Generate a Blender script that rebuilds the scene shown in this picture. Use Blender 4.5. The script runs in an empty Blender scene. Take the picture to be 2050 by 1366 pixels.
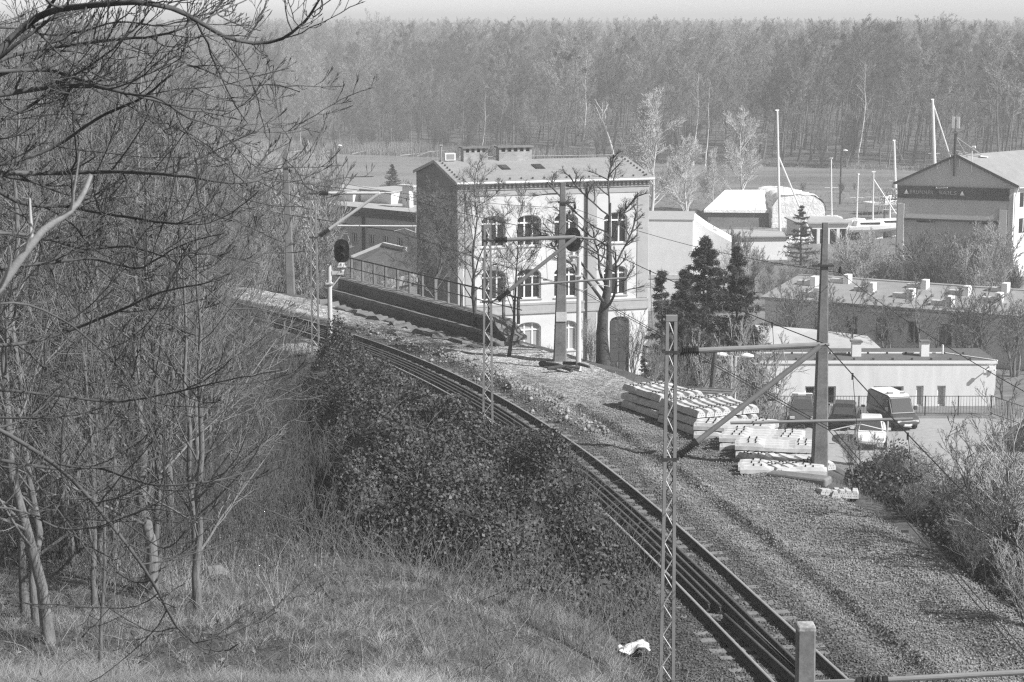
import bpy, math, random
import numpy as np
from mathutils import Vector, Matrix
PI = math.pi
random.seed(7)
RNG = np.random.default_rng(7)
scene = bpy.context.scene
COL = scene.collection

# ------------------------------------------------------------------ camera model (photo pixels 2050 x 1366)
H = 13.2
FPX = 4000.0
TH = math.atan(648.0 / FPX)
CT, ST = math.cos(TH), math.sin(TH)

def ray(px, py):
    u, v = px - 1025.0, 683.0 - py
    return np.array([u, FPX * CT + v * ST, -FPX * ST + v * CT])

def at(px, py, z=0.0):
    """ground point under a photo pixel on the level z"""
    d = ray(px, py)
    t = (z - H) / d[2]
    return np.array([d[0] * t, d[1] * t, z])

def aty(px, py, Y):
    """point on a photo pixel's sight line at distance Y"""
    d = ray(px, py)
    t = Y / d[1]
    return np.array([d[0] * t, Y, H + d[2] * t])

# ------------------------------------------------------------------ mesh helpers
def tag(o, label=None, cat=None, group=None, kind=None):
    if label: o['label'] = label
    if cat: o['category'] = cat
    if group: o['group'] = group
    if kind: o['kind'] = kind
    return o

def link(name, me, mats=None, parent=None, loc=None, rz=0.0):
    o = bpy.data.objects.new(name, me)
    COL.objects.link(o)
    if mats is not None:
        for m in (mats if isinstance(mats, (list, tuple)) else [mats]):
            me.materials.append(m)
    if parent is not None: o.parent = parent
    if loc is not None: o.location = tuple(float(c) for c in loc)
    if rz: o.rotation_euler = (0, 0, rz)
    return o

def empty(name, loc, rz=0.0, label=None, cat=None, group=None):
    o = bpy.data.objects.new(name, None)
    COL.objects.link(o)
    o.location = tuple(float(c) for c in loc)
    o.rotation_euler = (0, 0, rz)
    o.empty_display_size = .2
    return tag(o, label, cat, group)

def mesh_np(name, V, F, smooth=False, midx=None, attr=None):
    """V (n,3); F (m,k) array of equal-size faces"""
    V = np.ascontiguousarray(V, dtype=np.float32)
    F = np.ascontiguousarray(F, dtype=np.int32)
    me = bpy.data.meshes.new(name)
    me.vertices.add(len(V)); me.vertices.foreach_set('co', V.ravel())
    m, k = F.shape
    me.loops.add(m * k); me.loops.foreach_set('vertex_index', F.ravel())
    me.polygons.add(m)
    me.polygons.foreach_set('loop_start', np.arange(0, m * k, k, dtype=np.int32))
    if smooth: me.polygons.foreach_set('use_smooth', np.ones(m, dtype=bool))
    if midx is not None: me.polygons.foreach_set('material_index', np.asarray(midx, dtype=np.int32))
    if attr is not None:
        a = me.color_attributes.new('tone', 'FLOAT_COLOR', 'POINT')
        c = np.ones((len(V), 4), dtype=np.float32)
        attr = np.asarray(attr, dtype=np.float32)
        if attr.ndim == 1: c[:, :3] = attr[:, None]
        else: c[:, :attr.shape[1]] = attr
        a.data.foreach_set('color', c.ravel())
    me.update(calc_edges=True)
    return me

class MB:
    """collects simple shapes into ONE mesh"""
    def __init__(s): s.v = []; s.f = []; s.m = []
    def add(s, vs, fs, m=0):
        b = len(s.v)
        s.v += [tuple(float(c) for c in v) for v in vs]
        s.f += [tuple(i + b for i in f) for f in fs]
        s.m += [m] * len(fs)
        return s
    def box(s, x0, x1, y0, y1, z0, z1, m=0, M=None):
        vs = [(x, y, z) for z in (z0, z1) for y in (y0, y1) for x in (x0, x1)]
        if M is not None: vs = [M @ Vector(v) for v in vs]
        return s.add(vs, [(0, 2, 3, 1), (4, 5, 7, 6), (0, 1, 5, 4), (2, 6, 7, 3), (0, 4, 6, 2), (1, 3, 7, 5)], m)
    def bar(s, a, b, w, h=None, m=0, up=(0, 0, 1)):
        """rectangular bar from a to b, w wide sideways, h along up"""
        a, b = Vector(a), Vector(b); h = h or w
        t = (b - a).normalized(); u = Vector(up)
        if abs(t.dot(u)) > .98: u = Vector((0, 1, 0))
        r = t.cross(u).normalized(); u = r.cross(t).normalized()
        vs = []
        for p in (a, b):
            for (i, j) in ((-1, -1), (1, -1), (1, 1), (-1, 1)):
                vs.append(p + r * (i * w / 2) + u * (j * h / 2))
        return s.add(vs, [(0, 3, 2, 1), (4, 5, 6, 7), (0, 1, 5, 4), (1, 2, 6, 5), (2, 3, 7, 6), (3, 0, 4, 7)], m)
    def tube(s, pts, rad, n=8, m=0, cap=True):
        pts = [Vector(p) for p in pts]
        k = len(pts)
        rs = rad if isinstance(rad, (list, tuple)) else [rad] * k
        vs = []
        ref = None
        for i in range(k):
            t = (pts[min(i + 1, k - 1)] - pts[max(i - 1, 0)]).normalized()
            if ref is None:
                ref = Vector((0, 0, 1)) if abs(t.z) < .9 else Vector((1, 0, 0))
            r = t.cross(ref)
            if r.length < 1e-4: r = t.cross(Vector((0, 1, 0)))
            r.normalize(); u = r.cross(t).normalized()
            for j in range(n):
                a = 2 * PI * j / n
                vs.append(pts[i] + (r * math.cos(a) + u * math.sin(a)) * rs[i])
        fs = [(i * n + j, (i + 1) * n + j, (i + 1) * n + (j + 1) % n, i * n + (j + 1) % n) for i in range(k - 1) for j in range(n)]
        if cap: fs += [tuple(range(n)), tuple(range((k - 1) * n + n - 1, (k - 1) * n - 1, -1))]
        return s.add(vs, fs, m)
    def prism(s, poly, d, m=0):
        """poly: planar list of 3-D points; d: extrusion vector"""
        n = len(poly); P = [Vector(p) for p in poly]; D = Vector(d)
        vs = P + [p + D for p in P]
        fs = [tuple(range(n)), tuple(range(2 * n - 1, n - 1, -1))] + [(i, i + n, (i + 1) % n + n, (i + 1) % n) for i in range(n)]
        return s.add(vs, fs, m)
    def mesh(s, name, smooth=False):
        me = bpy.data.meshes.new(name)
        me.from_pydata(s.v, [], s.f)
        import bmesh
        bm = bmesh.new(); bm.from_mesh(me)
        bmesh.ops.recalc_face_normals(bm, faces=bm.faces)
        bm.to_mesh(me); bm.free()
        me.polygons.foreach_set('material_index', np.array(s.m, dtype=np.int32))
        if smooth:
            me.polygons.foreach_set('use_smooth', np.ones(len(me.polygons), dtype=bool))
        me.update()
        return me
    def build(s, name, mats, parent=None, loc=None, rz=0.0, smooth=False):
        return link(name, s.mesh(name, smooth), mats, parent, loc, rz)

def bevel(o, w, seg=2):
    b = o.modifiers.new('edge', 'BEVEL'); b.width = w; b.segments = seg; b.limit_method = 'ANGLE'
    return o

def tubes(P, R, S=3):
    """P (N,K,3) polylines, R (N,K) radii -> V, F quads"""
    N, K, _ = P.shape
    T = np.empty_like(P)
    T[:, 1:-1] = P[:, 2:] - P[:, :-2]
    T[:, 0] = P[:, 1] - P[:, 0]; T[:, -1] = P[:, -1] - P[:, -2]
    T /= np.linalg.norm(T, axis=2, keepdims=True) + 1e-9
    t0 = T.mean(axis=1); t0 /= np.linalg.norm(t0, axis=1, keepdims=True) + 1e-9
    ref = np.where(np.abs(t0[:, 2:3]) < .8, np.array([[0, 0, 1.]]), np.array([[1., 0, 0]]))
    ref = np.repeat(ref[:, None, :], K, axis=1)
    A = np.cross(T, ref); A /= np.linalg.norm(A, axis=2, keepdims=True) + 1e-9
    B = np.cross(A, T)
    ang = np.arange(S) * 2 * PI / S
    V = P[:, :, None, :] + R[:, :, None, None] * (A[:, :, None, :] * np.cos(ang)[None, None, :, None] + B[:, :, None, :] * np.sin(ang)[None, None, :, None])
    idx = np.arange(N * K * S).reshape(N, K, S)
    a = idx[:, :-1, :]; b = idx[:, 1:, :]
    F = np.stack([a, np.roll(a, -1, 2), np.roll(b, -1, 2), b], axis=-1).reshape(-1, 4)
    return V.reshape(-1, 3), F

def merge(parts):
    Vs, Fs, o = [], [], 0
    for V, F in parts:
        Vs.append(V); Fs.append(F + o); o += len(V)
    return np.concatenate(Vs), np.concatenate(Fs)

def sstep(x):
    x = np.clip(x, 0, 1); return x * x * (3 - 2 * x)

# ------------------------------------------------------------------ materials (the photograph is black and white: greys)
def newmat(name):
    m = bpy.data.materials.new(name); m.use_nodes = True
    return m, m.node_tree.nodes, m.node_tree.links, m.node_tree.nodes['Principled BSDF']

def mat(name, lo, hi, scale=4.0, rough=.9, bump=0.0, bdist=.02, stretch=(1, 1, 1), big=.35, spec=.25, metal=0.0, vary=0.0, attr=False, tl=0.0):
    """grey surface: fine noise between lo and hi, blotched by a coarser noise"""
    m, N, L, bs = newmat(name)
    tc = N.new('ShaderNodeTexCoord'); mp = N.new('ShaderNodeMapping'); mp.inputs['Scale'].default_value = stretch
    L.new(tc.outputs['Object'], mp.inputs['Vector'])
    n1 = N.new('ShaderNodeTexNoise'); n1.inputs['Scale'].default_value = scale; n1.inputs['Detail'].default_value = 8; n1.inputs['Roughness'].default_value = .65
    n2 = N.new('ShaderNodeTexNoise'); n2.inputs['Scale'].default_value = scale * .13; n2.inputs['Detail'].default_value = 4
    L.new(mp.outputs[0], n1.inputs['Vector']); L.new(mp.outputs[0], n2.inputs['Vector'])
    mix = N.new('ShaderNodeMath'); mix.operation = 'MULTIPLY_ADD'; mix.inputs[1].default_value = big
    sub = N.new('ShaderNodeMath'); sub.operation = 'MULTIPLY'; sub.inputs[1].default_value = 1 - big
    L.new(n1.outputs['Fac'], sub.inputs[0]); L.new(n2.outputs['Fac'], mix.inputs[0]); L.new(sub.outputs[0], mix.inputs[2])
    mr = N.new('ShaderNodeMapRange'); mr.inputs['From Min'].default_value = .34; mr.inputs['From Max'].default_value = .66
    mr.inputs['To Min'].default_value = lo; mr.inputs['To Max'].default_value = hi
    L.new(mix.outputs[0], mr.inputs['Value'])
    out = mr.outputs[0]
    if vary:
        oi = N.new('ShaderNodeObjectInfo'); v = N.new('ShaderNodeMapRange')
        v.inputs['To Min'].default_value = 1 - vary; v.inputs['To Max'].default_value = 1 + vary
        L.new(oi.outputs['Random'], v.inputs['Value'])
        mm = N.new('ShaderNodeMath'); mm.operation = 'MULTIPLY'; L.new(out, mm.inputs[0]); L.new(v.outputs[0], mm.inputs[1]); out = mm.outputs[0]
    if attr:
        at_ = N.new('ShaderNodeAttribute'); at_.attribute_name = 'tone'
        mm = N.new('ShaderNodeMath'); mm.operation = 'MULTIPLY'; L.new(out, mm.inputs[0]); L.new(at_.outputs['Fac'], mm.inputs[1]); out = mm.outputs[0]
    L.new(out, bs.inputs['Base Color'])
    bs.inputs['Roughness'].default_value = rough; bs.inputs['Specular IOR Level'].default_value = spec; bs.inputs['Metallic'].default_value = metal
    if bump:
        bp = N.new('ShaderNodeBump'); bp.inputs['Strength'].default_value = bump; bp.inputs['Distance'].default_value = bdist
        L.new(n1.outputs['Fac'], bp.inputs['Height']); L.new(bp.outputs[0], bs.inputs['Normal'])
    return m

def brickmat(name, lo, hi, mortar, w=.26, h=.075):
    m, N, L, bs = newmat(name)
    tc = N.new('ShaderNodeTexCoord')
    sx = N.new('ShaderNodeSeparateXYZ'); L.new(tc.outputs['Object'], sx.inputs[0])
    ad = N.new('ShaderNodeMath'); ad.operation = 'ADD'; L.new(sx.outputs[0], ad.inputs[0]); L.new(sx.outputs[1], ad.inputs[1])
    cb = N.new('ShaderNodeCombineXYZ'); L.new(ad.outputs[0], cb.inputs[0]); L.new(sx.outputs[2], cb.inputs[1])
    b = N.new('ShaderNodeTexBrick'); b.inputs['Scale'].default_value = 1
    b.inputs['Brick Width'].default_value = w; b.inputs['Row Height'].default_value = h; b.inputs['Mortar Size'].default_value = .012
    b.inputs['Color1'].default_value = (lo,) * 3 + (1,); b.inputs['Color2'].default_value = (hi,) * 3 + (1,); b.inputs['Mortar'].default_value = (mortar,) * 3 + (1,)
    L.new(cb.outputs[0], b.inputs['Vector'])
    n = N.new('ShaderNodeTexNoise'); n.inputs['Scale'].default_value = 1.2; n.inputs['Detail'].default_value = 6
    L.new(tc.outputs['Object'], n.inputs['Vector'])
    mr = N.new('ShaderNodeMapRange'); mr.inputs['From Min'].default_value = .3; mr.inputs['From Max'].default_value = .7; mr.inputs['To Min'].default_value = .75; mr.inputs['To Max'].default_value = 1.2
    L.new(n.outputs['Fac'], mr.inputs['Value'])
    mx = N.new('ShaderNodeMix'); mx.data_type = 'RGBA'; mx.blend_type = 'MULTIPLY'; mx.inputs['Factor'].default_value = 1
    L.new(b.outputs['Color'], mx.inputs[6]); L.new(mr.outputs[0], mx.inputs[7])
    L.new(mx.outputs[2], bs.inputs['Base Color']); bs.inputs['Roughness'].default_value = .9
    bp = N.new('ShaderNodeBump'); bp.inputs['Strength'].default_value = .4; bp.inputs['Distance'].default_value = .01
    L.new(b.outputs['Fac'], bp.inputs['Height']); bp.invert = True; L.new(bp.outputs[0], bs.inputs['Normal'])
    return m

def stonemat(name, scale, lo, hi, bump=.8, attr=False):
    """gravel: one grey per voronoi cell, with relief"""
    m, N, L, bs = newmat(name)
    tc = N.new('ShaderNodeTexCoord')
    v = N.new('ShaderNodeTexVoronoi'); v.inputs['Scale'].default_value = scale; L.new(tc.outputs['Object'], v.inputs['Vector'])
    bw = N.new('ShaderNodeSeparateXYZ'); L.new(v.outputs['Color'], bw.inputs[0])
    n2 = N.new('ShaderNodeTexNoise'); n2.inputs['Scale'].default_value = .55; n2.inputs['Detail'].default_value = 7; n2.inputs['Roughness'].default_value = .7
    L.new(tc.outputs['Object'], n2.inputs['Vector'])
    mr = N.new('ShaderNodeMapRange'); mr.inputs['To Min'].default_value = lo; mr.inputs['To Max'].default_value = hi
    L.new(bw.outputs[0], mr.inputs['Value'])
    m2 = N.new('ShaderNodeMapRange'); m2.inputs['From Min'].default_value = .3; m2.inputs['From Max'].default_value = .7; m2.inputs['To Min'].default_value = .7; m2.inputs['To Max'].default_value = 1.25
    L.new(n2.outputs['Fac'], m2.inputs['Value'])
    mm = N.new('ShaderNodeMath'); mm.operation = 'MULTIPLY'; L.new(mr.outputs[0], mm.inputs[0]); L.new(m2.outputs[0], mm.inputs[1])
    out = mm.outputs[0]
    if attr:
        at_ = N.new('ShaderNodeAttribute'); at_.attribute_name = 'tone'
        m3 = N.new('ShaderNodeMath'); m3.operation = 'MULTIPLY'; L.new(out, m3.inputs[0]); L.new(at_.outputs['Fac'], m3.inputs[1]); out = m3.outputs[0]
    L.new(out, bs.inputs['Base Color']); bs.inputs['Roughness'].default_value = .95; bs.inputs['Specular IOR Level'].default_value = .2
    bp = N.new('ShaderNodeBump'); bp.inputs['Strength'].default_value = bump; bp.inputs['Distance'].default_value = .04; bp.invert = True
    L.new(v.outputs['Distance'], bp.inputs['Height']); L.new(bp.outputs[0], bs.inputs['Normal'])
    return m

def glassmat(name, c=.03, rough=.06):
    m, N, L, bs = newmat(name)
    bs.inputs['Base Color'].default_value = (c, c, c, 1); bs.inputs['Roughness'].default_value = rough; bs.inputs['Specular IOR Level'].default_value = .5
    return m

M = {}
M['grass_ground'] = mat('dry_grass_ground', .05, .14, 2.5, bump=.6, bdist=.08)
M['town_ground'] = mat('town_ground', .12, .26, .8, bump=.4, bdist=.1)
M['forest_floor'] = mat('forest_floor', .08, .16, .15)
M['far_wood'] = mat('distant_wood', .10, .17, .03)
M['gravel'] = stonemat('gravel', 15, .05, .28, attr=True)
M['asphalt'] = mat('worn_asphalt', .30, .40, 3, bump=.2)
M['white_wall'] = mat('white_render', .70, .85, 1.3, rough=.85, big=.6)
M['cream_wall'] = mat('cream_render', .56, .74, 1.0, rough=.9, big=.6)
M['streak_wall'] = mat('streaked_render', .64, .84, 2.0, rough=.9, stretch=(1, 1, .12))
M['grey_trim'] = mat('grey_painted_trim', .36, .44, 2, rough=.85)
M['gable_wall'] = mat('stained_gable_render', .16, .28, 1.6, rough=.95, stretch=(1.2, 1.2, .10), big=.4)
M['grey_wall'] = mat('weathered_grey_render', .46, .66, .9, rough=.95, big=.7)
M['hall_wall'] = mat('old_hall_render', .44, .62, .8, rough=.95, big=.6)
M['brick_dark'] = brickmat('dark_brick', .14, .24, .34)
M['brick_grey'] = brickmat('grey_brick', .26, .36, .40)
M['roof_felt'] = mat('roof_felt', .22, .36, 9, rough=.9, bump=.3, big=.25)
M['roof_dark'] = mat('dark_roof_felt', .10, .15, 3, rough=.8)
M['roof_grey'] = mat('grey_sheet_roof', .26, .34, 1.2, rough=.7)
M['roof_pale'] = mat('pale_sheet_roof', .36, .48, 1.2, rough=.7)
M['white_paint'] = mat('white_paint', .76, .84, 3, rough=.5)
M['frame_white'] = mat('white_frame', .78, .84, 3, rough=.45)
M['grey_paint'] = mat('grey_mast_paint', .20, .28, 6, rough=.6, big=.5)
M['mast_light'] = mat('galvanised_bar', .50, .62, 6, rough=.5)
M['steel'] = mat('dull_steel', .26, .36, 5, rough=.5, metal=.3)
M['dark_steel'] = mat('dark_steel', .04, .07, 6, rough=.6)
M['ceramic'] = mat('dark_insulator', .02, .04, 8, rough=.3, spec=.5)
M['rust'] = mat('rusty_rail', .05, .11, 14, rough=.8, bump=.2, bdist=.004)
M['rail_top'] = mat('polished_rail', .45, .60, 6, rough=.3, metal=.6)
M['sleeper_old'] = mat('oiled_sleeper', .14, .26, 9, rough=.9, bump=.3)
M['concrete'] = mat('pole_concrete', .11, .24, 14, rough=.95, bump=.35, bdist=.01, big=.5)
M['concrete_pale'] = mat('pale_concrete', .42, .74, 5, rough=.9, bump=.15, bdist=.005, big=.5)
M['concrete_dark'] = mat('dirty_concrete', .10, .24, 4, rough=.95, bump=.5, bdist=.03, stretch=(1, 1, 2.5))
M['soil'] = mat('bare_soil', .12, .22, 5, rough=1, bump=.6, bdist=.06)
M['signal_black'] = mat('signal_black', .012, .02, 6, rough=.45, spec=.4)
M['lens'] = glassmat('signal_lens', .02, .12)
M['glass'] = glassmat('window_glass', .025, .05)
M['blind'] = mat('drawn_blind', .34, .40, 2, rough=.7)
M['tarp'] = mat('white_tarpaulin', .72, .82, .8, rough=.55, bump=.9, bdist=.3, big=.7)
M['plastic'] = mat('white_plastic', .72, .84, 5, rough=.5, bump=.5, bdist=.05)
M['black_paint'] = mat('black_lettering', .01, .015, 4, rough=.6)
M['grey_letter'] = mat('grey_lettering', .30, .36, 4, rough=.6)
M['sign_dark'] = mat('dark_signboard', .045, .07, 2, rough=.6)
M['car_dark'] = mat('dark_car_paint', .03, .04, 3, rough=.25, spec=.5)
M['car_grey'] = mat('grey_car_paint', .07, .10, 3, rough=.25, spec=.5)
M['car_white'] = mat('white_car_paint', .70, .76, 3, rough=.25, spec=.5)
M['car_glass'] = glassmat('car_glass', .07, .12)  # base colour lightened to stand in for glare reflected in the panes
M['tyre'] = mat('tyre_rubber', .02, .03, 8, rough=.85)
M['alu'] = mat('mast_aluminium', .72, .80, 3, rough=.45)
M['bark_dark'] = mat('dark_bark', .06, .13, 9, rough=.95, bump=.6, bdist=.02, vary=.15)
M['bark_mid'] = mat('grey_bark', .09, .24, 14, rough=.95, bump=1, bdist=.03, vary=.25, stretch=(1, 1, .25))
M['bark_pale'] = mat('pale_bark', .30, .46, 7, rough=.95, bump=.4, bdist=.02, vary=.15)
M['bark_far'] = mat('wood_bark', .10, .19, 2, rough=1, vary=.5)
M['twig_far'] = mat('wood_twigs', .15, .27, 1, rough=1, vary=.4)
M['twig_far_pale'] = mat('pale_wood_twigs', .26, .42, 1, rough=1, vary=.3)
M['twig_far_dark'] = mat('dark_wood_twigs', .09, .16, 1, rough=1, vary=.3)
M['twig_pale'] = mat('pale_twigs', .30, .44, 3, rough=1, vary=.2)
M['bark_white'] = mat('white_bark', .48, .66, 7, rough=.9)
M['twig_white'] = mat('whitish_twigs', .44, .58, 3, rough=1, vary=.15)
M['twig_mid'] = mat('grey_twigs', .13, .25, 3, rough=1, vary=.2)
M['twig_dark'] = mat('dark_twigs', .06, .13, 3, rough=1, vary=.2)
M['birch'] = mat('birch_bark', .45, .72, 3, rough=.9, stretch=(1, 1, .4))
M['needles'] = mat('spruce_needles', .045, .105, 3, rough=.9, vary=.2)
M['mistletoe'] = mat('mistletoe_leaves', .05, .08, 3, rough=.9)
M['bramble_leaf'] = mat('bramble_leaf', .035, .075, 3, rough=.55, spec=.35, attr=True)
M['dry_leaf'] = mat('dry_leaf', .5, .65, 3, rough=.7)
M['dry_grass'] = mat('dry_grass_blade', .14, .27, 3, rough=.8, attr=True)
M['reed'] = mat('dry_reed', .26, .38, 2, rough=.9, attr=True)
M['stone'] = mat('loose_stone', .16, .30, 6, rough=.95, attr=True)
M['lichen'] = mat('lichened_concrete', .14, .55, 16, rough=.95, bump=.5, bdist=.01, big=.3)
M['log'] = mat('old_log', .05, .10, 6, rough=.95, bump=.5)
SKY_STRENGTH, SUN_STRENGTH, HAZE, EXPOSURE, DENOISE = .085, 4.7, .0008, .55, False
# ------------------------------------------------------------------ railway alignment (from the outer rail's foot on the ground)
RP = np.array([at(px, py, .15)[:2] for px, py in ((1679, 1366), (1596, 1257), (1322, 1011), (1160, 900), (1000, 805), (900, 748), (800, 703), (700, 663), (600, 637), (500, 617))])
cf = np.polyfit(RP[:, 1], RP[:, 0], 3)
ys = np.linspace(RP[0, 1], RP[-1, 1], 400)
xs = np.polyval(cf, ys)
near_t = np.array([xs[0] - xs[1], ys[0] - ys[1]]); near_t /= np.linalg.norm(near_t)
far_t = np.array([xs[-1] - xs[-2], ys[-1] - ys[-2]]); far_t /= np.linalg.norm(far_t)
cur = np.column_stack([xs, ys])
pre = [cur[0] + near_t * d for d in np.arange(60, 0, -.3)]
post = [cur[-1] + far_t * d + np.array([-.8, -.6]) * (d * d * .0022) for d in np.arange(.3, 60, .3)]
cur = np.concatenate([np.array(pre), cur, np.array(post)])
def resample(c, step):
    d = np.concatenate([[0], np.cumsum(np.linalg.norm(np.diff(c, axis=0), axis=1))])
    s = np.arange(0, d[-1], step)
    return np.column_stack([np.interp(s, d, c[:, 0]), np.interp(s, d, c[:, 1])])
def normals(c):
    t = np.gradient(c, axis=0); t /= np.linalg.norm(t, axis=1, keepdims=True)
    return t, np.column_stack([t[:, 1], -t[:, 0]])      # to the right of travel (away from the camera)
cur = resample(cur, .25)
k = np.ones(41) / 41
pad = 20
cs = np.column_stack([np.convolve(np.pad(cur[:, i], pad, mode='reflect', reflect_type='odd'), k, mode='valid') for i in range(2)])
_, nn = normals(cs)
TC = resample(cs - nn * .7525, .25)                     # track centre line, .25 m steps, near end first
TT, TN = normals(TC)
I0 = int(np.argmin(np.abs(TC[:, 1] - 36)))              # where the line enters the picture

def track_pt(s_idx, off, z=0.0):
    i = int(np.clip(s_idx, 0, len(TC) - 1)); p = TC[i] + TN[i] * off
    return np.array([p[0], p[1], z])

TCs = TC[::2]; TNs = TN[::2]
def track_coords(x, y):
    """(index along the line, signed offset) for arrays"""
    x = np.asarray(x, float).ravel(); y = np.asarray(y, float).ravel()
    si = np.empty(len(x), int); off = np.empty(len(x))
    for a in range(0, len(x), 4000):
        dx = x[a:a + 4000, None] - TCs[None, :, 0]; dy = y[a:a + 4000, None] - TCs[None, :, 1]
        i = np.argmin(dx * dx + dy * dy, axis=1)
        r = np.arange(len(i)); ex, ey = dx[r, i], dy[r, i]
        side = ex * TNs[i, 0] + ey * TNs[i, 1]
        off[a:a + 4000] = np.sign(side) * np.hypot(ex, ey)
        si[a:a + 4000] = i * 2
    return si, off

WATER = -12.5
def y_near(x): return 286 + 0.0 * x
def y_far(x): return np.clip(368.0 - .42 * x, 335, 420)

def vnoise(x, y, sc, seed=0):
    """smooth value noise"""
    r = np.random.default_rng(seed); G = r.random((64, 64))
    u, v = np.asarray(x) / sc + 1000.3, np.asarray(y) / sc + 1000.7
    i, j = np.floor(u).astype(int), np.floor(v).astype(int); fu, fv = u - i, v - j
    fu = fu * fu * (3 - 2 * fu); fv = fv * fv * (3 - 2 * fv)
    g = lambda a, b: G[a % 64, b % 64]
    return (g(i, j) * (1 - fu) + g(i + 1, j) * fu) * (1 - fv) + (g(i, j + 1) * (1 - fu) + g(i + 1, j + 1) * fu) * fv - .5

def edge_off(si):
    """how far the level yard reaches right of the line"""
    y = TC[np.clip(si, 0, len(TC) - 1), 1]
    return np.interp(y, [30, 40, 50, 58, 66, 72, 78, 90, 110], [6.6, 6.4, 6.3, 6.2, 6.6, 6.8, 6.4, 4.6, 4.4])

def terrain(x, y):
    sh = np.shape(x)
    x = np.asarray(x, float).ravel(); y = np.asarray(y, float).ravel()
    si, off = track_coords(x, y)
    town = -9.6 - 1.4 * sstep((y - 114) / 20)
    w = off - edge_off(si)
    zr = town * sstep(w / 17.0) ** .9
    u = np.maximum(-off - 3.0, 0)
    zh = np.where(y < 33, 2 + (33 - y) * .27, 2.0 * sstep((64 - y) / 31))
    zl = -np.log(np.exp(-zh * 2.2) + np.exp(-.5 * u * 2.2)) / 2.2 * np.clip(u / .6, 0, 1) - 4.0 * sstep(u / 9) * sstep((y - 60) / 18)
    z = np.where(off > 0, zr, zl)
    z = np.where((off <= 0) & (y > 115), np.minimum(z, -4 - 6.5 * sstep((y - 115) / 25)), z)
    z = z + vnoise(x, y, 3.1, 1) * .35 * np.clip((np.abs(off) - 4) / 4, 0, 1) * np.where((w < 0) & (off > 0), 0, 1) * np.where((off > 20) & (y < 200), .3, 1)
    z = z - np.where((off > -3.2) & (w < .6), .10, 0)
    yn, yf = y_near(x), y_far(x)
    z = np.where(y > 240, np.minimum(z, -11.0), z)
    inr = sstep((y - yn + 3) / 7) * (1 - sstep((y - yf + 4) / 6))
    z = z - 5.0 * inr
    z = np.where(y > yf, -12.0 + .6 * vnoise(x, y, 9, 4), z)
    z = np.where(y > 1500, -12 + 18 * sstep((y - 1500) / 500) + 3 * vnoise(x, y, 160, 5), z)
    return z.reshape(sh)

def ground_z(x, y): return float(terrain(np.array([x]), np.array([y]))[0])

def axis(fine0, fine1, step, lo, hi, g=1.12):
    a = list(np.arange(fine0, fine1 + 1e-6, step))
    d = step
    while a[-1] < hi: d *= g; a.append(a[-1] + d)
    d = step; b = [a[0]]
    while b[-1] > lo: d *= g; b.append(b[-1] - d)
    return np.array(b[:0:-1] + a)
gx = axis(-34, 30, .5, -9000, 9000)
gy = axis(14, 128, .5, -300, 14000, 1.06); gy = np.unique(np.concatenate([gy, np.arange(276, 302, 1.5), np.arange(330, 426, 2.0)])); gx = np.unique(np.concatenate([gx, np.arange(-110, -34, 3.0), np.arange(32, 110, 3.0)]))
X, Y = np.meshgrid(gx, gy)
Z = terrain(X, Y)
nxg, nyg = len(gx), len(gy)
idx = np.arange(nxg * nyg).reshape(nyg, nxg)
F = np.stack([idx[:-1, :-1], idx[:-1, 1:], idx[1:, 1:], idx[1:, :-1]], -1).reshape(-1, 4)
cx = (X[:-1, :-1] + X[1:, 1:]).ravel() / 2; cy = (Y[:-1, :-1] + Y[1:, 1:]).ravel() / 2
_, offc = track_coords(cx, cy)
mi = np.where(cy > 1500, 3, np.where(cy > 300, 2, np.where((cy > 88) & (offc > 14), 1, 0)))
me = mesh_np('ground', np.column_stack([X.ravel(), Y.ravel(), Z.ravel()]), F, True, mi)
tag(link('ground', me, [M['grass_ground'], M['town_ground'], M['forest_floor'], M['far_wood']]), kind='structure')

# river
wx = np.array([-4000, -400, 400, 4000.]); V = []
me = mesh_np('river', [(-3000, 280, WATER), (3000, 280, WATER), (3000, 432, WATER), (-3000, 432, WATER)], [(0, 1, 2, 3)])
m, N, L, bs = newmat('river_water')
bs.inputs['Base Color'].default_value = (.25, .25, .25, 1); bs.inputs['Roughness'].default_value = .25; bs.inputs['Specular IOR Level'].default_value = .5
tc = N.new('ShaderNodeTexCoord'); mp = N.new('ShaderNodeMapping'); mp.inputs['Scale'].default_value = (.35, 1.1, 1)
nz = N.new('ShaderNodeTexNoise'); nz.inputs['Scale'].default_value = 1.1; nz.inputs['Detail'].default_value = 4
bp = N.new('ShaderNodeBump'); bp.inputs['Strength'].default_value = .6; bp.inputs['Distance'].default_value = .4
L.new(tc.outputs['Object'], mp.inputs[0]); L.new(mp.outputs[0], nz.inputs['Vector']); n2_ = N.new('ShaderNodeTexNoise'); n2_.inputs['Scale'].default_value = .05; n2_.inputs['Detail'].default_value = 5; mp2 = N.new('ShaderNodeMapping'); mp2.inputs['Scale'].default_value = (.5, 2.2, 1); mr_ = N.new('ShaderNodeMapRange'); mr_.inputs['From Min'].default_value = .4; mr_.inputs['From Max'].default_value = .62; mr_.inputs['To Min'].default_value = .08; mr_.inputs['To Max'].default_value = .5; L.new(tc.outputs['Object'], mp2.inputs[0]); L.new(mp2.outputs[0], n2_.inputs['Vector']); L.new(n2_.outputs['Fac'], mr_.inputs['Value']); L.new(mr_.outputs[0], bs.inputs['Roughness']); L.new(nz.outputs['Fac'], bp.inputs['Height']); L.new(bp.outputs[0], bs.inputs['Normal'])
tag(link('river', me, m), kind='structure')

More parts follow.
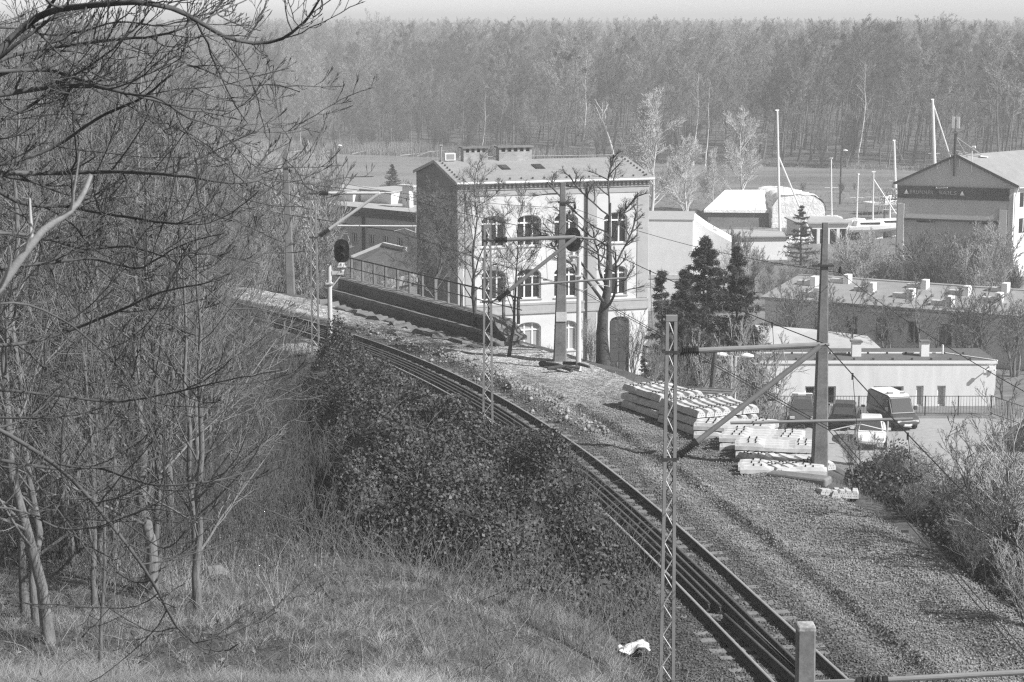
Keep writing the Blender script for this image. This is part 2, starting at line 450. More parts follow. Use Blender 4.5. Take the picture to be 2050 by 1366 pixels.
# gravel yard: fine curvilinear sheet over the level ground beside and under the line
ii = np.arange(0, len(TC) - 60, 1)
oo = np.concatenate([np.arange(-3.4, 7.2, .14)])
yi = TC[ii, 1]
ed = edge_off(ii)
GX = TC[ii, 0][:, None] + TN[ii, 0][:, None] * oo[None]; GY = TC[ii, 1][:, None] + TN[ii, 1][:, None] * oo[None]
w = oo[None] - ed[:, None]
GZ = np.zeros_like(GX) + .02
GZ += .05 * vnoise(GX, GY, .9, 11) + .035 * vnoise(GX, GY, .35, 12)
sfar = sstep((yi - 62) / 12)[:, None]                          # 0 near: gravel, 1 far: dusty track
def ridge(c, wd, h): return h * np.exp(-((oo[None] - c) / wd) ** 2)
wob = .35 * vnoise(yi, yi * 0, 9, 21)[:, None] + .15 * vnoise(yi, yi * 0, 2.5, 22)[:, None]
def ridge_w(c, wd, h): return h * np.exp(-((oo[None] - c - wob) / wd) ** 2)
GZ += ridge_w(3.0, .16, .10) * (.4 + 1.6 * np.clip(vnoise(GX, GY, 1.3, 23) + .5, 0, 1)) - ridge_w(2.6, .3, .05) - ridge_w(4.35, .4, .05) * (1 - sfar)
GZ += ridge_w(1.75, .30, .06) + ridge_w(5.4, .5, .10) * (1 - sfar)
GZ += .22 * np.exp(-((oo[None] - 2.0) / .35) ** 2) * np.exp(-((yi[:, None] - 71) / 6) ** 2) * (1 + vnoise(GX, GY, .5, 25))
zt = terrain(GX, GY)
GZ = np.where(w > 0, np.maximum(GZ * np.clip(1 - w / .8, 0, 1) + np.minimum(zt, 0) + .05 - .2 * np.clip(w / .8, 0, 1), -3), GZ)
lw = -2.7 - oo[None]
GZ = np.where(lw > 0, GZ - .25 * lw, GZ)
tone = np.interp(oo, [-3.4, -1.6, -1.3, .9, 1.6, 2.1, 7], [.55, .48, .52, .55, .62, .95, .92])[None] * np.ones_like(GX)
tone *= 1 - .25 * np.exp(-((oo[None] - 2.75 - wob) / .15) ** 2) * (1 - .4 * sfar)
tone *= 1 + .45 * vnoise(GX, GY, 1.7, 31) + .35 * vnoise(GX, GY, .5, 32)
dusty = sfar * np.clip((oo[None] - 1.7) / .8, 0, 1)
tone = tone * (1 - dusty) + dusty * (2.15 + .7 * vnoise(GX, GY, 1.4, 33) - .7 * np.exp(-((oo[None] - 3.4 - wob) / .35) ** 2))
n1, n2 = GX.shape
idx = np.arange(n1 * n2).reshape(n1, n2)
F = np.stack([idx[:-1, :-1], idx[:-1, 1:], idx[1:, 1:], idx[1:, :-1]], -1).reshape(-1, 4)
me = mesh_np('gravel_yard', np.column_stack([GX.ravel(), GY.ravel(), GZ.ravel()]), F, True, attr=np.clip(tone.ravel(), .15, 3.5))
tag(link('gravel_yard', me, M['gravel']), kind='structure')

# loose stones lying over it (uncountable)
def stones(n, x, y, z, size, rng):
    base = np.array([(1, 0, 0), (-1, 0, 0), (0, 1, 0), (0, -1, 0), (0, 0, .8), (0, 0, -.8)], float)
    V = base[None] * size[:, None, None] * rng.uniform(.55, 1.25, (n, 6, 1))
    a = rng.uniform(0, 2 * PI, n); c, s = np.cos(a), np.sin(a)
    VX = V[:, :, 0] * c[:, None] - V[:, :, 1] * s[:, None] + .4 * V[:, :, 2]; VY = V[:, :, 0] * s[:, None] + V[:, :, 1] * c[:, None]
    V = np.stack([VX + x[:, None], VY + y[:, None], V[:, :, 2] + z[:, None]], -1)
    f = np.array([(0, 2, 4), (2, 1, 4), (1, 3, 4), (3, 0, 4), (2, 0, 5), (1, 2, 5), (3, 1, 5), (0, 3, 5)])
    F = (f[None] + (np.arange(n) * 6)[:, None, None]).reshape(-1, 3)
    return V.reshape(-1, 3), F
n = 70000
i_ = RNG.integers(I0 - 20, len(TC) - 190, n); i_ = np.minimum(i_, RNG.integers(I0 - 20, len(TC) - 190, n))
o_ = RNG.uniform(-3.1, 6.9, n)
x_ = TC[i_, 0] + TN[i_, 0] * o_ + RNG.uniform(-.12, .12, n); y_ = TC[i_, 1] + TN[i_, 1] * o_ + RNG.uniform(-.12, .12, n)
j_ = np.clip(((o_ + 3.4) / .14).round().astype(int), 0, n2 - 1)
z_ = GZ[i_, j_]
sz = RNG.uniform(.018, .042, n)
far = TC[i_, 1] > 66
keep = ~(far & (o_ > 2.2) & (RNG.random(n) < .88))
tn = np.clip(tone[i_, j_], .2, 1.2) * RNG.uniform(.5, 1.3, n)
x_, y_, z_, sz, tn = x_[keep], y_[keep], z_[keep], sz[keep], tn[keep]
V, F = stones(len(x_), x_, y_, z_ + .008, sz, RNG)
tag(link('gravel', mesh_np('gravel', V, F, False, attr=np.repeat(tn, 6)), M['stone']), 'loose grey gravel scattered over the yard and ballast', 'gravel', kind='stuff')
# pale broken stones heaped along the line where the dusty track begins
n = 520
i_ = RNG.integers(int(np.argmin(np.abs(TC[:, 1] - 62))), int(np.argmin(np.abs(TC[:, 1] - 84))), n)
o_ = RNG.normal(2.1, .35, n)
x_ = TC[i_, 0] + TN[i_, 0] * o_; y_ = TC[i_, 1] + TN[i_, 1] * o_
j_ = np.clip(((o_ + 3.4) / .14).round().astype(int), 0, n2 - 1)
V, F = stones(n, x_, y_, GZ[i_, j_] + RNG.uniform(0, .1, n), RNG.uniform(.04, .15, n) * RNG.uniform(.5, 1, n), RNG)
tag(link('rubble', mesh_np('rubble', V, F, False, attr=np.repeat(RNG.uniform(.55, 1.5, n), 6)), M['stone']), 'pale broken rubble heaped along the far side of the railway line', 'rubble', kind='stuff')

# parking place by the white building
pk = [at(1500, 900, -9.5), at(2300, 1010, -9.5), at(2300, 838, -9.5), at(1440, 838, -9.5)]
mb = MB(); mb.prism([tuple(p) for p in pk], (0, 0, -.4))
# asphalt lies just above the ground sheet
o = mb.build('parking_asphalt', M['asphalt']); tag(o, kind='structure')
# ------------------------------------------------------------------ buildings
def wall_grid(mb, W, Hh, ops, y=0.0, rev=.18, m=0, x0=0.0, z0=0.0):
    """facade in the local xz plane at y, facing -y, with openings (x0,x1,z0,z1) and their reveals (depth +y)"""
    xs = sorted(set([x0, W] + [c for o in ops for c in o[:2]])); zs = sorted(set([z0, Hh] + [c for o in ops for c in o[2:4]]))
    for i in range(len(xs) - 1):
        for j in range(len(zs) - 1):
            cx, cz = (xs[i] + xs[i + 1]) / 2, (zs[j] + zs[j + 1]) / 2
            if any(o[0] < cx < o[1] and o[2] < cz < o[3] for o in ops): continue
            mb.add([(xs[i], y, zs[j]), (xs[i + 1], y, zs[j]), (xs[i + 1], y, zs[j + 1]), (xs[i], y, zs[j + 1])], [(0, 1, 2, 3)], m)
    for o in ops:
        a, b, c, d = o[:4]
        mb.add([(a, y, c), (a, y, d), (a, y + rev, d), (a, y + rev, c)], [(0, 1, 2, 3)], m)
        mb.add([(b, y, c), (b, y + rev, c), (b, y + rev, d), (b, y, d)], [(0, 1, 2, 3)], m)
        mb.add([(a, y, d), (b, y, d), (b, y + rev, d), (a, y + rev, d)], [(0, 1, 2, 3)], m)
        mb.add([(a, y, c), (a, y + rev, c), (b, y + rev, c), (b, y, c)], [(0, 1, 2, 3)], m)

def window(parent, x0, x1, z0, z1, y, cols=2, transom=None, fw=.07, arch=0.0, frame='frame_white', pane='glass', sill=True, panes=None, label=None, name='window'):
    """a window set in the reveal at depth y (local coords of parent): frame with its pane(s) and sill"""
    fr = MB(); d0, d1 = y - .06, y
    if arch:
        n = 9
        pts = [(x0 + (x1 - x0) * k / (n - 1), z1 - arch + arch * math.sin(math.acos(2 * k / (n - 1) - 1)) ** 1.0) for k in range(n)]
        for a, b in zip(pts[:-1], pts[1:]):
            fr.prism([(a[0], d0, a[1] - fw), (b[0], d0, b[1] - fw), (b[0], d0, b[1]), (a[0], d0, a[1])], (0, .06, 0))
        zt = z1 - arch
    else:
        fr.box(x0, x1, d0, d1, z1 - fw, z1); zt = z1 - fw
    fr.box(x0, x1, d0, d1, z0, z0 + fw)
    fr.box(x0, x0 + fw, d0, d1, z0 + fw, zt); fr.box(x1 - fw, x1, d0, d1, z0 + fw, zt)
    for k in range(1, cols):
        xm = x0 + (x1 - x0) * k / cols
        fr.box(xm - fw * .6, xm + fw * .6, d0 - .01, d1 - .003, z0 + fw, (z1 - .02) if arch else zt)
    if transom: fr.box(x0 + fw, x1 - fw, d0 - .016, d1 - .006, transom - fw * .6, transom + fw * .6)
    w = fr.build(name, M[frame], parent)
    if label: w['label'] = label
    p = MB(); ztop = z1 - arch if arch else z1
    n = 9
    poly = [(x0 + .02, y - .02, z0 + .02), (x1 - .02, y - .02, z0 + .02)]
    if arch:
        poly += [(x1 - .02 - (x1 - x0 - .04) * k / (n - 1), y - .02, z1 - arch - .02 + arch * math.sin(math.acos(1 - 2 * k / (n - 1)))) for k in range(n)]
    else:
        poly += [(x1 - .02, y - .02, z1 - .02), (x0 + .02, y - .02, z1 - .02)]
    p.add(poly, [tuple(range(len(poly)))])
    p.build('pane', M[pane], w)
    if sill:
        s = MB(); s.box(x0 - .06, x1 + .06, -.06, y - .06, z0 - .07, z0 - .004); s.build('sill', M['grey_trim'], w)
    return w

def spandrel(mb, x0, x1, z1, arch, y, rev, m=0):
    """fills the corners above a segmental arch, with the arch's soffit"""
    n = 11
    cv = [(x0 + (x1 - x0) * k / (n - 1), z1 - arch + arch * math.sin(math.acos(2 * k / (n - 1) - 1))) for k in range(n)]
    for a, b in zip(cv[:-1], cv[1:]):
        mb.add([(a[0], y, a[1]), (b[0], y, b[1]), (b[0], y, z1), (a[0], y, z1)], [(0, 1, 2, 3)], m)
        mb.add([(a[0], y, a[1]), (b[0], y, b[1]), (b[0], y + rev, b[1]), (a[0], y + rev, a[1])], [(0, 1, 2, 3)], m)

# --- main tenement-like office by the line
YC = 130.0
cor = aty(915, 366, YC); ZE = cor[2]
rgt = at(1300, 356, ZE); bak = at(808, 344, ZE)
alpha = math.atan2(rgt[1] - cor[1], rgt[0] - cor[0])
W = math.hypot(rgt[0] - cor[0], rgt[1] - cor[1]); D = math.hypot(bak[0] - cor[0], bak[1] - cor[1])
ZB = -11.2; HT = ZE - ZB
sx = W / 385.0
def bx(px): return (px - 915) * sx
def bz(py): return HT - (py - 367) * (HT / 404.0)
B = empty('office_building', (cor[0], cor[1], ZB), alpha, 'pale three storey building with arched windows and dark gable beside the railway track', 'building')
ops = []
wins = []
for r, (t, b) in enumerate(((433, 494), (538, 597), (643, 703))):
    for c, px in enumerate((986, 1057, 1131, 1232)):
        if r == 2 and c == 3: continue
        hw = 24
        o = (bx(px - hw), bx(px + hw), bz(b), bz(t)); ops.append(o); wins.append((r, c, o))
door_op = (bx(1221), bx(1262), bz(772), bz(640)); ops.append(door_op)
mb = MB(); RV = .28; ARC = .34
wall_grid(mb, W, HT, [(o[0], o[1], o[2], o[3]) for o in ops], 0, RV)
mb.f = mb.f; 
for o in ops: spandrel(mb, o[0], o[1], o[3], ARC, 0, RV)
# right and back wall, base
mb.add([(W, 0, 0), (W, D, 0), (W, D, HT), (W, 0, HT)], [(0, 1, 2, 3)])
mb.add([(0, D, 0), (0, D, HT), (W, D, HT), (W, D, 0)], [(0, 1, 2, 3)])
RISE = .98
mb.add([(W, 0, HT), (W, D, HT), (W, D / 2, HT + RISE)], [(0, 1, 2)])
mb.build('wall', M['cream_wall'], B)
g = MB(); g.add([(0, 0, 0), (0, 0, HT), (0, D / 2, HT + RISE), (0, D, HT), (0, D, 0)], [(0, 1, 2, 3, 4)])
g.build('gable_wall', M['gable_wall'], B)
# grey painted pilasters and bands, proud of the wall
tr = MB()
P_ = .05
for a, b, hi_ in ((.0, bx(925), 1), (bx(930), bx(944), 0), (bx(1168), bx(1193), 0), (bx(1276), bx(1299), 0)):
    tr.box(a + .003, b, -P_ - (.03 if hi_ else 0), -.002, bz(604), bz(383))
tr.box(bx(944), bx(1168), -P_ + .003, -.002, bz(394), bz(383)); tr.box(bx(1193), bx(1276), -P_ + .003, -.002, bz(394), bz(383))
tr.box(0.003, W, -.09, -.002, bz(609), bz(605)); tr.box(0.003, W, -.06, -.002, bz(622), bz(609)); tr.box(0.003, W, -.10, -.002, bz(626), bz(622))
tr.box(bx(1168), bx(1193), -.04, -.002, 0, bz(626))
tr.build('pilaster', M['grey_trim'], B)
co = MB()
co.box(0, W, -.10, -.002, bz(383), bz(379)); co.box(.003, W, -.06, -.002, bz(379), bz(371))
n = 44
for k in range(n):
    x = bx(930) + (W - bx(930) - .2) * k / (n - 1)
    co.box(x, x + .13, -.20, -.062, bz(378), bz(372.5))
co.box(0, W, -.22, -.002, bz(372.4), bz(370))
co.build('cornice', M['brick_grey'], B)
gu = MB(); gu.tube([(-.1, -.34, HT - .05), (W + .25, -.34, HT - .05)], .075, 8); gu.box(-.05, W + .2, -.27, -.01, HT - .09, HT - .03)
gu.build('gutter', M['white_paint'], B, smooth=False)
for r, c, o in wins:
    blind = r == 2
    w_ = window(B, o[0], o[1], o[2], o[3], RV, 3, o[3] - .42 * (o[3] - o[2]) * .62, .085, ARC, pane='blind' if blind else 'glass', label='window with pale blinds drawn behind the panes' if blind else None)
dr = MB(); dr.box(door_op[0], door_op[1], RV - .08, RV, 0, door_op[3] - .01)
for k in range(4):
    z = .4 + k * .95; dr.box(door_op[0] + .12, (door_op[0] + door_op[1]) / 2 - .05, RV - .11, RV - .08, z, z + .7); dr.box((door_op[0] + door_op[1]) / 2 + .05, door_op[1] - .12, RV - .11, RV - .08, z, z + .7)
d_ = dr.build('door', M['dark_steel'], B)
hd = MB(); hd.bar((door_op[0] + .62, RV - .15, 1.05), (door_op[0] + .62, RV - .15, 1.3), .03); hd.build('handle', M['steel'], d_)
# roof with its fittings
ro = MB(); OV = .3; T_ = .08; sg = ro
def roofpt(x, y): return HT + RISE * (1 - abs(y - D / 2) / (D / 2))
for s in (0, 1):
    ya, yb = (-OV, D / 2) if s == 0 else (D + OV, D / 2)
    za = HT - RISE * OV / (D / 2)
    ro.prism([(-.12, ya, za), (W + .3, ya, za), (W + .3, yb, HT + RISE), (-.12, yb, HT + RISE)], (0, 0, T_))
for k in range(17):
    x = .5 + (W - .8) * k / 16; y = .15
    sg.box(x - .05, x + .05, y - .04, y + .04, roofpt(x, y) + T_ - .01, roofpt(x, y) + T_ + .12, 1)
for k in range(9):
    y = .3 + (D / 2 - .5) * k / 8
    for x in (.25, W - .1): sg.box(x - .05, x + .05, y - .04, y + .04, roofpt(x, y) + T_ - .01, roofpt(x, y) + T_ + .12, 1)
roof = ro.build('roof', [M['roof_felt'], M['dark_steel']], B)
fl = MB(); fl.bar((-.14, -OV, HT - .04), (-.14, D / 2, HT + RISE + .06), .05, .2); fl.bar((-.14, D + OV, HT - .04), (-.14, D / 2, HT + RISE + .06), .05, .2)
fl.build('verge_flashing', M['steel'], roof)
for a, b in ((1018, 1046), (1086, 1116)):
    sk = MB(); y0, y1 = D / 2 - 2.6, D / 2 - 1.5; x0 = bx(a) + .3; x1 = bx(b) - .1
    z0, z1 = roofpt(0, y0) + T_ + .06, roofpt(0, y1) + T_ + .06
    sk.prism([(x0, y0, z0), (x1, y0, z0), (x1, y1, z1), (x0, y1, z1)], (0, 0, -.2))
    s_ = sk.build('skylight', M['dark_steel'], roof)
    pg = MB(); pg.prism([(x0 + .1, y0 + .1, z0 + .02 + .028), (x1 - .1, y0 + .1, z0 + .02 + .028), (x1 - .1, y1 - .1, z1 + .02 - .028), (x0 + .1, y1 - .1, z1 + .02 - .028)], (0, 0, -.03)); pg.build('pane', M['glass'], s_)
for a, b, nn_ in ((968, 1017, 4), (1040, 1107, 5)):
    ch = MB(); x0, x1 = bx(a), bx(b); y0, y1 = D / 2 - .35, D / 2 + .35; zb = HT + RISE - .25; zt = HT + RISE + .62
    ch.box(x0, x1, y0, y1, zb, zt)
    for k in range(nn_ + 1):
        x = x0 + (x1 - x0 - .16) * k / nn_; ch.box(x, x + .16, y0 + .004, y1 - .004, zt, zt + .28)
    ch.box(x0 + .1, x1 - .1, D / 2 - .06, D / 2 + .06, zt, zt + .28)
    c_ = ch.build('chimney', M['brick_grey'], roof)
    cp = MB(); cp.box(x0 - .12, x1 + .12, y0 - .12, y1 + .12, zt + .28, zt + .37); cp.build('chimney_cap', M['concrete_dark'], c_)
an = MB(); an.tube([(bx(925), D / 2, HT + RISE - .1), (bx(925), D / 2, HT + RISE + 1.15)], .07, 8); an.box(bx(925) - .12, bx(925) + .12, D / 2 - .12, D / 2 + .12, HT + RISE + 1.1, HT + RISE + 1.18)
an.build('vent_pipe', M['steel'], roof)
ac = MB(); x = bx(932); ac.box(x, x + .72, D / 2 - .25, D / 2 + .2, HT + RISE + .12, HT + RISE + .60)
ao = ac.build('cooling_unit', M['white_paint'], roof)
af = MB(); af.box(x + .08, x + .64, D / 2 - .262, D / 2 - .25, HT + RISE + .18, HT + RISE + .54); af.build('grille', M['steel'], ao)
lr = MB(); lr.tube([(bx(1000), D / 2, HT + RISE + .3), (bx(1290), D / 2 + .1, HT + RISE + .22)], .02, 5)
for k in range(6): lr.tube([(bx(1110 + 33 * k), D / 2, HT + RISE + .1), (bx(1110 + 33 * k), D / 2, HT + RISE + .3)], .02, 5)
lr.build('lightning_rod', M['steel'], roof)
dp = MB(); x = bx(1172); dp.tube([(x, -.34, HT - .1), (x, -.12, HT - .5), (x, -.12, .1)], .06, 8); dp.build('downpipe', M['dark_steel'], B)
dp = MB(); x = bx(1199); dp.tube([(x, -.06, bz(626)), (x, -.06, .1)], .05, 8); dp.build('downpipe', M['dark_steel'], B)

# --- low white building at the car park
YL = 117.0
c0 = aty(1990, 840, YL); zb = c0[2]
x0w = aty(1418, 840, YL)[0]
Wd = c0[0] - x0w; Hw = aty(1990, 727, YL)[2] - zb; Dw = 4.6
L_ = empty('low_office', (x0w, YL, zb), 0, 'long low white single storey building with a dark flat roof behind the parked cars', 'building')
s35 = Wd / (1990 - 1418)
def lx(px): return (px - 1418) * s35
def lz(py): return Hw - (py - 727) * s35
lops = [(lx(1478), lx(1535), lz(812), lz(774)), (lx(1610), lx(1672), lz(812), lz(774)), (lx(1747), lx(1807), lz(812), lz(774)), (lx(1832), lx(1847), lz(815), lz(773)), (lx(1874), lx(1891), lz(815), lz(773))]
mb = MB(); wall_grid(mb, Wd, Hw, lops, 0, .22)
mb.add([(Wd, 0, 0), (Wd, Dw, 0), (Wd, Dw, Hw), (Wd, 0, Hw)], [(0, 1, 2, 3)]); mb.add([(0, 0, 0), (0, 0, Hw), (0, Dw, Hw), (0, Dw, 0)], [(0, 1, 2, 3)]); mb.add([(0, Dw, 0), (0, Dw, Hw), (Wd, Dw, Hw), (Wd, Dw, 0)], [(0, 1, 2, 3)])
mb.build('wall', M['streak_wall'], L_)
for k, o in enumerate(lops):
    window(L_, o[0], o[1], o[2], o[3], .22, 3 if k < 3 else 1, None, .09, pane='glass' if k < 3 else 'blind')
rf = MB(); e = .06
zr0, zr1 = Hw + .02, Hw + .20
rf.prism([(-e, -e, zr0), (Wd + e, -e, zr0), (Wd + e, Dw + e, zr0), (-e, Dw + e, zr0)], (0, 0, .10))
rf.add([(-e, -e + .05, zr0 + .1), (Wd + e - .05, -e + .05, zr0 + .1), (Wd - 2.6, Dw / 2, zr1), (-e, Dw / 2, zr1), (Wd + e - .05, Dw + e - .05, zr0 + .1), (-e, Dw + e - .05, zr0 + .1)], [(0, 1, 2, 3), (1, 4, 2), (4, 5, 3, 2)])
for k in range(16):
    for (y, z) in ((.3, zr0 + .16), (Dw / 2 - .2, zr1 + .02)):
        x = .6 + 1.15 * k
        if x < Wd - .5: rf.box(x - .06, x + .06, y - .05, y + .05, z - .06, z + .08, 1)
lroof = rf.build('roof', [M['roof_dark'], M['dark_steel']], L_)
rg = MB(); rg.box(-e, Wd + e, -e - .02, -e + .06, zr0 - .05, zr0 + .12); rg.bar((-e, Dw / 2, zr1 + .03), (Wd - 2.6, Dw / 2, zr1 + .03), .1, .07); rg.bar((Wd - 2.6, Dw / 2, zr1 + .03), (Wd + e, -e, zr0 + .14), .1, .05)
rg.build('roof_edge', M['white_paint'], lroof)
for px, y_, wch in ((1719, 1.3, .55), (1857, 1.3, .48)):
    cm = MB(); x = lx(px); cm.box(x - wch / 2, x + wch / 2, y_, y_ + .5, zr0 + .05, zr0 + 1.0)
    c_ = cm.build('chimney', M['white_wall'], lroof); cc = MB(); cc.box(x - wch / 2 - .07, x + wch / 2 + .07, y_ - .07, y_ + .57, zr0 + 1.0, zr0 + 1.09); cc.build('chimney_cap', M['concrete_dark'], c_)
vp = MB(); x = lx(1897); vp.tube([(x, 2.0, zr0 + .2), (x, 2.0, zr0 + .75)], .06, 8); vp.build('vent_pipe', M['white_paint'], lroof)
sl = MB(); x = lx(1976); z = lz(740); sl.box(x - .02, x + .22, -.16, -.003, z - .05, z + .22); sl.bar((x - .3, -.35, z - .05), (x - .02, -.1, z + .08), .05); sl.box(x - .42, x - .26, -.46, -.3, z - .12, z + .06); sl.tube([(x + .28, -.12, z), (x + .36, -.2, z - .02)], .06, 8)
sl.build('security_light', M['white_paint'], L_)

# --- pale roofed shed just behind it
c0 = aty(1535, 700, 128); Sx = aty(1772, 706, 128)[0] - c0[0]
S_ = empty('pale_roofed_shed', (c0[0], 128, -11), 0, 'shed with a pale low pitched roof peeping over the long white building', 'shed')
hh = aty(1600, 713, 128)[2] + 11
mb = MB(); mb.box(0, Sx, 0, 8, 0, hh); mb.build('wall', M['grey_wall'], S_)
mb = MB(); r1 = hh + 1.15
mb.add([(-.3, -.3, hh), (Sx + .3, -.3, hh), (Sx * .45, 4, r1), (-.3, 4, r1 + .3), (Sx + .3, 8.3, hh), (-.3, 8.3, hh)], [(0, 1, 2, 3), (1, 4, 2), (4, 5, 3, 2)]); mb.box(-.3, Sx + .3, -.3, 8.3, hh - .12, hh - .01)
mb.build('roof', M['roof_pale'], S_)

# --- long shaded workshop hall with white fire wall ends along its roof
zr = aty(1640, 550, 152)[2]
a_ = aty(1530, 549, 154); b_ = at(2060, 586, a_[2])
e0 = aty(1570, 596, 146); ze = e0[2]
al = math.atan2(b_[1] - a_[1], b_[0] - a_[0]); Wl = math.hypot(b_[0] - a_[0], b_[1] - a_[1]) + 8
org = np.array([e0[0] - 1.5 * math.cos(al), e0[1] - 1.5 * math.sin(al)])
nrm = np.array([-math.sin(al), math.cos(al)])
dist = float(np.dot(a_[:2] - org, nrm)); HL = ze + 11.2; rl = a_[2] - ze
L2 = empty('workshop_hall', (org[0], org[1], -11.2), al, 'long shaded grey hall with white wall ends stepping along its roof behind bare trees', 'building')
mb = MB()
wo = []
for k in range(11):
    x = 1.6 + k * 2.35
    if x + 1 < Wl: wo.append((x, x + .95, HL - 2.6, HL - 1.0))
wall_grid(mb, Wl, HL, wo, 0, .2)
mb.add([(0, 0, 0), (0, 0, HL), (0, dist, HL + rl), (0, dist * 2, HL), (0, dist * 2, 0)], [(0, 1, 2, 3, 4)])
mb.add([(Wl, 0, 0), (Wl, dist * 2, 0), (Wl, dist * 2, HL), (Wl, dist, HL + rl), (Wl, 0, HL)], [(0, 1, 2, 3, 4)])
mb.build('wall', M['hall_wall'], L2)
for k, o in enumerate(wo):
    window(L2, o[0], o[1], o[2], o[3], .2, 2, None, .07, frame='grey_letter')
mb = MB()
for k in range(0, 11, 2):
    x = .55 + k * 2.35; mb.box(x, x + .35, -.06, -.003, 0, HL - .4)
mb.box(0.004, Wl, -.12, -.003, HL - .55, HL - .3)
mb.build('pilaster', M['grey_wall'], L2)
mb = MB(); mb.prism([(-.2, -.4, HL - .1), (Wl + .2, -.4, HL - .1), (Wl + .2, dist, HL + rl), (-.2, dist, HL + rl)], (0, 0, .1)); mb.prism([(-.2, dist * 2 + .4, HL - .1), (Wl + .2, dist * 2 + .4, HL - .1), (Wl + .2, dist, HL + rl), (-.2, dist, HL + rl)], (0, 0, .1))
r2 = mb.build('roof', M['roof_grey'], L2)
mb = MB(); mb.bar((-.2, dist, HL + rl + .13), (Wl + .2, dist, HL + rl + .13), .2, .10); mb.build('ridge_cap', M['roof_pale'], r2)
sl_ = rl / dist
for px, fy in ((1565, .55), (1605, .05), (1617, .75), (1684, .45), (1770, .75), (1770, .3), (1858, .1), (1862, .6), (1925, .85), (1937, .4), (2032, .5)):
    Yg = 150 - (px - 1600) / 450 * 9
    x = (aty(px, 580, Yg)[0] - org[0]) / math.cos(al) - fy * dist * math.sin(-al) * 0
    y = fy * dist
    z = HL + sl_ * y
    mb = MB(); mb.box(x, x + .42, y, y + .8, z - .1, z + .78); mb.build('wall_end', M['white_wall'], r2)
    mb = MB(); mb.box(x - 1.1, x - .002, y + .1, y + .7, z - .1, z + .42); mb.build('roof_box', M['hall_wall'], r2)

# --- boat hall with the sail loft sign
YH = 190.0
el = aty(1797, 367, YH); er = at(2019, 370, el[2])
ah = math.atan2(er[1] - el[1], er[0] - el[0]); ah = -math.radians(21)
sc_ = (er[0] - el[0]) / math.cos(ah)
WH = sc_; HB = el[2] + 11.2
Hh_ = empty('boat_hall', (el[0], el[1], -11.2), ah, 'large grey gabled boat hall with lettered dark sign band and aerials on its ridge', 'building')
sp = WH / 222.0
def hx(px): return (px - 1797) * sp
def hz(py): return HB - (py - 369) * sp
RH = HB and (369 - 314) * sp
gate = (hx(1812), hx(1995), 0, hz(440))
mb = MB(); wall_grid(mb, WH, HB, [gate], 0, .35)
mb.add([(0, 0, HB), (WH, 0, HB), (WH / 2, 0, HB + RH)], [(0, 1, 2)])
DH = 24.0
mb.add([(0, 0, 0), (0, 0, HB), (0, DH, HB), (0, DH, 0)], [(0, 1, 2, 3)]); mb.add([(0, DH, 0), (0, DH, HB), (WH / 2, DH, HB + RH), (WH, DH, HB), (WH, DH, 0)], [(0, 1, 2, 3, 4)])
mb.box(0.003, hx(1808), -.12, -.003, 0, HB - .2); mb.box(hx(2010), WH - .003, -.12, -.003, 0, HB - .2)
mb.box(hx(1800), hx(1812), -.3, -.123, 0, hz(408)); mb.box(hx(1994), hx(2008), -.3, -.123, 0, hz(414))
mb.build('wall', M['grey_wall'], Hh_)
mb = MB(); wall_grid(mb, DH, HB, [(1 + 3.2 * k, 2.7 + 3.2 * k, z0_, z0_ + 1.5) for k in range(7) for z0_ in (hz(412), hz(462))], 0, .15)
sw = mb.build('side_wall', M['white_wall'], Hh_, (WH, 0, 0), PI / 2)  # sunlight put into the colour: side whiter than the shaded grey front
for k in range(7):
    for z0_ in (hz(412), hz(462)): window(sw, 1 + 3.2 * k, 2.7 + 3.2 * k, z0_, z0_ + 1.5, .15, 2, None, .08, sill=False)
mb = MB(); mb.prism([(-.3, -.25, HB - .1), (-.3, DH, HB - .1), (WH / 2, DH, HB + RH), (WH / 2, -.25, HB + RH)], (0, 0, .12)); mb.prism([(WH + .4, -.25, HB - .12), (WH + .4, DH, HB - .12), (WH / 2, DH, HB + RH), (WH / 2, -.25, HB + RH)], (0, 0, .12))
r3 = mb.build('roof', M['roof_grey'], Hh_)
mb = MB(); mb.bar((WH / 2, -.28, HB + RH + .1), (WH + .45, -.28, HB - .02), .06, .26); mb.bar((WH / 2, -.28, HB + RH + .1), (-.35, -.28, HB - .02), .06, .2); mb.build('verge_board', M['dark_steel'], r3)
mb = MB(); mb.tube([(WH + .45, 0, HB - .1), (WH + .45, DH, HB - .1)], .09, 6); mb.tube([(WH + .42, -.1, HB - .15), (WH + .15, -.16, HB - .9), (WH + .15, -.16, 0)], .06, 6); mb.build('gutter', M['white_paint'], r3)
mb = MB()
mb.box(gate[0] + .004, hx(1836), .18, .26, 0, gate[3] - .01); mb.box(hx(1836) + .01, hx(1872), .10, .17, 0, gate[3] - .2); mb.box(hx(1872) + .01, hx(1937), .18, .26, 0, gate[3] - .02); mb.box(hx(1937) + .01, gate[1] - .004, .10, .17, 0, gate[3] - .15)
mb.build('sliding_gate', M['roof_pale'], Hh_)
mb = MB(); mb.box(hx(1808), hx(1992), -.2, -.003, hz(440), hz(436)); mb.build('gate_rail', M['dark_steel'], Hh_)
mb = MB(); mb.box(hx(1799), hx(2011), -.19, -.122, hz(397), hz(373)); sb = mb.build('sign_band', M['sign_dark'], Hh_)
mb = MB()
for k in range(12):
    x = hx(1958 + 4.4 * k); mb.box(x, x + .05, -.20, -.192, hz(396), hz(374))
for z in (380, 388): mb.box(hx(1950), hx(2010), -.203, -.193, hz(z), hz(z - .8))
for k in range(5):
    x = hx(1801 + 4.5 * k); mb.box(x, x + .04, -.20, -.192, hz(396), hz(389))
mb.build('glazing_bars', M['black_paint'], sb)
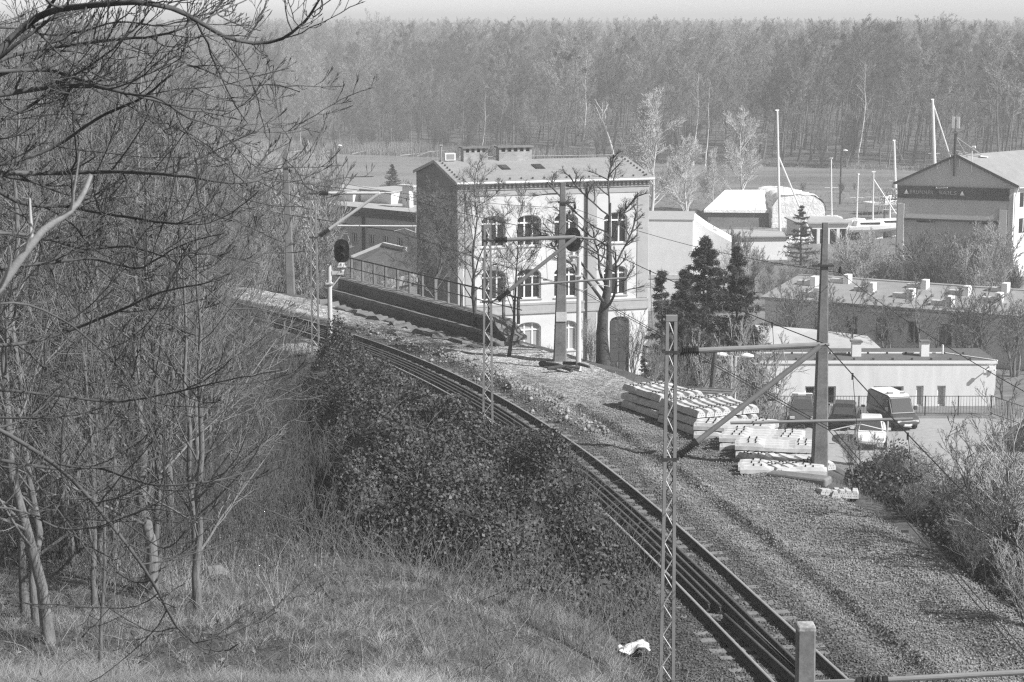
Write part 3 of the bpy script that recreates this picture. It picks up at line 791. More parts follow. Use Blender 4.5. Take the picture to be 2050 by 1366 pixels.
def text(body, size, name, parent, loc, mat_, ext=.01, rot=(PI / 2, 0, 0), width=None):
    cu = bpy.data.curves.new(name, 'FONT'); cu.body = body; cu.size = size; cu.extrude = ext; cu.align_x = 'LEFT'; cu.space_character = 1.15
    o = bpy.data.objects.new(name, cu); COL.objects.link(o)
    dg = bpy.context.evaluated_depsgraph_get()
    me = bpy.data.meshes.new_from_object(o.evaluated_get(dg)); bpy.data.objects.remove(o)
    if width:
        xs_ = [v.co.x for v in me.vertices]; k_ = width / (max(xs_) - min(xs_)); x_0 = min(xs_)
        for v in me.vertices: v.co.x = (v.co.x - x_0) * k_
    me.materials.clear()
    ob = link(name, me, mat_, parent, loc); ob.rotation_euler = rot
    return ob
for o_ in list(Hh_.children):
    if o_.name.split('.')[0] in ('wall', 'roof'):
        for q_ in [o_] + list(o_.children):
            for v in q_.data.vertices:
                if v.co.y > 0: v.co.x += .50 * v.co.y
sw.rotation_euler = (0, 0, PI / 2 - math.atan(.50))
text('BRUNNER', .48, 'lettering', sb, (hx(1822), -.21, hz(388)), M['grey_letter'], width=hx(1867) - hx(1822))
text('SAILS', .48, 'lettering', sb, (hx(1878), -.21, hz(388)), M['grey_letter'], width=hx(1911) - hx(1878))
for px in (1815, 1922):
    mb = MB(); x = hx(px)
    mb.prism([(x - .16, -.2, hz(387)), (x + .16, -.2, hz(387)), (x, -.2, hz(380))], (0, -.02, 0)); mb.box(x - .2, x + .2, -.222, -.2, hz(388.5), hz(387.5))
    mb.build('sail_emblem', M['white_paint'], sb)
mb = MB(); mb.bar((hx(1872), -.35, hz(376)), (hx(1895), -.6, hz(374)), .12, .06); mb.bar((hx(1872), -.2, hz(374)), (hx(1875), -.38, hz(376)), .04); mb.build('lamp_arm', M['white_paint'], Hh_)
# aerials on the ridge
mb = MB(); xm = hx(1906)
mb.tube([(xm, -.3, hz(352)), (xm, -.3, hz(266))], .12, 8); mast_ = mb.build('aerial_pole', M['dark_steel'], Hh_)
mb = MB()
for dx in (-.22, .24):
    mb.box(xm + dx - .13, xm + dx + .13, -.5, -.36, hz(260), hz(238))
mb.build('antenna_panel', M['white_paint'], mast_)
mb = MB(); mb.tube([(xm, -.3, hz(266)), (xm, -.3, hz(236))], .04, 6); mb.box(xm - .3, xm + .3, -.42, -.2, hz(270), hz(267)); mb.box(xm + .2, xm + .3, -.4, -.3, hz(278), hz(266)); mb.build('antenna_bracket', M['steel'], mast_)
mb = MB()
mb.bar((xm, -.3, hz(276)), (hx(1931), .8, hz(323)), .07); mb.bar((xm, -.3, hz(276)), (hx(1948), 2.5, hz(313)), .07); mb.bar((xm, -.3, hz(302)), (hx(1944), 2.0, hz(314)), .07)
mb.build('stay', M['steel'], mast_)
for px, top, bot in ((1896, 306, 332), (1915, 308, 333), (1938, 297, 342), (1873, 330, 340)):
    mb = MB(); x = hx(px); mb.tube([(x, -.2, hz(bot)), (x, -.2, hz(top))], .045, 6)
    if px == 1938: mb.tube([(x, -.2, hz(296)), (x + .3, -.25, hz(295))], .13, 8)
    else: mb.box(x - .15, x + .2, -.25, -.12, hz(top) - .1, hz(top) + .05)
    mb.build('aerial', M['white_paint'], Hh_)
mb = MB(); mb.bar((hx(1946), 2, hz(315)), (hx(1958), 3, hz(318)), .25, .1); mb.build('roof_bracket', M['white_paint'], r3)

# --- white rendered block behind the office
c0 = aty(1262, 440, 165); c1 = aty(1387, 440, 165); zt_ = c0[2]
Wk = c1[0] - c0[0]; Hk = zt_ + 11
K_ = empty('white_block', (c0[0], 165, -11), math.radians(-6), 'plain white windowless block right behind the office building with a lower lit wing', 'building')
mb = MB(); mb.box(0, Wk, 0, 7, 0, Hk); mb.build('wall', M['white_wall'], K_)
mb = MB(); mb.box(-.05, Wk + .06, -.06, 7.05, Hk - .001, Hk + .07); mb.build('coping', M['grey_trim'], K_)
mb = MB(); mb.box(.002, Wk - .002, -.05, -.002, Hk - 4.9, Hk - 4.55); mb.build('string_course', M['concrete_pale'], K_)
mb = MB(); mb.prism([(Wk + .002, 2, 0), (Wk + 3.2, 2, 0), (Wk + 3.2, 2, Hk - 2.0), (Wk + 1.2, 2, Hk - .9), (Wk + .002, 2, Hk - .05)], (0, 5, 0)); mb.build('side_wing', M['white_wall'], K_)
# low white sheds beyond it
for (pa, pb, pt, pbm, Yb, nm, lb, m_) in ((1395, 1580, 476, 520, 200, 'white_shed', 'low white shed with a bright flat roof left of the blue spruce', 'white_wall'), (1600, 1700, 448, 482, 215, 'marina_store', 'low white marina store with open dark bays behind the concrete pole', 'white_wall')):
    a = aty(pa, pt, Yb); b = aty(pb, pt, Yb); h = a[2] + 11.2
    S2 = empty(nm, (a[0], Yb, -11.2), math.radians(5), lb, 'shed')
    nb = 5; w = b[0] - a[0]
    oo_ = [(w * (k + .15) / nb, w * (k + .85) / nb, .05, h - .6) for k in range(nb)] if nm == 'marina_store' else [(w * .3, w * .42, .8, h - .6)]
    mb = MB(); wall_grid(mb, w, h, oo_, 0, .5); mb.add([(w, 0, 0), (w, 6, 0), (w, 6, h), (w, 0, h)], [(0, 1, 2, 3)]); mb.add([(0, 0, 0), (0, 0, h), (0, 6, h), (0, 6, 0)], [(0, 1, 2, 3)]); mb.build('wall', M[m_], S2)
    mb = MB()
    for o in oo_: mb.box(o[0] + .003, o[1] - .003, .45, .5, o[2], o[3])
    mb.build('door', M['dark_steel'], S2)  # in the store these dark sheets stand in for shade inside open bays
    mb = MB(); mb.box(-.25, w + .25, -.3, 6.2, h + .002, h + .14); mb.build('roof', M['roof_pale'], S2)

# --- tarpaulined boat tent
Yt = 232.0
pts = [(1455, 414), (1508, 388), (1600, 391), (1650, 410), (1656, 452), (1656, 478), (1540, 478), (1540, 420)]
zb_ = -11.4
tb = [aty(px, py, Yt) for px, py in ((1544, 500), (1656, 500))]
L0 = aty(1456, 413, Yt + 6); 
T0 = empty('boat_tent', (aty(1544, 470, Yt)[0], Yt, zb_), math.radians(10), 'big white tarpaulin tent over a boat frame by the river behind the blue spruce', 'tent')
wt = aty(1656, 450, Yt)[0] - aty(1544, 450, Yt)[0]; ht = aty(1544, 412, Yt)[2] - zb_; hr = aty(1544, 388, Yt)[2] - zb_
NX, NYt = 26, 30
vs, fs = [], []
prof = [(0, 0), (.02, ht * .55), (.0, ht * .95), (wt * .16, hr * .97), (wt * .5, hr), (wt * .80, hr * .93), (wt * 1.0, ht * .98), (wt * 1.0, ht * .5), (wt * 1.02, 0)]
pt_ = np.array(prof); dd = np.concatenate([[0], np.cumsum(np.linalg.norm(np.diff(pt_, axis=0), axis=1))]); tt = np.linspace(0, dd[-1], NYt)
PX, PZ = np.interp(tt, dd, pt_[:, 0]), np.interp(tt, dd, pt_[:, 1])
rr = np.random.default_rng(3)
for i in range(NX):
    for j in range(NYt):
        y = 9.0 * i / (NX - 1)
        sag = .16 * math.sin(i * .9 + j * .35) + rr.uniform(-.05, .05)
        vs.append((PX[j] + .6 * sag, y, PZ[j] + sag * (1 if 8 < j < 22 else .3)))
for i in range(NX - 1):
    for j in range(NYt - 1): fs.append((i * NYt + j, i * NYt + j + 1, (i + 1) * NYt + j + 1, (i + 1) * NYt + j))
mb = MB(); mb.add(vs, fs); mb.add([(PX[j], .1 + .12 * math.sin(j * 1.7), PZ[j] - .03) for j in range(NYt)], [tuple(range(NYt))]); mb.build('tarpaulin', M['tarp'], T0, smooth=True)
# its lean-to wing
mb = MB(); wl = 7.4; hz0 = ht * .86
mb.box(-wl, -.1, 1.0, 6, 0, hz0 - .45); mb.build('lean_to_wall', M['concrete_dark'], T0)
mb = MB(); mb.add([(-wl - .6, .6, hz0 - .3), (-.05, .6, hz0 - .5), (-.05, .6, hz0 - .1), (-wl - .6, .6, hz0 + .0), (1.6, 6.5, hr - .1), (-wl + 3.6, 6.5, hr - .05)], [(0, 1, 2, 3), (3, 2, 4, 5)]); mb.build('lean_to_roof', M['tarp'], T0)

# --- long brick hall left of the office
Yb = 168.0
fl_, fr_ = aty(560, 402, Yb + 8), aty(835, 428, Yb - 6); fr_ = at(835, 428, fl_[2])
ab = math.atan2(fr_[1] - fl_[1], fr_[0] - fl_[0]); Wb = math.hypot(fr_[0] - fl_[0], fr_[1] - fl_[1]); Hb = fl_[2] + 11.2
BR = empty('long_hall', (fl_[0], fl_[1], -11.2), ab, 'long flat roofed shaded hall with small square windows, left of the tall gable', 'building')
wo = [(Wb * f, Wb * f + .65, Hb - 3.0, Hb - 2.1) for f in (.32, .43, .54, .66, .76, .86)] + [(Wb * f, Wb * f + .7, Hb - 6.1, Hb - 5.2) for f in (.3, .45, .6, .76)]
mb = MB(); wall_grid(mb, Wb, Hb, wo, 0, .2); mb.add([(0, 0, 0), (0, 0, Hb), (0, 12, Hb), (0, 12, 0)], [(0, 1, 2, 3)]); mb.add([(Wb, 0, 0), (Wb, 12, 0), (Wb, 12, Hb), (Wb, 0, Hb)], [(0, 1, 2, 3)])
mb.build('wall', M['hall_wall'], BR)
for o in wo: window(BR, o[0], o[1], o[2], o[3], .2, 2, None, .08)
mb = MB(); mb.prism([(-.3, -.4, Hb), (Wb + .3, -.4, Hb), (Wb + .3, 12.3, Hb + .25), (-.3, 12.3, Hb + .25)], (0, 0, .12)); br = mb.build('roof', M['roof_pale'], BR)
mb = MB(); mb.box(-.35, Wb + .35, -.48, -.38, Hb - .25, Hb + .14); mb.box(.003, Wb, -.14, -.003, Hb - .7, Hb - .3); mb.build('eaves_band', M['roof_dark'], BR)
for f0, f1, h_, y_ in ((.42, .64, 1.0, 3.0), (.64, .93, .95, 4.2), (.0, .4, .8, 2.4)):
    mb = MB(); mb.box(Wb * f0, Wb * f1 - .01, y_, y_ + 4, Hb + .1, Hb + .2 + h_); rbx = mb.build('roof_monitor', M['white_wall'], br)
    mb = MB(); mb.box(Wb * f0 - .1, Wb * f1 + .05, y_ - .1, y_ + 4.1, Hb + .2 + h_, Hb + .3 + h_); mb.build('coping', M['grey_trim'], rbx)
mb = MB(); mb.tube([(Wb * .63, -.12, Hb - .3), (Wb * .63, -.12, 0)], .13, 8); mb.build('downpipe', M['dark_steel'], BR)
mb = MB(); x = Wb * .78; mb.box(x, x + .8, 2, 2.5, Hb + .1, Hb + 1.9); mb.box(x - .4, x + 1.2, 1.95, 2.6, Hb + 1.9, Hb + 2.05); mb.tube([(x + 1.6, 2.2, Hb + .1), (x + 1.6, 2.2, Hb + 2)], .09, 6); mb.build('chimney', M['white_wall'], br)

# --- low shed with a dark felt roof between the hall and the gable
p = [aty(690, 540, 118), aty(812, 548, 112), aty(815, 500, 128), aty(768, 488, 131), aty(700, 517, 130)]
zs_ = -11
S3 = empty('felt_roofed_shed', (p[0][0], p[0][1], zs_), 0, 'low shed with a broad dark felt roof below the tall shaded gable', 'shed')
q = [(v[0] - p[0][0], v[1] - p[0][1], v[2] - zs_) for v in (aty(668, 548, 119), aty(766, 572, 112), aty(835, 556, 112), aty(812, 500, 128), aty(768, 490, 131), aty(705, 516, 131))]
mb = MB(); mb.prism(q, (0, 0, -.22)); r4 = mb.build('roof', M['roof_dark'], S3)
mb = MB()
for a, b in zip(q, q[1:] + q[:1]):
    mb.add([(a[0], a[1], 0), (b[0], b[1], 0), (b[0], b[1], b[2] - .2), (a[0], a[1], a[2] - .2)], [(0, 1, 2, 3)])
mb.build('wall', M['brick_grey'], S3)
mb = MB(); mb.bar(q[5], q[4], .25, .3); mb.bar(q[4], q[3], .25, .3); mb.bar(q[1], q[2], .2, .5); mb.build('parapet', M['grey_wall'], r4)
mb = MB(); a = Vector(q[3]); mb.tube([a + Vector((-.1, -.4, .15)), a + Vector((-.15, -1.2, -.25)), a + Vector((-1.4, -3.2, -.7))], .12, 8); mb.build('downpipe', M['dark_steel'], r4)
# ------------------------------------------------------------------ railway track
def rail_mesh(name, line, z0=.0, running=True):
    """flat-bottom rail along an (n,3) line"""
    pr = [(-.075, 0), (.075, 0), (.07, .018), (.014, .04), (.012, .115), (.036, .125), (.036, .158), (-.036, .158), (-.036, .125), (-.012, .115), (-.014, .04), (-.07, .018)]
    n = len(line); k = len(pr)
    t, nr = normals(line[:, :2])
    V = np.empty((n, k, 3))
    for j, (a, b) in enumerate(pr):
        V[:, j, :2] = line[:, :2] + nr * a; V[:, j, 2] = line[:, 2] + b + z0
    idx = np.arange(n * k).reshape(n, k)
    F = np.stack([idx[:-1], np.roll(idx[:-1], -1, 1), np.roll(idx[1:], -1, 1), idx[1:]], -1).reshape(-1, 4)
    mi = np.tile([1 if (j == 6 and running) else 0 for j in range(k)], n - 1)
    # closed ends as quads
    e = []
    for r in (idx[0], idx[-1]): e += [(r[0], r[1], r[2], r[11]), (r[2], r[3], r[10], r[11]), (r[3], r[4], r[9], r[10]), (r[5], r[6], r[7], r[8])]
    F = np.concatenate([F, np.array(e)]); mi = np.concatenate([mi, np.zeros(len(e), int)])
    return mesh_np(name, V.reshape(-1, 3), F, False, mi)
IA, IB = I0 - 50, len(TC) - 90
trk = empty('railway_track', track_pt(I0, 0, 0), 0, 'single curved railway track on dark oily sleepers', 'railway track')
def under(root, o):
    o.parent = root; o.matrix_parent_inverse = Matrix.Translation(-Vector(root.location)) ; return o
base = np.array(trk.location)
for off in (-.7525, .7525):
    ln = np.column_stack([TC[IA:IB] + TN[IA:IB] * off, np.full(IB - IA, .045)]) - base
    link('rail', rail_mesh('rail', ln[::2]), [M['rust'], M['rail_top']], trk)
sm = MB(); sm.box(-1.25, 1.25, -.12, .12, -.12, .03); sme = sm.mesh('track_sleeper'); sme.materials.append(M['sleeper_old'])
i = I0 - 8; nsl = 0
while nsl < 100 and i < IB:
    o = bpy.data.objects.new('track_sleeper', sme); COL.objects.link(o); o.parent = trk
    p = track_pt(i, RNG.uniform(-.05, .05), 0) - base; o.location = tuple(p)
    o.rotation_euler = (0, 0, math.atan2(TN[i, 1], TN[i, 0]) + RNG.uniform(-.03, .03))
    nsl += 1; i += 2.55 if False else (2 if nsl % 2 else 3)
# spare rails lying along the middle of the track
def spare(s0, s1, off0, off1, label, grp='spare rails lying between the running rails', z=.06, straight=False):
    if straight:
        a, b = track_pt(s0, off0, z), track_pt(s1, off1, z)
        ln = np.linspace(a, b, 8)
    else:
        i_ = np.arange(s0, s1, 2); o_ = np.linspace(off0, off1, len(i_))
        ln = np.column_stack([TC[i_] + TN[i_] * o_[:, None], np.full(len(i_), z)])
    o = link('spare_rail', rail_mesh('spare_rail', ln - ln[0], running=False), M['rust'], None, ln[0])
    return tag(o, label, 'rail', grp)
def idx_at(Yv): return int(np.argmin(np.abs(TC[:, 1] - Yv)))
spare(idx_at(43.5), IB - 40, -.49, -.49, 'long rusty spare rail nearest the left running rail')
spare(idx_at(43.2), IB - 60, -.30, -.30, 'long rusty spare rail in the middle of the track, second from left')
spare(I0 - 30, IB - 50, -.08, -.08, 'long rusty spare rail right of the middle, running on out of the bottom edge')
spare(I0 - 30, IB - 70, .11, .11, 'long rusty spare rail furthest right of the four spare ones')
spare(I0 - 12, idx_at(42.6), -.12, -.38, 'short spare rail lying slanted in the track beside the post, the left of two', straight=True)
spare(I0 - 12, idx_at(42.0), .02, -.14, 'short spare rail lying slanted in the track beside the post, the right of two', straight=True)
# rails dumped outside the left running rail
spare(idx_at(57), idx_at(66), -1.35, -1.3, 'rusty spare rail half buried in brambles left of the track', 'spare rails beside the brambles', z=.08)

# ------------------------------------------------------------------ lattice masts with cantilevers
def lattice_mast(base, ztop, w0, w1, label):
    b = np.array(base); Hm = ztop - b[2]
    r = empty('catenary_mast', b, 0, label, 'mast', 'lattice catenary masts')
    fwd = .14
    for s in (-1, 1):
        mb = MB()
        x0, x1 = s * w0 / 2, s * w1 / 2
        t = .062
        # channel: web outside, flanges front and back
        def q(x, y, z): return (x, y, z)
        for (xa, xb, ya, yb) in ((0, -.012 * s, -fwd / 2, fwd / 2), (-.012 * s, -t * s, -fwd / 2, -fwd / 2 + .012), (-.012 * s, -t * s, fwd / 2 - .012, fwd / 2)):
            vs = [(x0 + xa, ya, 0), (x0 + xb, ya, 0), (x0 + xb, yb, 0), (x0 + xa, yb, 0), (x1 + xa, ya, Hm), (x1 + xb, ya, Hm), (x1 + xb, yb, Hm), (x1 + xa, yb, Hm)]
            mb.add(vs, [(0, 3, 2, 1), (4, 5, 6, 7), (0, 1, 5, 4), (1, 2, 6, 5), (2, 3, 7, 6), (3, 0, 4, 7)])
        mb.build('channel', M['grey_paint'], r)
    for yy, ph, m_ in ((-fwd / 2 + .016, 0, 'mast_light'), (fwd / 2 - .016, 1, 'grey_paint')):
        mb = MB(); n = int(Hm / .31); pts = []
        for k in range(n + 1):
            z = Hm - .1 - k * (Hm - .2) / n; f = z / Hm; w = w0 + (w1 - w0) * f
            s = 1 if (k + ph) % 2 else -1
            pts.append((s * (w / 2 - .05), yy, z))
        mb.tube(pts, .013, 5); mb.build('lacing', M[m_], r)
    mb = MB(); mb.box(-w1 / 2, w1 / 2, -fwd / 2 - .004, fwd / 2 + .004, Hm - .10, Hm + .006); mb.build('cap_plate', M['grey_paint'], r)
    ft = MB(); ft.box(-w0 / 2 - .15, w0 / 2 + .15, -.25, .25, -.4, .12); ft.build('footing', M['concrete_dark'], r)
    return r

def insulator(parent, a, b, f0, f1, rad, n=7):
    """ribbed insulator on the bar from a to b"""
    a, b = Vector(a), Vector(b); d = b - a; pts, rs = [], []
    for k in range(n):
        for (g, q) in ((0, .45), (.15, 1), (.5, 1), (.65, .45)):
            pts.append(a + d * (f0 + (f1 - f0) * (k + g) / n)); rs.append(rad * q)
    mb = MB(); mb.tube(pts, rs, 10)
    mb.tube([a + d * (f0 - (f1 - f0) * .25), a + d * f0], rad * .8, 8); mb.tube([a + d * f1, a + d * (f1 + (f1 - f0) * .25)], rad * .8, 8)
    return mb.build('insulator', M['ceramic'], parent)

def cantilever(mast, Ym, top, low, joint, reg0, reg1, con, tube=.05, ext=None, tone='grey_paint', steady0=None):
    """bracket bars in the plane of the mast; photo pixels"""
    o = Vector(mast.location)
    P = lambda q: Vector(aty(q[0], q[1], Ym)) - o
    a, j = P(top), P(joint)
    mb = MB(); s0 = a + (j - a) * .06
    mb.tube([s0, j], tube, 10); mb.bar(a - Vector((.12, 0, 0)), s0, .05, .05)
    if ext: mb.tube([j, P(ext)], tube * .55, 8)
    arm = mb.build('cantilever_arm', M[tone], mast, smooth=False)
    L = (j - a).length; insulator(arm, a, j, .14 / L, .38 / L, tube * 1.9)
    b = P(low)
    mb = MB(); L2 = (j - b).length
    mb.tube([b + (j - b) * .05, j - Vector((0, .07, 0))], tube * .95, 10); mb.bar(b - Vector((.12, 0, 0)), b + (j - b) * .06, .05, .05)
    st = mb.build('stay_arm', M[tone], mast)
    insulator(st, b, j, .16 / L2, .46 / L2, tube * 1.9)
    c0, c1 = P(reg0), P(reg1)
    mb = MB(); mb.tube([c0 - Vector((0, .05, 0)), c1 - Vector((0, .05, 0))], tube * .55, 8); rg_ = mb.build('registration_arm', M[tone], mast)
    mb = MB(); cw = P(con); sd = P(steady0) if steady0 else c1
    mb.tube([sd + Vector((0, -.05, 0)), sd + Vector((0, -.05, -.22))], .02, 6); mb.tube([sd + Vector((0, -.05, -.2)), (sd + cw) / 2 + Vector((0, -.03, .03)), cw], .014, 6)
    mb.build('steady_arm', M['mast_light'], rg_)
    for q in (a, b):
        mb = MB(); mb.box(-.17, .17, -.085, .085, q.z - .025, q.z + .025); mb.build('clamp', M['dark_steel'], mast)

Y1, Y2, Y3 = 37.5, 59.5, 77.5
b1 = aty(1335, 1366, Y1); b1[2] = .0
m1 = lattice_mast(b1, aty(1336, 632, Y1)[2], .31, .215, 'nearest lattice mast, tall grey, left of the track with the largest bracket arm')
cantilever(m1, Y1, (1352, 704), (1352, 918), (1642, 691), (1462, 846), (1826, 838), (1664, 862), .055, (1660, 690), steady0=(1776, 841))
b2 = aty(977, 912, Y2); b2[2] = 0
m2 = lattice_mast(b2, aty(971, 450, Y2)[2], .36, .22, 'lattice mast rising from the dark brambles with its bracket arm before the pale building')
cantilever(m2, Y2, (986, 481), (992, 604), (1152, 475), (1042, 571), (1254, 556), (1166, 583), .06, (1190, 479), steady0=(1220, 560))
b3 = aty(632, 718, Y3); b3[2] = 0
m3 = lattice_mast(b3, aty(628, 364, Y3)[2], .34, .22, 'farthest lattice mast, pale grey, beside the left light signal')
cantilever(m3, Y3, (635, 387), (637, 475), (760, 387), (676, 452), (834, 453), (789, 463), .065, (790, 386), tone='mast_light', steady0=(832, 455))

# ------------------------------------------------------------------ concrete poles
def concrete_pole(px0, py0, px1, py1, Yp, w0, w1, label, bracket=None, zbase=None):
    p0, p1 = aty(px0, py0, Yp), aty(px1, py1, Yp)
    if zbase is not None: p0[2] = zbase
    Hp = p1[2] - p0[2]; dx = p1[0] - p0[0]
    r = empty('concrete_pole', p0, 0, label, 'pole', 'tapered concrete poles')
    mb = MB()
    c = .18
    def ring(w, z, x):
        h = w / 2; k = h * (1 - c)
        return [(x + a, b, z) for a, b in ((-k, -h), (k, -h), (h, -k), (h, k), (k, h), (-k, h), (-h, k), (-h, -k))]
    vs = ring(w0, -.5, 0) + ring(w0, 0, 0)
    for f in (.25, .5, .75, 1): vs += ring(w0 + (w1 - w0) * f, Hp * f, dx * f)
    n = 8
    fs = [(i * n + j, i * n + (j + 1) % n, (i + 1) * n + (j + 1) % n, (i + 1) * n + j) for i in range(5) for j in range(n)] + [tuple(range(5 * n, 6 * n))]
    mb.add(vs, fs); mb.build('shaft', M['concrete'], r)
    if bracket:
        (bpy_, x0, x1, ipx, ipy) = bracket
        z = aty(px1, bpy_, Yp)[2] - p0[2]; xx = dx * z / Hp; fw = w0 + (w1 - w0) * z / Hp
        mb = MB(); mb.bar((aty(x0, 0, Yp)[0] - p0[0], -fw / 2 - .03, z), (aty(x1, 0, Yp)[0] - p0[0], -fw / 2 - .03, z), .06, .06); mb.box(xx - fw / 2 - .05, xx + fw / 2 + .05, fw / 2, fw / 2 + .04, z - .03, z + .03)
        br_ = mb.build('crossarm', M['dark_steel'], r)
        ip = aty(ipx, ipy, Yp) - p0; a = Vector((ip[0], -fw / 2 - .03, z)); 
        mb = MB(); mb.tube([a, Vector((ip[0], ip[1] - .05, ip[2] + .1))], .012, 5); mb.tube([Vector(ip) + Vector((0, 0, .16)), Vector(ip) + Vector((0, 0, .05)), Vector(ip) - Vector((0, 0, .02))], [.03, .055, .04], 8)
        mb.build('insulator', M['ceramic'], br_)
    return r
pole3 = concrete_pole(1640, 952, 1652, 446, 57.5, .46, .16, 'concrete pole standing by the white concrete sleepers, dark and tapering', (531, 1637, 1682, 1682, 545), 0)
pole2 = concrete_pole(1121, 722, 1127, 366, 76.5, .52, .20, 'concrete pole in front of the pale three storey building', (405, 1118, 1153, 1151, 417), 0)
mb = MB(); z_ = aty(1120, 623, 76.5)[2]; z1_ = aty(1120, 642, 76.5)[2]; mb.box(-.16, .25, -.262, -.245, z1_, z_); mb.build('painted_band', M['concrete_pale'], pole2)
pole1 = concrete_pole(582, 582, 571, 300, 97, .42, .22, 'concrete pole at the far bend of the track beside the thicket', (335, 566, 582, 580, 345), 0)
pole4 = concrete_pole(1617, 1500, 1613, 1252, 22.0, .235, .205, 'nearest concrete post, short cut by the lower edge, with a pale lichened cap', None, ground_z(3.2, 22) - .1)
zt4 = aty(1613, 1252, 22.0)[2] - pole4.location[2]
mb = MB(); mb.box(-.058 - .104, -.058 + .104, -.106, .106, zt4 - .06, zt4 + .02); o = mb.build('cap', M['lichen'], pole4); bevel(o, .02)
o4 = Vector(pole4.location)
mb = MB(); a = Vector(aty(1690, 1366, 22)) - o4; b = Vector(aty(2330, 1330, 22)) - o4
mb.tube([a + (b - a) * .08, b], .034, 10); mb.bar(a - Vector((.35, 0, 0)), a + (b - a) * .1, .04); arm4 = mb.build('cantilever_arm', M['grey_paint'], pole4)
insulator(arm4, a, b, .055, .12, .062, 4)
mb = MB(); mb.tube([Vector((0, -.12, zt4 - 3.0)), b], .034, 10); mb.build('stay_arm', M['grey_paint'], pole4)

# ------------------------------------------------------------------ overhead wires
def wire(pts, r, name, label, sag=0.0, n=10, grp=None, drop=None):
    """pts: world points; every span sags a little"""
    Ps = []
    for a, b in zip(pts[:-1], pts[1:]):
        a, b = Vector(a), Vector(b)
        for k in range(n):
            t = k / n; p = a.lerp(b, t); p.z -= sag * 4 * t * (1 - t); Ps.append(p)
    Ps.append(Vector(pts[-1])); o0 = Ps[0]
    mb = MB(); mb.tube([p - o0 for p in Ps], r, 5)
    o = mb.build(name, M['dark_steel'], None, o0)
    tag(o, label, 'wire', grp)
    return o, Ps
far_m = np.array([*track_pt(IB - 20, 0)[:2], 6.3]); far_c = np.array([*track_pt(IB - 20, .2)[:2], 5.1])
mss = [aty(2262, 1312, 22.3), aty(1652, 689, Y1), aty(1165, 476, Y2), aty(770, 386, Y3), far_m]
wire(mss, .011, 'messenger_wire', 'upper overhead wire strung over the track from bracket joint to bracket joint', sag=.10)
con = [aty(2300, 1604, 22.3), aty(1664, 861, Y1), aty(1166, 583, Y2), aty(789, 463, Y3), far_c]
for d in (-.05, .05):
    wire([p + np.array([d, 0, 0]) for p in con], .009, 'contact_wire', 'twin lower contact wires hanging side by side over the track', grp='twin contact wires')
for (a, b, m_a, m_b, lb) in ((con[0], con[1], mss[0], mss[1], 'nearest'), (con[1], con[2], mss[1], mss[2], 'middle'), (con[2], con[3], mss[2], mss[3], 'far')):
    for k, t in enumerate((.15, .38, .62, .86)):
        p = Vector(m_a).lerp(Vector(m_b), t); p.z -= .10 * 4 * t * (1 - t); q = Vector(a).lerp(Vector(b), t)
        mb = MB(); mb.tube([(0, 0, 0), q - p], .006, 4); mb.box(-.06, .06, -.015, .015, (q - p).z - .02, (q - p).z + .02); mb.tube([(0, 0, -.09), (0, 0, .03)], .02, 5)
        tag(mb.build('dropper_wire', M['dark_steel'], None, p), 'thin vertical dropper wire in the %s span between the overhead wires' % lb, 'wire', 'droppers between the overhead wires')
f1 = [aty(300, 330, 115), aty(580, 345, 97), aty(1151, 418, 76.5), aty(1682, 546, 57.5), aty(2500, 1010, 26)]
wire(f1, .009, 'feeder_wire', 'single feeder wire running from concrete pole to concrete pole', sag=.30)

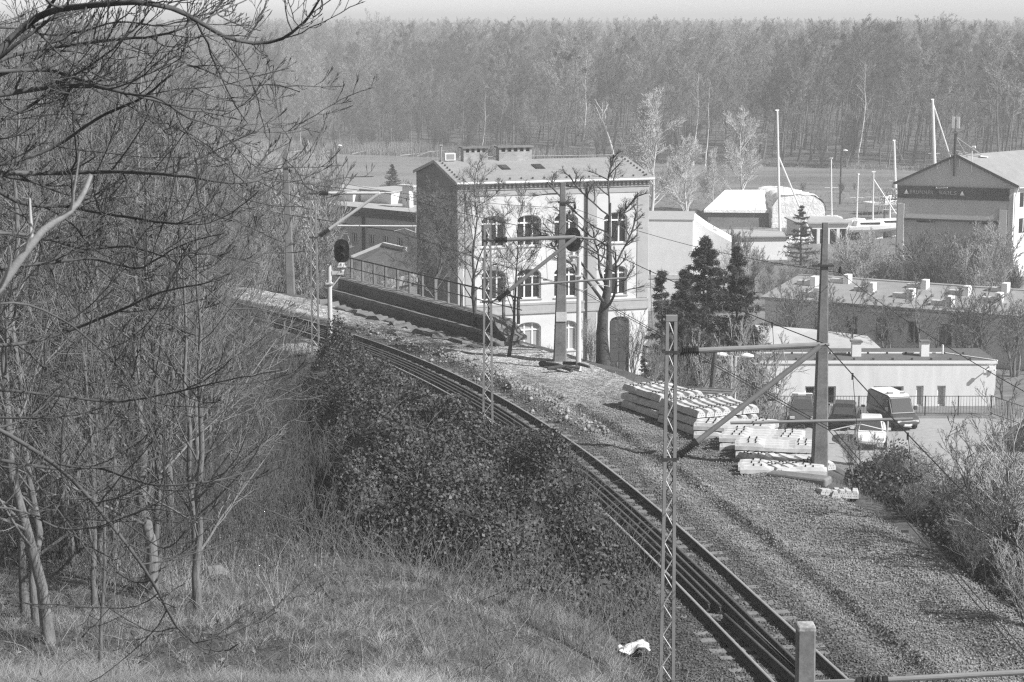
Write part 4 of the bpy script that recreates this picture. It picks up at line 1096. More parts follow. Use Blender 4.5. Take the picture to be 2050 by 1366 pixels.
# ------------------------------------------------------------------ light signals
def signal(px, Ys, ybase, ytop, head, label, txt=None, board=False):
    b = aty(px, ybase, Ys); b[2] = 0.0
    r = empty('light_signal', b, 0, label, 'signal', 'light signals beside the line')
    P = lambda q: Vector(aty(q[0], q[1], Ys)) - Vector(b)
    top = P((px, ytop))
    mb = MB(); mb.tube([(0, 0, -.2), (0, 0, .6), (0, 0, top.z)], [.13, .10, .085], 10); mb.box(-.14, .14, -.14, .14, top.z - .75, top.z - .70); mb.build('post', M['mast_light'], r, smooth=False)
    h = P(head); dirx = 1 if h.x > 0 else -1
    az = h.z - .78
    mb = MB(); mb.bar((dirx * .09, 0, az - .05), (h.x + dirx * .06, 0, az - .05), .12, .14); mb.tube([(h.x, 0, az), (h.x, 0, az + .32)], .09, 8); mb.box(h.x - .16, h.x + .16, -.13, .13, az + .16, az + .2); mb.bar((dirx * .02, 0, az - .7), (h.x, 0, az - .1), .04); mb.build('bracket', M['mast_light'], r)
    # oval backing board
    mb = MB(); n = 28; w, hh = .29, .46; poly = []
    for k in range(n):
        a = 2 * PI * k / n; c, s = math.cos(a), math.sin(a)
        poly.append((h.x + w * c, 0, h.z + (hh - w) * (1 if s > 0 else -1) * (1 if abs(s) > 1e-6 else 0) + w * s))
    mb.prism(poly, (0, .05, 0)); mb.box(h.x - .2, h.x + .2, .051, .33, h.z - .4, h.z + .36)
    hd_ = mb.build('signal_head', M['signal_black'], r)
    for dz in (.14, -.18):
        mb = MB(); mb.tube([(h.x, 0, h.z + dz), (h.x, -.05, h.z + dz)], [.11, .105], 16); mb.build('lens', M['lens'], hd_)
        mb = MB(); vs, fs = [], []
        for k in range(13):
            a = PI * (-.08 + 1.16 * k / 12)
            for (ra, y) in ((.135, -.002), (.125, -.28)):
                vs.append((h.x + ra * math.cos(a), y, h.z + dz + ra * math.sin(a) - (.02 if y < -.1 else 0)))
        for k in range(12): fs.append((2 * k, 2 * k + 1, 2 * k + 3, 2 * k + 2))
        mb.add(vs, fs); o = mb.build('hood', M['signal_black'], hd_); s_ = o.modifiers.new('thick', 'SOLIDIFY'); s_.thickness = .012
    if txt:
        mb = MB(); mb.box(h.x - .12, h.x + .12, -.06, -.03, h.z - .66, h.z - .44); pl = mb.build('number_plate', M['white_paint'], r)
        text(txt, .13, 'lettering', pl, (h.x - .09, -.064, h.z - .59), M['black_paint'], .003, width=.17)
    if board:
        zb0 = aty(px, 714, Ys)[2]; zb1 = aty(px, 690, Ys)[2] - b[2]
        w_ = .21
        mb = MB(); mb.box(-w_, w_, -.17, -.14, zb1 - .55, zb1); bd = mb.build('sign_board', M['white_paint'], r)
        mb = MB()
        for s in (-1, 1): mb.prism([(s * w_ * .98, -.172, zb1 - .01), (s * w_ * .50, -.172, zb1 - .01), (s * .0, -.172, zb1 - .23), (s * .0, -.172, zb1 - .42)], (0, -.006, 0))
        mb.box(-w_ * .49, w_ * .49, -.178, -.172, zb1 - .045, zb1 - .01)
        mb.build('sign_mark', M['black_paint'], bd)
    return r
signal(662, 76.0, 716, 530, (684, 503), 'left light signal with black oval head, white number plate and V marked board', 'G62', True)
signal(1158, 74.5, 728, 514, (1147, 480), 'right light signal with a black oval head before the pale building', None, False)

# ------------------------------------------------------------------ loading ramp with its railing
r0, r1 = at(636, 601, .0), at(972, 697, .0)
dr_ = (r1 - r0); Lr = float(np.linalg.norm(dr_)); ar = math.atan2(dr_[1], dr_[0])
RM = empty('loading_ramp', r0, ar, 'dark weathered loading ramp edge rising beside the dusty track', 'ramp')
def wavy_box(name, x0, x1, y0, y1, z0, z1, mat_, n=40, amp=.03, seed=0):
    g = np.random.default_rng(seed); mb = MB(); vs = []; fs = []
    for k in range(n + 1):
        x = x0 + (x1 - x0) * k / n
        e = g.uniform(-amp, amp, 4)
        tp_ = 1 - .6 * float(sstep((x / Lr - .93) / .07)); zz = z1 * tp_; zq = min(z0, zz - .05)
        vs += [(x, y0 + e[0], zq), (x, y1, zq), (x, y1, zz + e[2] * .6), (x, y0 + e[1], zz + e[3] * .6)]
        if k:
            a, b = 4 * (k - 1), 4 * k
            fs += [(a + j, b + j, b + (j + 1) % 4, a + (j + 1) % 4) for j in range(4)]
    fs += [(0, 1, 2, 3), (4 * n, 4 * n + 3, 4 * n + 2, 4 * n + 1)]
    mb.add(vs, fs); return mb.build(name, M[mat_], RM)
wavy_box('lower_step', 0, Lr, .45, 1.6, -.3, .48, 'concrete_dark', seed=1)
wavy_box('lower_ledge', 0, Lr, .36, .50, .40, .56, 'concrete', amp=.02, seed=2)
wavy_box('upper_step', .3, Lr + .1, .95, 1.9, .2, .92, 'concrete_dark', seed=3)
wavy_box('coping', .3, Lr + .1, .86, 1.35, .92, 1.04, 'concrete', amp=.03, seed=4)
wavy_box('earth_bank', -.2, Lr, -.55, .40, -.5, .10, 'soil', amp=.18, seed=5)
rl0 = aty(655, 557, r0[1] + 1.6); 
RL = empty('ramp_railing', (r0[0] - 1.6 * math.sin(ar) , r0[1] + 1.6 * math.cos(ar), .95), ar, 'old railing of pale posts and thin dark rails along the loading ramp', 'railing')
npost = 14
for k in range(npost):
    x = .4 + (Lr - .5) * k / (npost - 1)
    mb = MB(); mb.box(x - .05, x + .05, -.05, .05, -.1, 1.02); mb.build('post', M['concrete'], RL)
for z, rr_ in ((1.0, .035), (.52, .022)):
    mb = MB(); mb.tube([(0.1, -.07, z), (Lr + .3, -.07, z)], rr_, 6); mb.build('rail', M['dark_steel'], RL)
# stone bridge pier left of the track
p = at(604, 712, 0)
mb = MB(); mb.box(-.8, .5, 0, 1.4, -3.5, -.15); mb.box(-.95, .65, -.12, 1.5, -.15, .08)
tag(mb.build('bridge_pier', M['brick_dark'], None, (p[0], p[1] + .8, 0.05), .5), 'weathered brick bridge pier below the track, left of the farthest mast', 'pier')

# ------------------------------------------------------------------ concrete sleepers
def sleeper_meshes():
    # trapezoid section varying along its length: thick rail seats, thinner waist
    st = [(-1.25, .20, .17, .12, .16), (-1.15, .215, .18, .14, .20), (-.95, .225, .19, .15, .215), (-.55, .225, .19, .15, .215), (-.35, .19, .165, .13, .17), (.35, .19, .165, .13, .17), (.55, .225, .19, .15, .215), (.95, .225, .19, .15, .215), (1.15, .215, .18, .14, .20), (1.25, .20, .17, .12, .16)]
    vs, fs = [], []
    for (x, zt, _, wt, _2) in st:
        wb = .15
        vs += [(x, -wb, 0), (x, wb, 0), (x, wb * .93, zt * .55), (x, wt * .62, zt), (x, -wt * .62, zt), (x, -wb * .93, zt * .55)]
    n = 6
    for i in range(len(st) - 1): fs += [(i * n + j, (i + 1) * n + j, (i + 1) * n + (j + 1) % n, i * n + (j + 1) % n) for j in range(n)]
    fs += [tuple(range(n)), tuple(range((len(st) - 1) * n + n - 1, (len(st) - 1) * n - 1, -1))]
    mb = MB(); mb.add(vs, fs); 
    for s in (-1, 1):
        for y, z in ((-.05, .13), (.05, .13), (-.07, .06), (.0, .06), (.07, .06)):
            mb.box(s * 1.249 - .004, s * 1.249 + .004, y - .01, y + .01, z - .01, z + .01, 1)
    body = mb.mesh('sleeper_body'); body.materials.append(M['concrete_pale']); body.materials.append(M['dark_steel'])
    out = []
    for s in (-1, 1):
        mb = MB()
        for x in (s * .86, s * .64):
            mb.box(x - .012, x + .012, -.03, .03, .222, .238)
            for y in (-.055, .055): mb.box(x - .018, x + .018, y - .018, y + .018, .222, .262)
        f = mb.mesh('rail_fastening'); f.materials.append(M['black_paint']); out.append(f)
    return body, out
SB, SF = sleeper_meshes()
ORD = ['first', 'second', 'third', 'fourth', 'fifth', 'sixth', 'seventh', 'eighth']
def sleeper(p, rz, label, tilt=0.0, group='concrete sleepers dumped along the yard edge', clips=True):
    r = empty('concrete_sleeper', p, rz, label, 'sleeper', group); r.rotation_euler = (0, tilt, rz)
    for nm, me in (('body', SB), ('rail_fastening', SF[0]), ('rail_fastening', SF[1])):
        if nm == 'rail_fastening' and not clips: continue
        o = bpy.data.objects.new(nm, me); COL.objects.link(o); o.parent = r
    return r
LAY = ['bottom', 'middle', 'top']
def stack(px, py, axis_deg, n, layers, name, step=.335, tilt=0, z0=.05, lean=.0, hd=True):
    c = at(px, py, z0); ax = math.radians(axis_deg)
    d = np.array([math.cos(ax), math.sin(ax)]); s = np.array([math.sin(ax), -math.cos(ax)])
    if s[0] < 0 or (abs(s[0]) < .5 and s[1] > 0): s = -s
    for l in range(layers):
        for k in range(n):
            q = c[:2] + s * (k - (n - 1) / 2) * step + d * (RNG.uniform(-.05, .05) + lean * l) + s * .10 * l
            lay = (LAY[l] if layers == 3 else ('bottom' if l == 0 else 'top')) + ' layer of ' if layers > 1 else ''
            sleeper((q[0], q[1], z0 + l * .255), ax + RNG.uniform(-.05, .05), '%s concrete sleeper from left, %s%s' % (ORD[k], lay, name) if hd else '%s concrete sleeper from front, %s%s' % (ORD[k], lay, name), tilt)
# rows with their ends towards the camera (axis along the yard edge)
stack(1322, 822, 118, 5, 3, 'far left stack behind the nearest mast', lean=.12)
stack(1416, 852, 114, 7, 3, 'ends-out stack right of the nearest mast', lean=.10)
# rows lying across, their white sides towards the camera
def front_order(px, py, deg, n, layers, name, **k): stack(px, py, deg, n, layers, name, hd=False, **k)
front_order(1472, 874, -14, 4, 2, 'upper cross stack behind the sloping bracket bar')
front_order(1528, 897, -14, 4, 2, 'middle cross stack with dark bolts', step=.36)
front_order(1556, 916, -11, 3, 2, 'lower cross stack left of the dark pole')
stack(1572, 929, 110, 6, 1, 'short row with rounded ends between two cross stacks', z0=.05)
front_order(1566, 943, -8, 3, 1, 'nearest row lying across at the dark pole foot')
for k, px in enumerate((1642, 1656, 1674, 1692, 1709, 1726)):
    c = at(px, 1000 - (2 if k < 2 else 0), -.02)
    sleeper((c[0], c[1] + 1.15, -.22 - .01 * (k % 3)), math.radians(95 - 3 * k), '%s half buried sleeper end from the left, right of the dark pole' % ORD[k], .20, group='half buried sleeper ends in the gravel', clips=False).scale = (1, .70, 1.05)
p = at(1600, 962, 0)
mb = MB(); mb.box(-.9, .9, -.28, .28, -.1, .16); o = mb.build('concrete_slab', M['concrete'], None, (p[0], p[1], .02), -.5); bevel(o, .06); tag(o, 'broken concrete slab lying in the gravel in front of the dark pole', 'slab')
# flat dark cover behind the first stack
p = at(1372, 800, -1.0)
mb = MB(); mb.box(-1.7, 1.7, -1.6, 1.6, -.06, .06)
for k in range(7): mb.box(-1.7, 1.7, -1.5 + k * .5, -1.45 + k * .5, .06, .10)
o = mb.build('timber_platform', M['concrete_dark'], None, (p[0], p[1] + .6, -1.0), -.25); tag(o, 'flat weathered timber platform behind the leftmost sleeper stack', 'platform')

# ------------------------------------------------------------------ fences
def railing(p0, p1, h, step, bar, name, label, m='dark_steel', mesh_rows=0):
    p0, p1 = np.array(p0), np.array(p1); d = p1 - p0; Ln = float(np.linalg.norm(d[:2])); a = math.atan2(d[1], d[0])
    r = empty(name, p0, a, label, 'fence'); sl_ = d[2] / Ln
    n = max(2, int(round(Ln / step)) + 1)
    for k in range(n):
        x = Ln * k / (n - 1); mb = MB(); mb.box(x - .03, x + .03, -.03, .03, x * sl_ - .2, x * sl_ + h + .02); mb.build('post', M[m], r)
    for z in (h, .12) + tuple(h * (q + 1) / (mesh_rows + 1) for q in range(mesh_rows)):
        mb = MB(); mb.bar((0, -.035, z), (Ln, -.035, z + Ln * sl_), .035 if z in (h, .12) else .012); mb.build('rail', M[m], r)
    mb = MB(); nb = int(Ln / bar)
    for k in range(nb): x = Ln * (k + .5) / nb; mb.bar((x, -.037, .12 + x * sl_), (x, -.037, h + x * sl_), .016 if not mesh_rows else .012, up=(0, 1, 0))
    o = mb.build('infill_bars', M[m], r)
    return r
zf = -9.55
f0 = aty(1520, 832, 113.6); f0[2] = zf; f1_ = aty(1984, 833, 113.6); f1_[2] = zf
railing(f0, f1_, 1.12, 1.85, .17, 'car_park_fence', 'low dark bar fence in front of the long white building')
railing(f1_, at(2120, 880, zf), 1.15, 2.0, .17, 'side_fence', 'dark bar fence turning towards the camera at the right end of the white building')
g0 = at(1935, 985, -8.6); g1 = at(2110, 985, -8.6)
railing(g0, g1, 1.7, 2.4, .09, 'mesh_fence', 'wire mesh panel fence half hidden behind the shrubs at the right edge', 'steel', 8)

# ------------------------------------------------------------------ cars
def car(p, rz, label, paint, Lc=4.1, Wc=1.68, kind='hatch', bar=False):
    r = empty('parked_van' if kind == 'van' else 'parked_car', p, rz, label, 'van' if kind == 'van' else 'car')
    # body: stations along x (front = +x): (x, belt z, half width, roof z or None)
    if kind == 'van': prof = [(-2.3, .35, .75, 1.0), (-2.28, .3, .82, 1.05), (-1.4, .28, .9, 1.08), (.9, .28, .9, 1.05), (1.6, .3, .88, 1.0), (2.2, .32, .84, .82), (2.38, .4, .72, .62)]
    else: prof = [(-2.0, .42, .66, .80), (-1.9, .30, .76, .90), (-1.3, .26, .83, .93), (.6, .26, .84, .90), (1.2, .28, .82, .84), (1.85, .32, .76, .70), (2.05, .42, .62, .56)]
    vs, fs = [], []
    for (x, zl, hw, zt) in prof:
        hw *= Wc / 1.7
        vs += [(x, -hw, zl), (x, -hw * 1.03, (zl + zt) * .5), (x, -hw * .97, zt - .04), (x, -hw * .88, zt), (x, hw * .88, zt), (x, hw * .97, zt - .04), (x, hw * 1.03, (zl + zt) * .5), (x, hw, zl)]
    n = 8
    for i in range(len(prof) - 1): fs += [(i * n + j, i * n + (j + 1) % n, (i + 1) * n + (j + 1) % n, (i + 1) * n + j) for j in range(n)]
    fs += [tuple(range(n - 1, -1, -1)), tuple(range((len(prof) - 1) * n, len(prof) * n))]
    mb = MB(); mb.add(vs, fs); bd = mb.build('body', M[paint], r, smooth=True)
    sb_ = bd.modifiers.new('s', 'SUBSURF'); sb_.levels = 1; sb_.render_levels = 2
    if kind == 'van': cab = [(-2.26, .80, 1.02), (-2.2, .74, 1.90), (-1.9, .72, 1.96), (.6, .72, 1.96), (.9, .70, 1.88), (1.55, .78, 1.0)]
    else: cab = [(-1.95, .68, .88), (-1.55, .60, 1.28), (-1.1, .58, 1.42), (-.2, .58, 1.46), (.2, .57, 1.40), (1.05, .68, .86)]
    vs, fs = [], []
    zb_ = .95 if kind == 'van' else .84
    for (x, hw, z) in cab:
        hw *= Wc / 1.7
        vs += [(x, -hw * 1.06 if z > 1.1 else -hw, zb_ if z > 1.1 else z - .05), (x, -hw, z - .06 if z > 1.1 else z), (x, -hw * .86, z), (x, hw * .86, z), (x, hw, z - .06 if z > 1.1 else z), (x, hw * 1.06 if z > 1.1 else hw, zb_ if z > 1.1 else z - .05)]
    n = 6
    for i in range(len(cab) - 1): fs += [(i * n + j, i * n + (j + 1) % n, (i + 1) * n + (j + 1) % n, (i + 1) * n + j) for j in range(n)]
    mb = MB(); mb.add(vs, fs); cb = mb.build('cabin', M[paint], r, smooth=False); bevel(cb, .05)
    def quad(ps, nm, off, m='car_glass'):
        mb = MB(); v = [Vector(q) for q in ps]; nrm_ = (v[1] - v[0]).cross(v[3] - v[0]).normalized() * off
        mb.prism([q + nrm_ for q in v], -nrm_ * .4); mb.build(nm, M[m], r)
    k = Wc / 1.7
    if kind == 'van':
        quad([(1.50, -.70 * k, 1.06), (1.50, .70 * k, 1.06), (.97, .60 * k, 1.80), (.97, -.60 * k, 1.80)], 'windscreen', .03)
        for s in (-1, 1):
            q = [(1.25, s * .80 * k, 1.08), (.25, s * .80 * k, 1.08), (.25, s * .745 * k, 1.72), (.85, s * .745 * k, 1.72)]
            quad(q if s < 0 else q[::-1], 'side_window', -.035 if s < 0 else -.035)
    else:
        quad([(.98, -.60 * k, .90), (.98, .60 * k, .90), (.28, .50 * k, 1.34), (.28, -.50 * k, 1.34)], 'windscreen', .03)
        quad([(-1.90, .58 * k, .93), (-1.90, -.58 * k, .93), (-1.52, -.50 * k, 1.27), (-1.52, .50 * k, 1.27)], 'rear_window', .03)
        for s in (-1, 1):
            for (xa, xb, xc, xd) in ((.80, -.30, -.30, .20), (-.38, -1.45, -1.25, -.38)):
                q = [(xa, s * .655 * k, .90), (xb, s * .655 * k, .90), (xc, s * .605 * k, 1.32), (xd, s * .605 * k, 1.32)]
                quad(q if s < 0 else q[::-1], 'side_window', -.02)
    xf = 1.35 if kind != 'van' else 1.5; xr = -1.25 if kind != 'van' else -1.45
    for x in (xf, xr):
        for s in (-1, 1):
            mb = MB(); mb.tube([(x, s * .70 * k, .31), (x, s * .86 * k, .31)], .31, 18); wh = mb.build('wheel', M['tyre'], r)
            mb = MB(); mb.tube([(x, s * .855 * k, .31), (x, s * .875 * k, .31)], .19, 14); mb.build('rim', M['steel'], wh)
    fx = prof[-1][0] - (.14 if kind != 'van' else .12)
    for s in (-1, 1):
        mb = MB(); mb.box(fx - .05, fx + .08, s * .58 * k - .13, s * .58 * k + .13, .58, .70); mb.build('headlight', M['mast_light'], r)
        mb = MB(); mb.box(prof[0][0] - .02, prof[0][0] + .12, s * .62 * k - .08, s * .62 * k + .08, .66, .84); mb.build('tail_light', M['dark_steel'], r)
        mb = MB(); mb.box(.72 if kind != 'van' else 1.12, .84 if kind != 'van' else 1.26, s * .98 * k - .11, s * .98 * k + .09, .92 if kind != 'van' else 1.1, 1.04 if kind != 'van' else 1.35); mb.build('mirror', M[paint], r)
    mb = MB(); mb.box(fx + .04, fx + .10, -.26, .26, .38, .50); mb.build('licence_plate', M['white_paint'], r)
    if bar:
        zr = 1.97 if kind == 'van' else 1.46; xb = .35 if kind == 'van' else -.3
        mb = MB(); mb.box(xb - .12, xb + .12, -.58, .58, zr + .03, zr + .17); lb_ = mb.build('light_bar', M['white_paint'], r); bevel(lb_, .03)
        for s in (-1, 1):
            mb = MB(); mb.box(xb - .13, xb + .13, s * .40 - .17, s * .40 + .17, zr + .045, zr + .16); mb.build('beacon', M['steel'], lb_)
    return r
zp = -9.5
def ground_at(px, Yv): return (aty(px, 800, Yv)[0], Yv, zp)
car(ground_at(1606, 111.3), math.radians(-97), 'grey car with a light bar on its roof, left of the dark pole', 'car_grey', bar=True)
car(ground_at(1692, 110.6), math.radians(78), 'dark hatchback seen from behind, parked right of the dark pole', 'car_dark')
car(ground_at(1788, 110.6), math.radians(-76), 'grey van with a pale roof and a light bar on top, facing the camera', 'car_grey', kind='van', Wc=1.75, bar=True).scale = (.88, .88, .92)
o = [c for c in bpy.data.objects if c.name.startswith('parked_van')][0]
mb = MB(); mb.box(-2.0, .75, -.72, .72, 1.962, 2.0); ob = mb.build('roof_panel', M['white_paint'], o); bevel(ob, .015)
mb = MB(); mb.prism([(.93, -.68, 1.90), (.93, .68, 1.90), (.62, .70, 1.99), (.62, -.70, 1.99)], (0, 0, .02)); mb.build('roof_front', M['white_paint'], o)
car(ground_at(1745, 105.6), math.radians(-100), 'white car half hidden behind the shrubs below the van', 'car_white')
car((aty(2056, 880, 104)[0], 104, zp), math.radians(175), 'dark car cut by the right edge beside the mesh fence', 'car_dark')

# ------------------------------------------------------------------ street lamps
def lamp(px, py0, py1, Yl, label, double=False, zb=None, r_=.07, tone='mast_light', side=1):
    b = aty(px, py0, Yl); t = aty(px, py1, Yl)
    if zb is not None: b[2] = zb
    r = empty('street_lamp', b, 0, label, 'lamp'); h = t[2] - b[2]
    mb = MB(); mb.tube([(0, 0, 0), (0, 0, h * .4), (0, 0, h)], [r_ * 1.25, r_, r_ * .75], 8); mb.build('pole', M[tone], r)
    for s in ((side, -side) if double else (side,)):
        mb = MB(); mb.tube([(0, 0, h - .05), (s * .25, 0, h + .02)], r_ * .5, 6); ar_ = mb.build('arm', M[tone], r)
        n = 10; pts = [(s * .2, 0, h + .02), (s * .28, 0, h + .03), (s * .55, 0, h + .05), (s * .85, 0, h + .02)]
        mb = MB(); mb.tube(pts, [.05, .10, .13, .05], 8); mb.build('lamp_head', M['white_paint'], ar_, smooth=True)
    return r
lamp(1470, 850, 714, 92, 'pale street lamp with its head to the right, left of the white building', zb=-9.4)
lamp(1462, 850, 712, 93, 'thin leaning street lamp with a bright round head, left of the white building', zb=-9.4, side=-1)
lamp(674, 385, 292, 285, 'tall lamp standing alone on the river bank at left', zb=-11.4, r_=.12, tone='dark_steel')
lamp(1681, 430, 302, 262, 'tall dark lamp on the river bank among the yacht masts', zb=-11.4, r_=.11, tone='dark_steel')

# ------------------------------------------------------------------ yachts laid up ashore
def yacht(pxb, pxt, pyt, Yy, label, rz=0.4, hull=True, boom=False, r_=.13, Lh=8.5, spread=.55):
    b = aty(pxb, 500, Yy); t = aty(pxt, pyt, Yy); zb = -11.3
    r = empty('yacht', (b[0], Yy, zb), rz, label, 'yacht', 'laid up yachts by the river'); Hm = t[2] - zb
    dx = (t[0] - b[0]); c, s = math.cos(-rz), math.sin(-rz)
    L = lambda x, y, z: (x * c - y * s, x * s + y * c, z)
    mb = MB(); mb.tube([L(0, 0, 1.6), L(dx * .5, 0, Hm * .5), L(dx, 0, Hm)], [r_, r_, r_ * .75], 8); mast_ = mb.build('mast', M['alu'], r)
    mb = MB()
    zs = 1.6 + (Hm - 1.6) * spread; xs_ = dx * zs / Hm
    mb.bar(L(xs_ - .75, 0, zs), L(xs_ + .75, 0, zs), .05); mb.box(*(v for p in zip(L(dx - .2, -.1, Hm), L(dx + .2, .1, Hm + .12)) for v in sorted(p)))
    mb.build('spreader', M['alu'], mast_)
    mb = MB()
    for (fx, fz, ex) in ((dx, Hm - .1, 3.6), (dx, Hm - .1, -3.4), (dx, Hm * .93, .9), (dx, Hm * .93, -.9)): mb.tube([L(fx, 0, fz), L(ex, 0, 1.3)], .014, 4)
    mb.build('stay', M['steel'], mast_)
    if boom:
        mb = MB(); mb.tube([L(dx * .93, 0, Hm * boom), L(3.4, 0, 1.8)], .085, 6); mb.build('furled_sail', M['white_paint'], r)
    # hull on a cradle
    vs, fs = [], []; n = 9; st = 11
    for i in range(st):
        u = i / (st - 1); x = -Lh / 2 + Lh * u; hw = 1.35 * (math.sin(PI * min(1, (1 - u) * .62 + .0)) ** .7 if u > .05 else .82); hw = max(hw, .03)
        kz = .75 - .35 * math.sin(PI * u)
        for j in range(n):
            a = PI * j / (n - 1); vs.append((x, -hw * math.cos(a), 1.75 + .2 * u - (1.0 - .0) * math.sin(a) ** .8 * (1.25 - kz)))
    for i in range(st - 1): fs += [(i * n + j, (i + 1) * n + j, (i + 1) * n + j + 1, i * n + j + 1) for j in range(n - 1)]
    fs += [(i * n, i * n + n - 1, (i + 1) * n + n - 1, (i + 1) * n) for i in range(st - 1)]; fs.append(tuple(range(n)))
    mb = MB(); mb.add(vs, fs); mb.box(-1.2, 1.2, -.06, .06, .25, 1.0); hu = mb.build('hull', M['white_paint'], r, smooth=False)
    mb = MB(); mb.prism([(-2.2, -.75, 1.8), (1.4, -.6, 1.85), (1.0, -.5, 2.35), (-2.0, -.6, 2.35)], (0, 1.3, 0)); ca = mb.build('cabin', M['white_paint'], hu)
    mb = MB(); mb.box(-1.7, .6, -.70, -.62, 1.98, 2.2); mb.build('window', M['glass'], ca)
    mb = MB()
    for x in (-2, 1.8):
        for s_ in (-1, 1): mb.bar((x, s_ * 1.2, 0), (x, s_ * .8, 1.2), .09)
        mb.bar((x, -1.3, .05), (x, 1.3, .05), .1)
    mb.build('cradle', M['dark_steel'], r)
    return r
yacht(1562, 1556, 222, 205, 'yacht with the tall left mast and a slanted furled sail, by the blue spruce', .5, boom=.72, r_=.14, spread=.42)
yacht(1664, 1664, 318, 225, 'yacht whose mast stands just left of the dark lamp on the bank', 1.2, r_=.10)
yacht(1713, 1718, 350, 222, 'yacht with a short leaning mast between the lamp and the willow', .9, r_=.10)
yacht(1746, 1749, 345, 220, 'yacht with a mast and slanting stays before the willow', .2, boom=.9, r_=.10)
yacht(1781, 1782, 393, 222, 'yacht with the shortest mast, close to the left wall of the boat hall', .3, r_=.09)
yacht(1792, 1790, 282, 250, 'yacht with a thick pale mast rising behind the left eave of the boat hall', .4, r_=.17, spread=.35)
yacht(1871, 1867, 200, 258, 'yacht with the tallest mast, rising behind the gable of the boat hall', .4, boom=.97, r_=.22, spread=.45)

# ------------------------------------------------------------------ litter
def crumpled(px, py, z, w, h, label, seed, name='plastic_sheet'):
    g = np.random.default_rng(seed); p = at(px, py, z); n = 12
    V = np.array([((i / (n - 1) - .5) * w, (j / (n - 1) - .5) * w * .8, 0) for i in range(n) for j in range(n)])
    V[:, 2] = h * (.1 + .45 * (np.sin(V[:, 0] * 11 + seed) * np.cos(V[:, 1] * 14) + 1) * .5 + g.random(n * n) * .12 + .6 * np.exp(-((V[:, 0] / w - .25) ** 2 + (V[:, 1] / w) ** 2) * 8)); V[:, :2] += g.uniform(-.04, .04, (n * n, 2)) * w
    idx = np.arange(n * n).reshape(n, n); F = np.stack([idx[:-1, :-1], idx[1:, :-1], idx[1:, 1:], idx[:-1, 1:]], -1).reshape(-1, 4)
    o = link(name, mesh_np(name, V, F), M['plastic'], None, p); o.location.z = ground_z(p[0], p[1]) + .12; tag(o, label, 'litter'); return o
crumpled(1270, 1264, .5, .62, .28, 'crumpled white plastic sheet lying in the dry grass beside the track', 3)
crumpled(1235, 1160, .15, .34, .12, 'small torn white scrap lying below the brambles', 5, 'paper_scrap')
for k, (a, b, r_, lb) in enumerate((((1082, 728), (1145, 742), .10, 'longest dark log lying at the foot of the concrete pole by the pale building'), ((1096, 738), (1160, 737), .07, 'thin dark log across the others at the pole foot by the pale building'), ((1128, 728), (1180, 735), .08, 'dark log leaning on the signal post foot by the pale building'))):
    p, q = at(*a, .12 + .05 * k), at(*b, .12 + .05 * k); m_ = (p + q) / 2
    mb = MB(); mb.tube([p - m_, Vector(q - m_) * .1 + Vector((0, .12, .06)), q - m_], [r_, r_ * .9, r_ * .7], 8); tag(mb.build('log', M['log'], None, m_), lb, 'log')
p = at(430, 1178, 1.5); 
mb = MB(); mb.tube([(-.26, 0, -.05), (-.1, .03, .04), (.1, .08, .06), (.26, .1, 0)], [.08, .17, .16, .07], 9); tag(mb.build('boulder', M['concrete'], None, (p[0], p[1], ground_z(p[0], p[1]) + .1)), 'pale rounded boulder in the grass at lower left', 'boulder')
# ------------------------------------------------------------------ vegetation
def trunk_line(h, K=8, lean=(0, 0), wob=.03, rng=RNG):
    t = np.linspace(0, 1, K); p = np.zeros((K, 3)); p[:, 2] = t * h
    w = np.cumsum(rng.normal(0, wob * h / K ** .5, (K, 2)), axis=0); w -= w[0]
    p[:, :2] = w + np.outer(t ** 1.3 * h, lean); return p

def children(P, R, n, t0, t1, ang, ln, rr, K, up, wig, rng, rmin, taper=.35, lenfall=.5, side=None, Labs=None):
    N, Kp, _ = P.shape
    idx = np.repeat(np.arange(N), n); m = len(idx)
    t = t0 + (t1 - t0) * ((np.tile(np.arange(n), N) + rng.random(m)) / n)
    f = t * (Kp - 1); i = np.minimum(f.astype(int), Kp - 2); fr = (f - i)[:, None]
    A, B = P[idx, i], P[idx, i + 1]
    p0 = A * (1 - fr) + B * fr
    T = B - A; T /= np.linalg.norm(T, axis=1, keepdims=True) + 1e-9
    rp = R[idx, i] * (1 - fr[:, 0]) + R[idx, i + 1] * fr[:, 0]
    v = rng.normal(0, 1, (m, 3)); v -= T * (v * T).sum(1, keepdims=True); v /= np.linalg.norm(v, axis=1, keepdims=True) + 1e-9
    a = np.radians(rng.uniform(ang[0], ang[1], m))[:, None]
    d = T * np.cos(a) + v * np.sin(a)
    pl = np.linalg.norm(np.diff(P, axis=1), axis=2).sum(1)[idx]
    L = (pl if Labs is None else Labs) * rng.uniform(ln[0], ln[1], m) * (1 - lenfall * t)
    Q = np.empty((m, K, 3)); Q[:, 0] = p0
    st = (L / (K - 1))[:, None]
    for k in range(1, K):
        d = d + np.array([0, 0, up]) / (K - 1) + rng.normal(0, wig, (m, 3)); d /= np.linalg.norm(d, axis=1, keepdims=True)
        Q[:, k] = Q[:, k - 1] + d * st
    r0 = np.maximum(np.minimum(rp * .85, rp * rr * rng.uniform(.7, 1.2, m)), rmin)
    q = np.linspace(0, 1, K)[None]
    RR = np.maximum(r0[:, None] * (1 - (1 - taper) * q), rmin * .8)
    return Q, RR

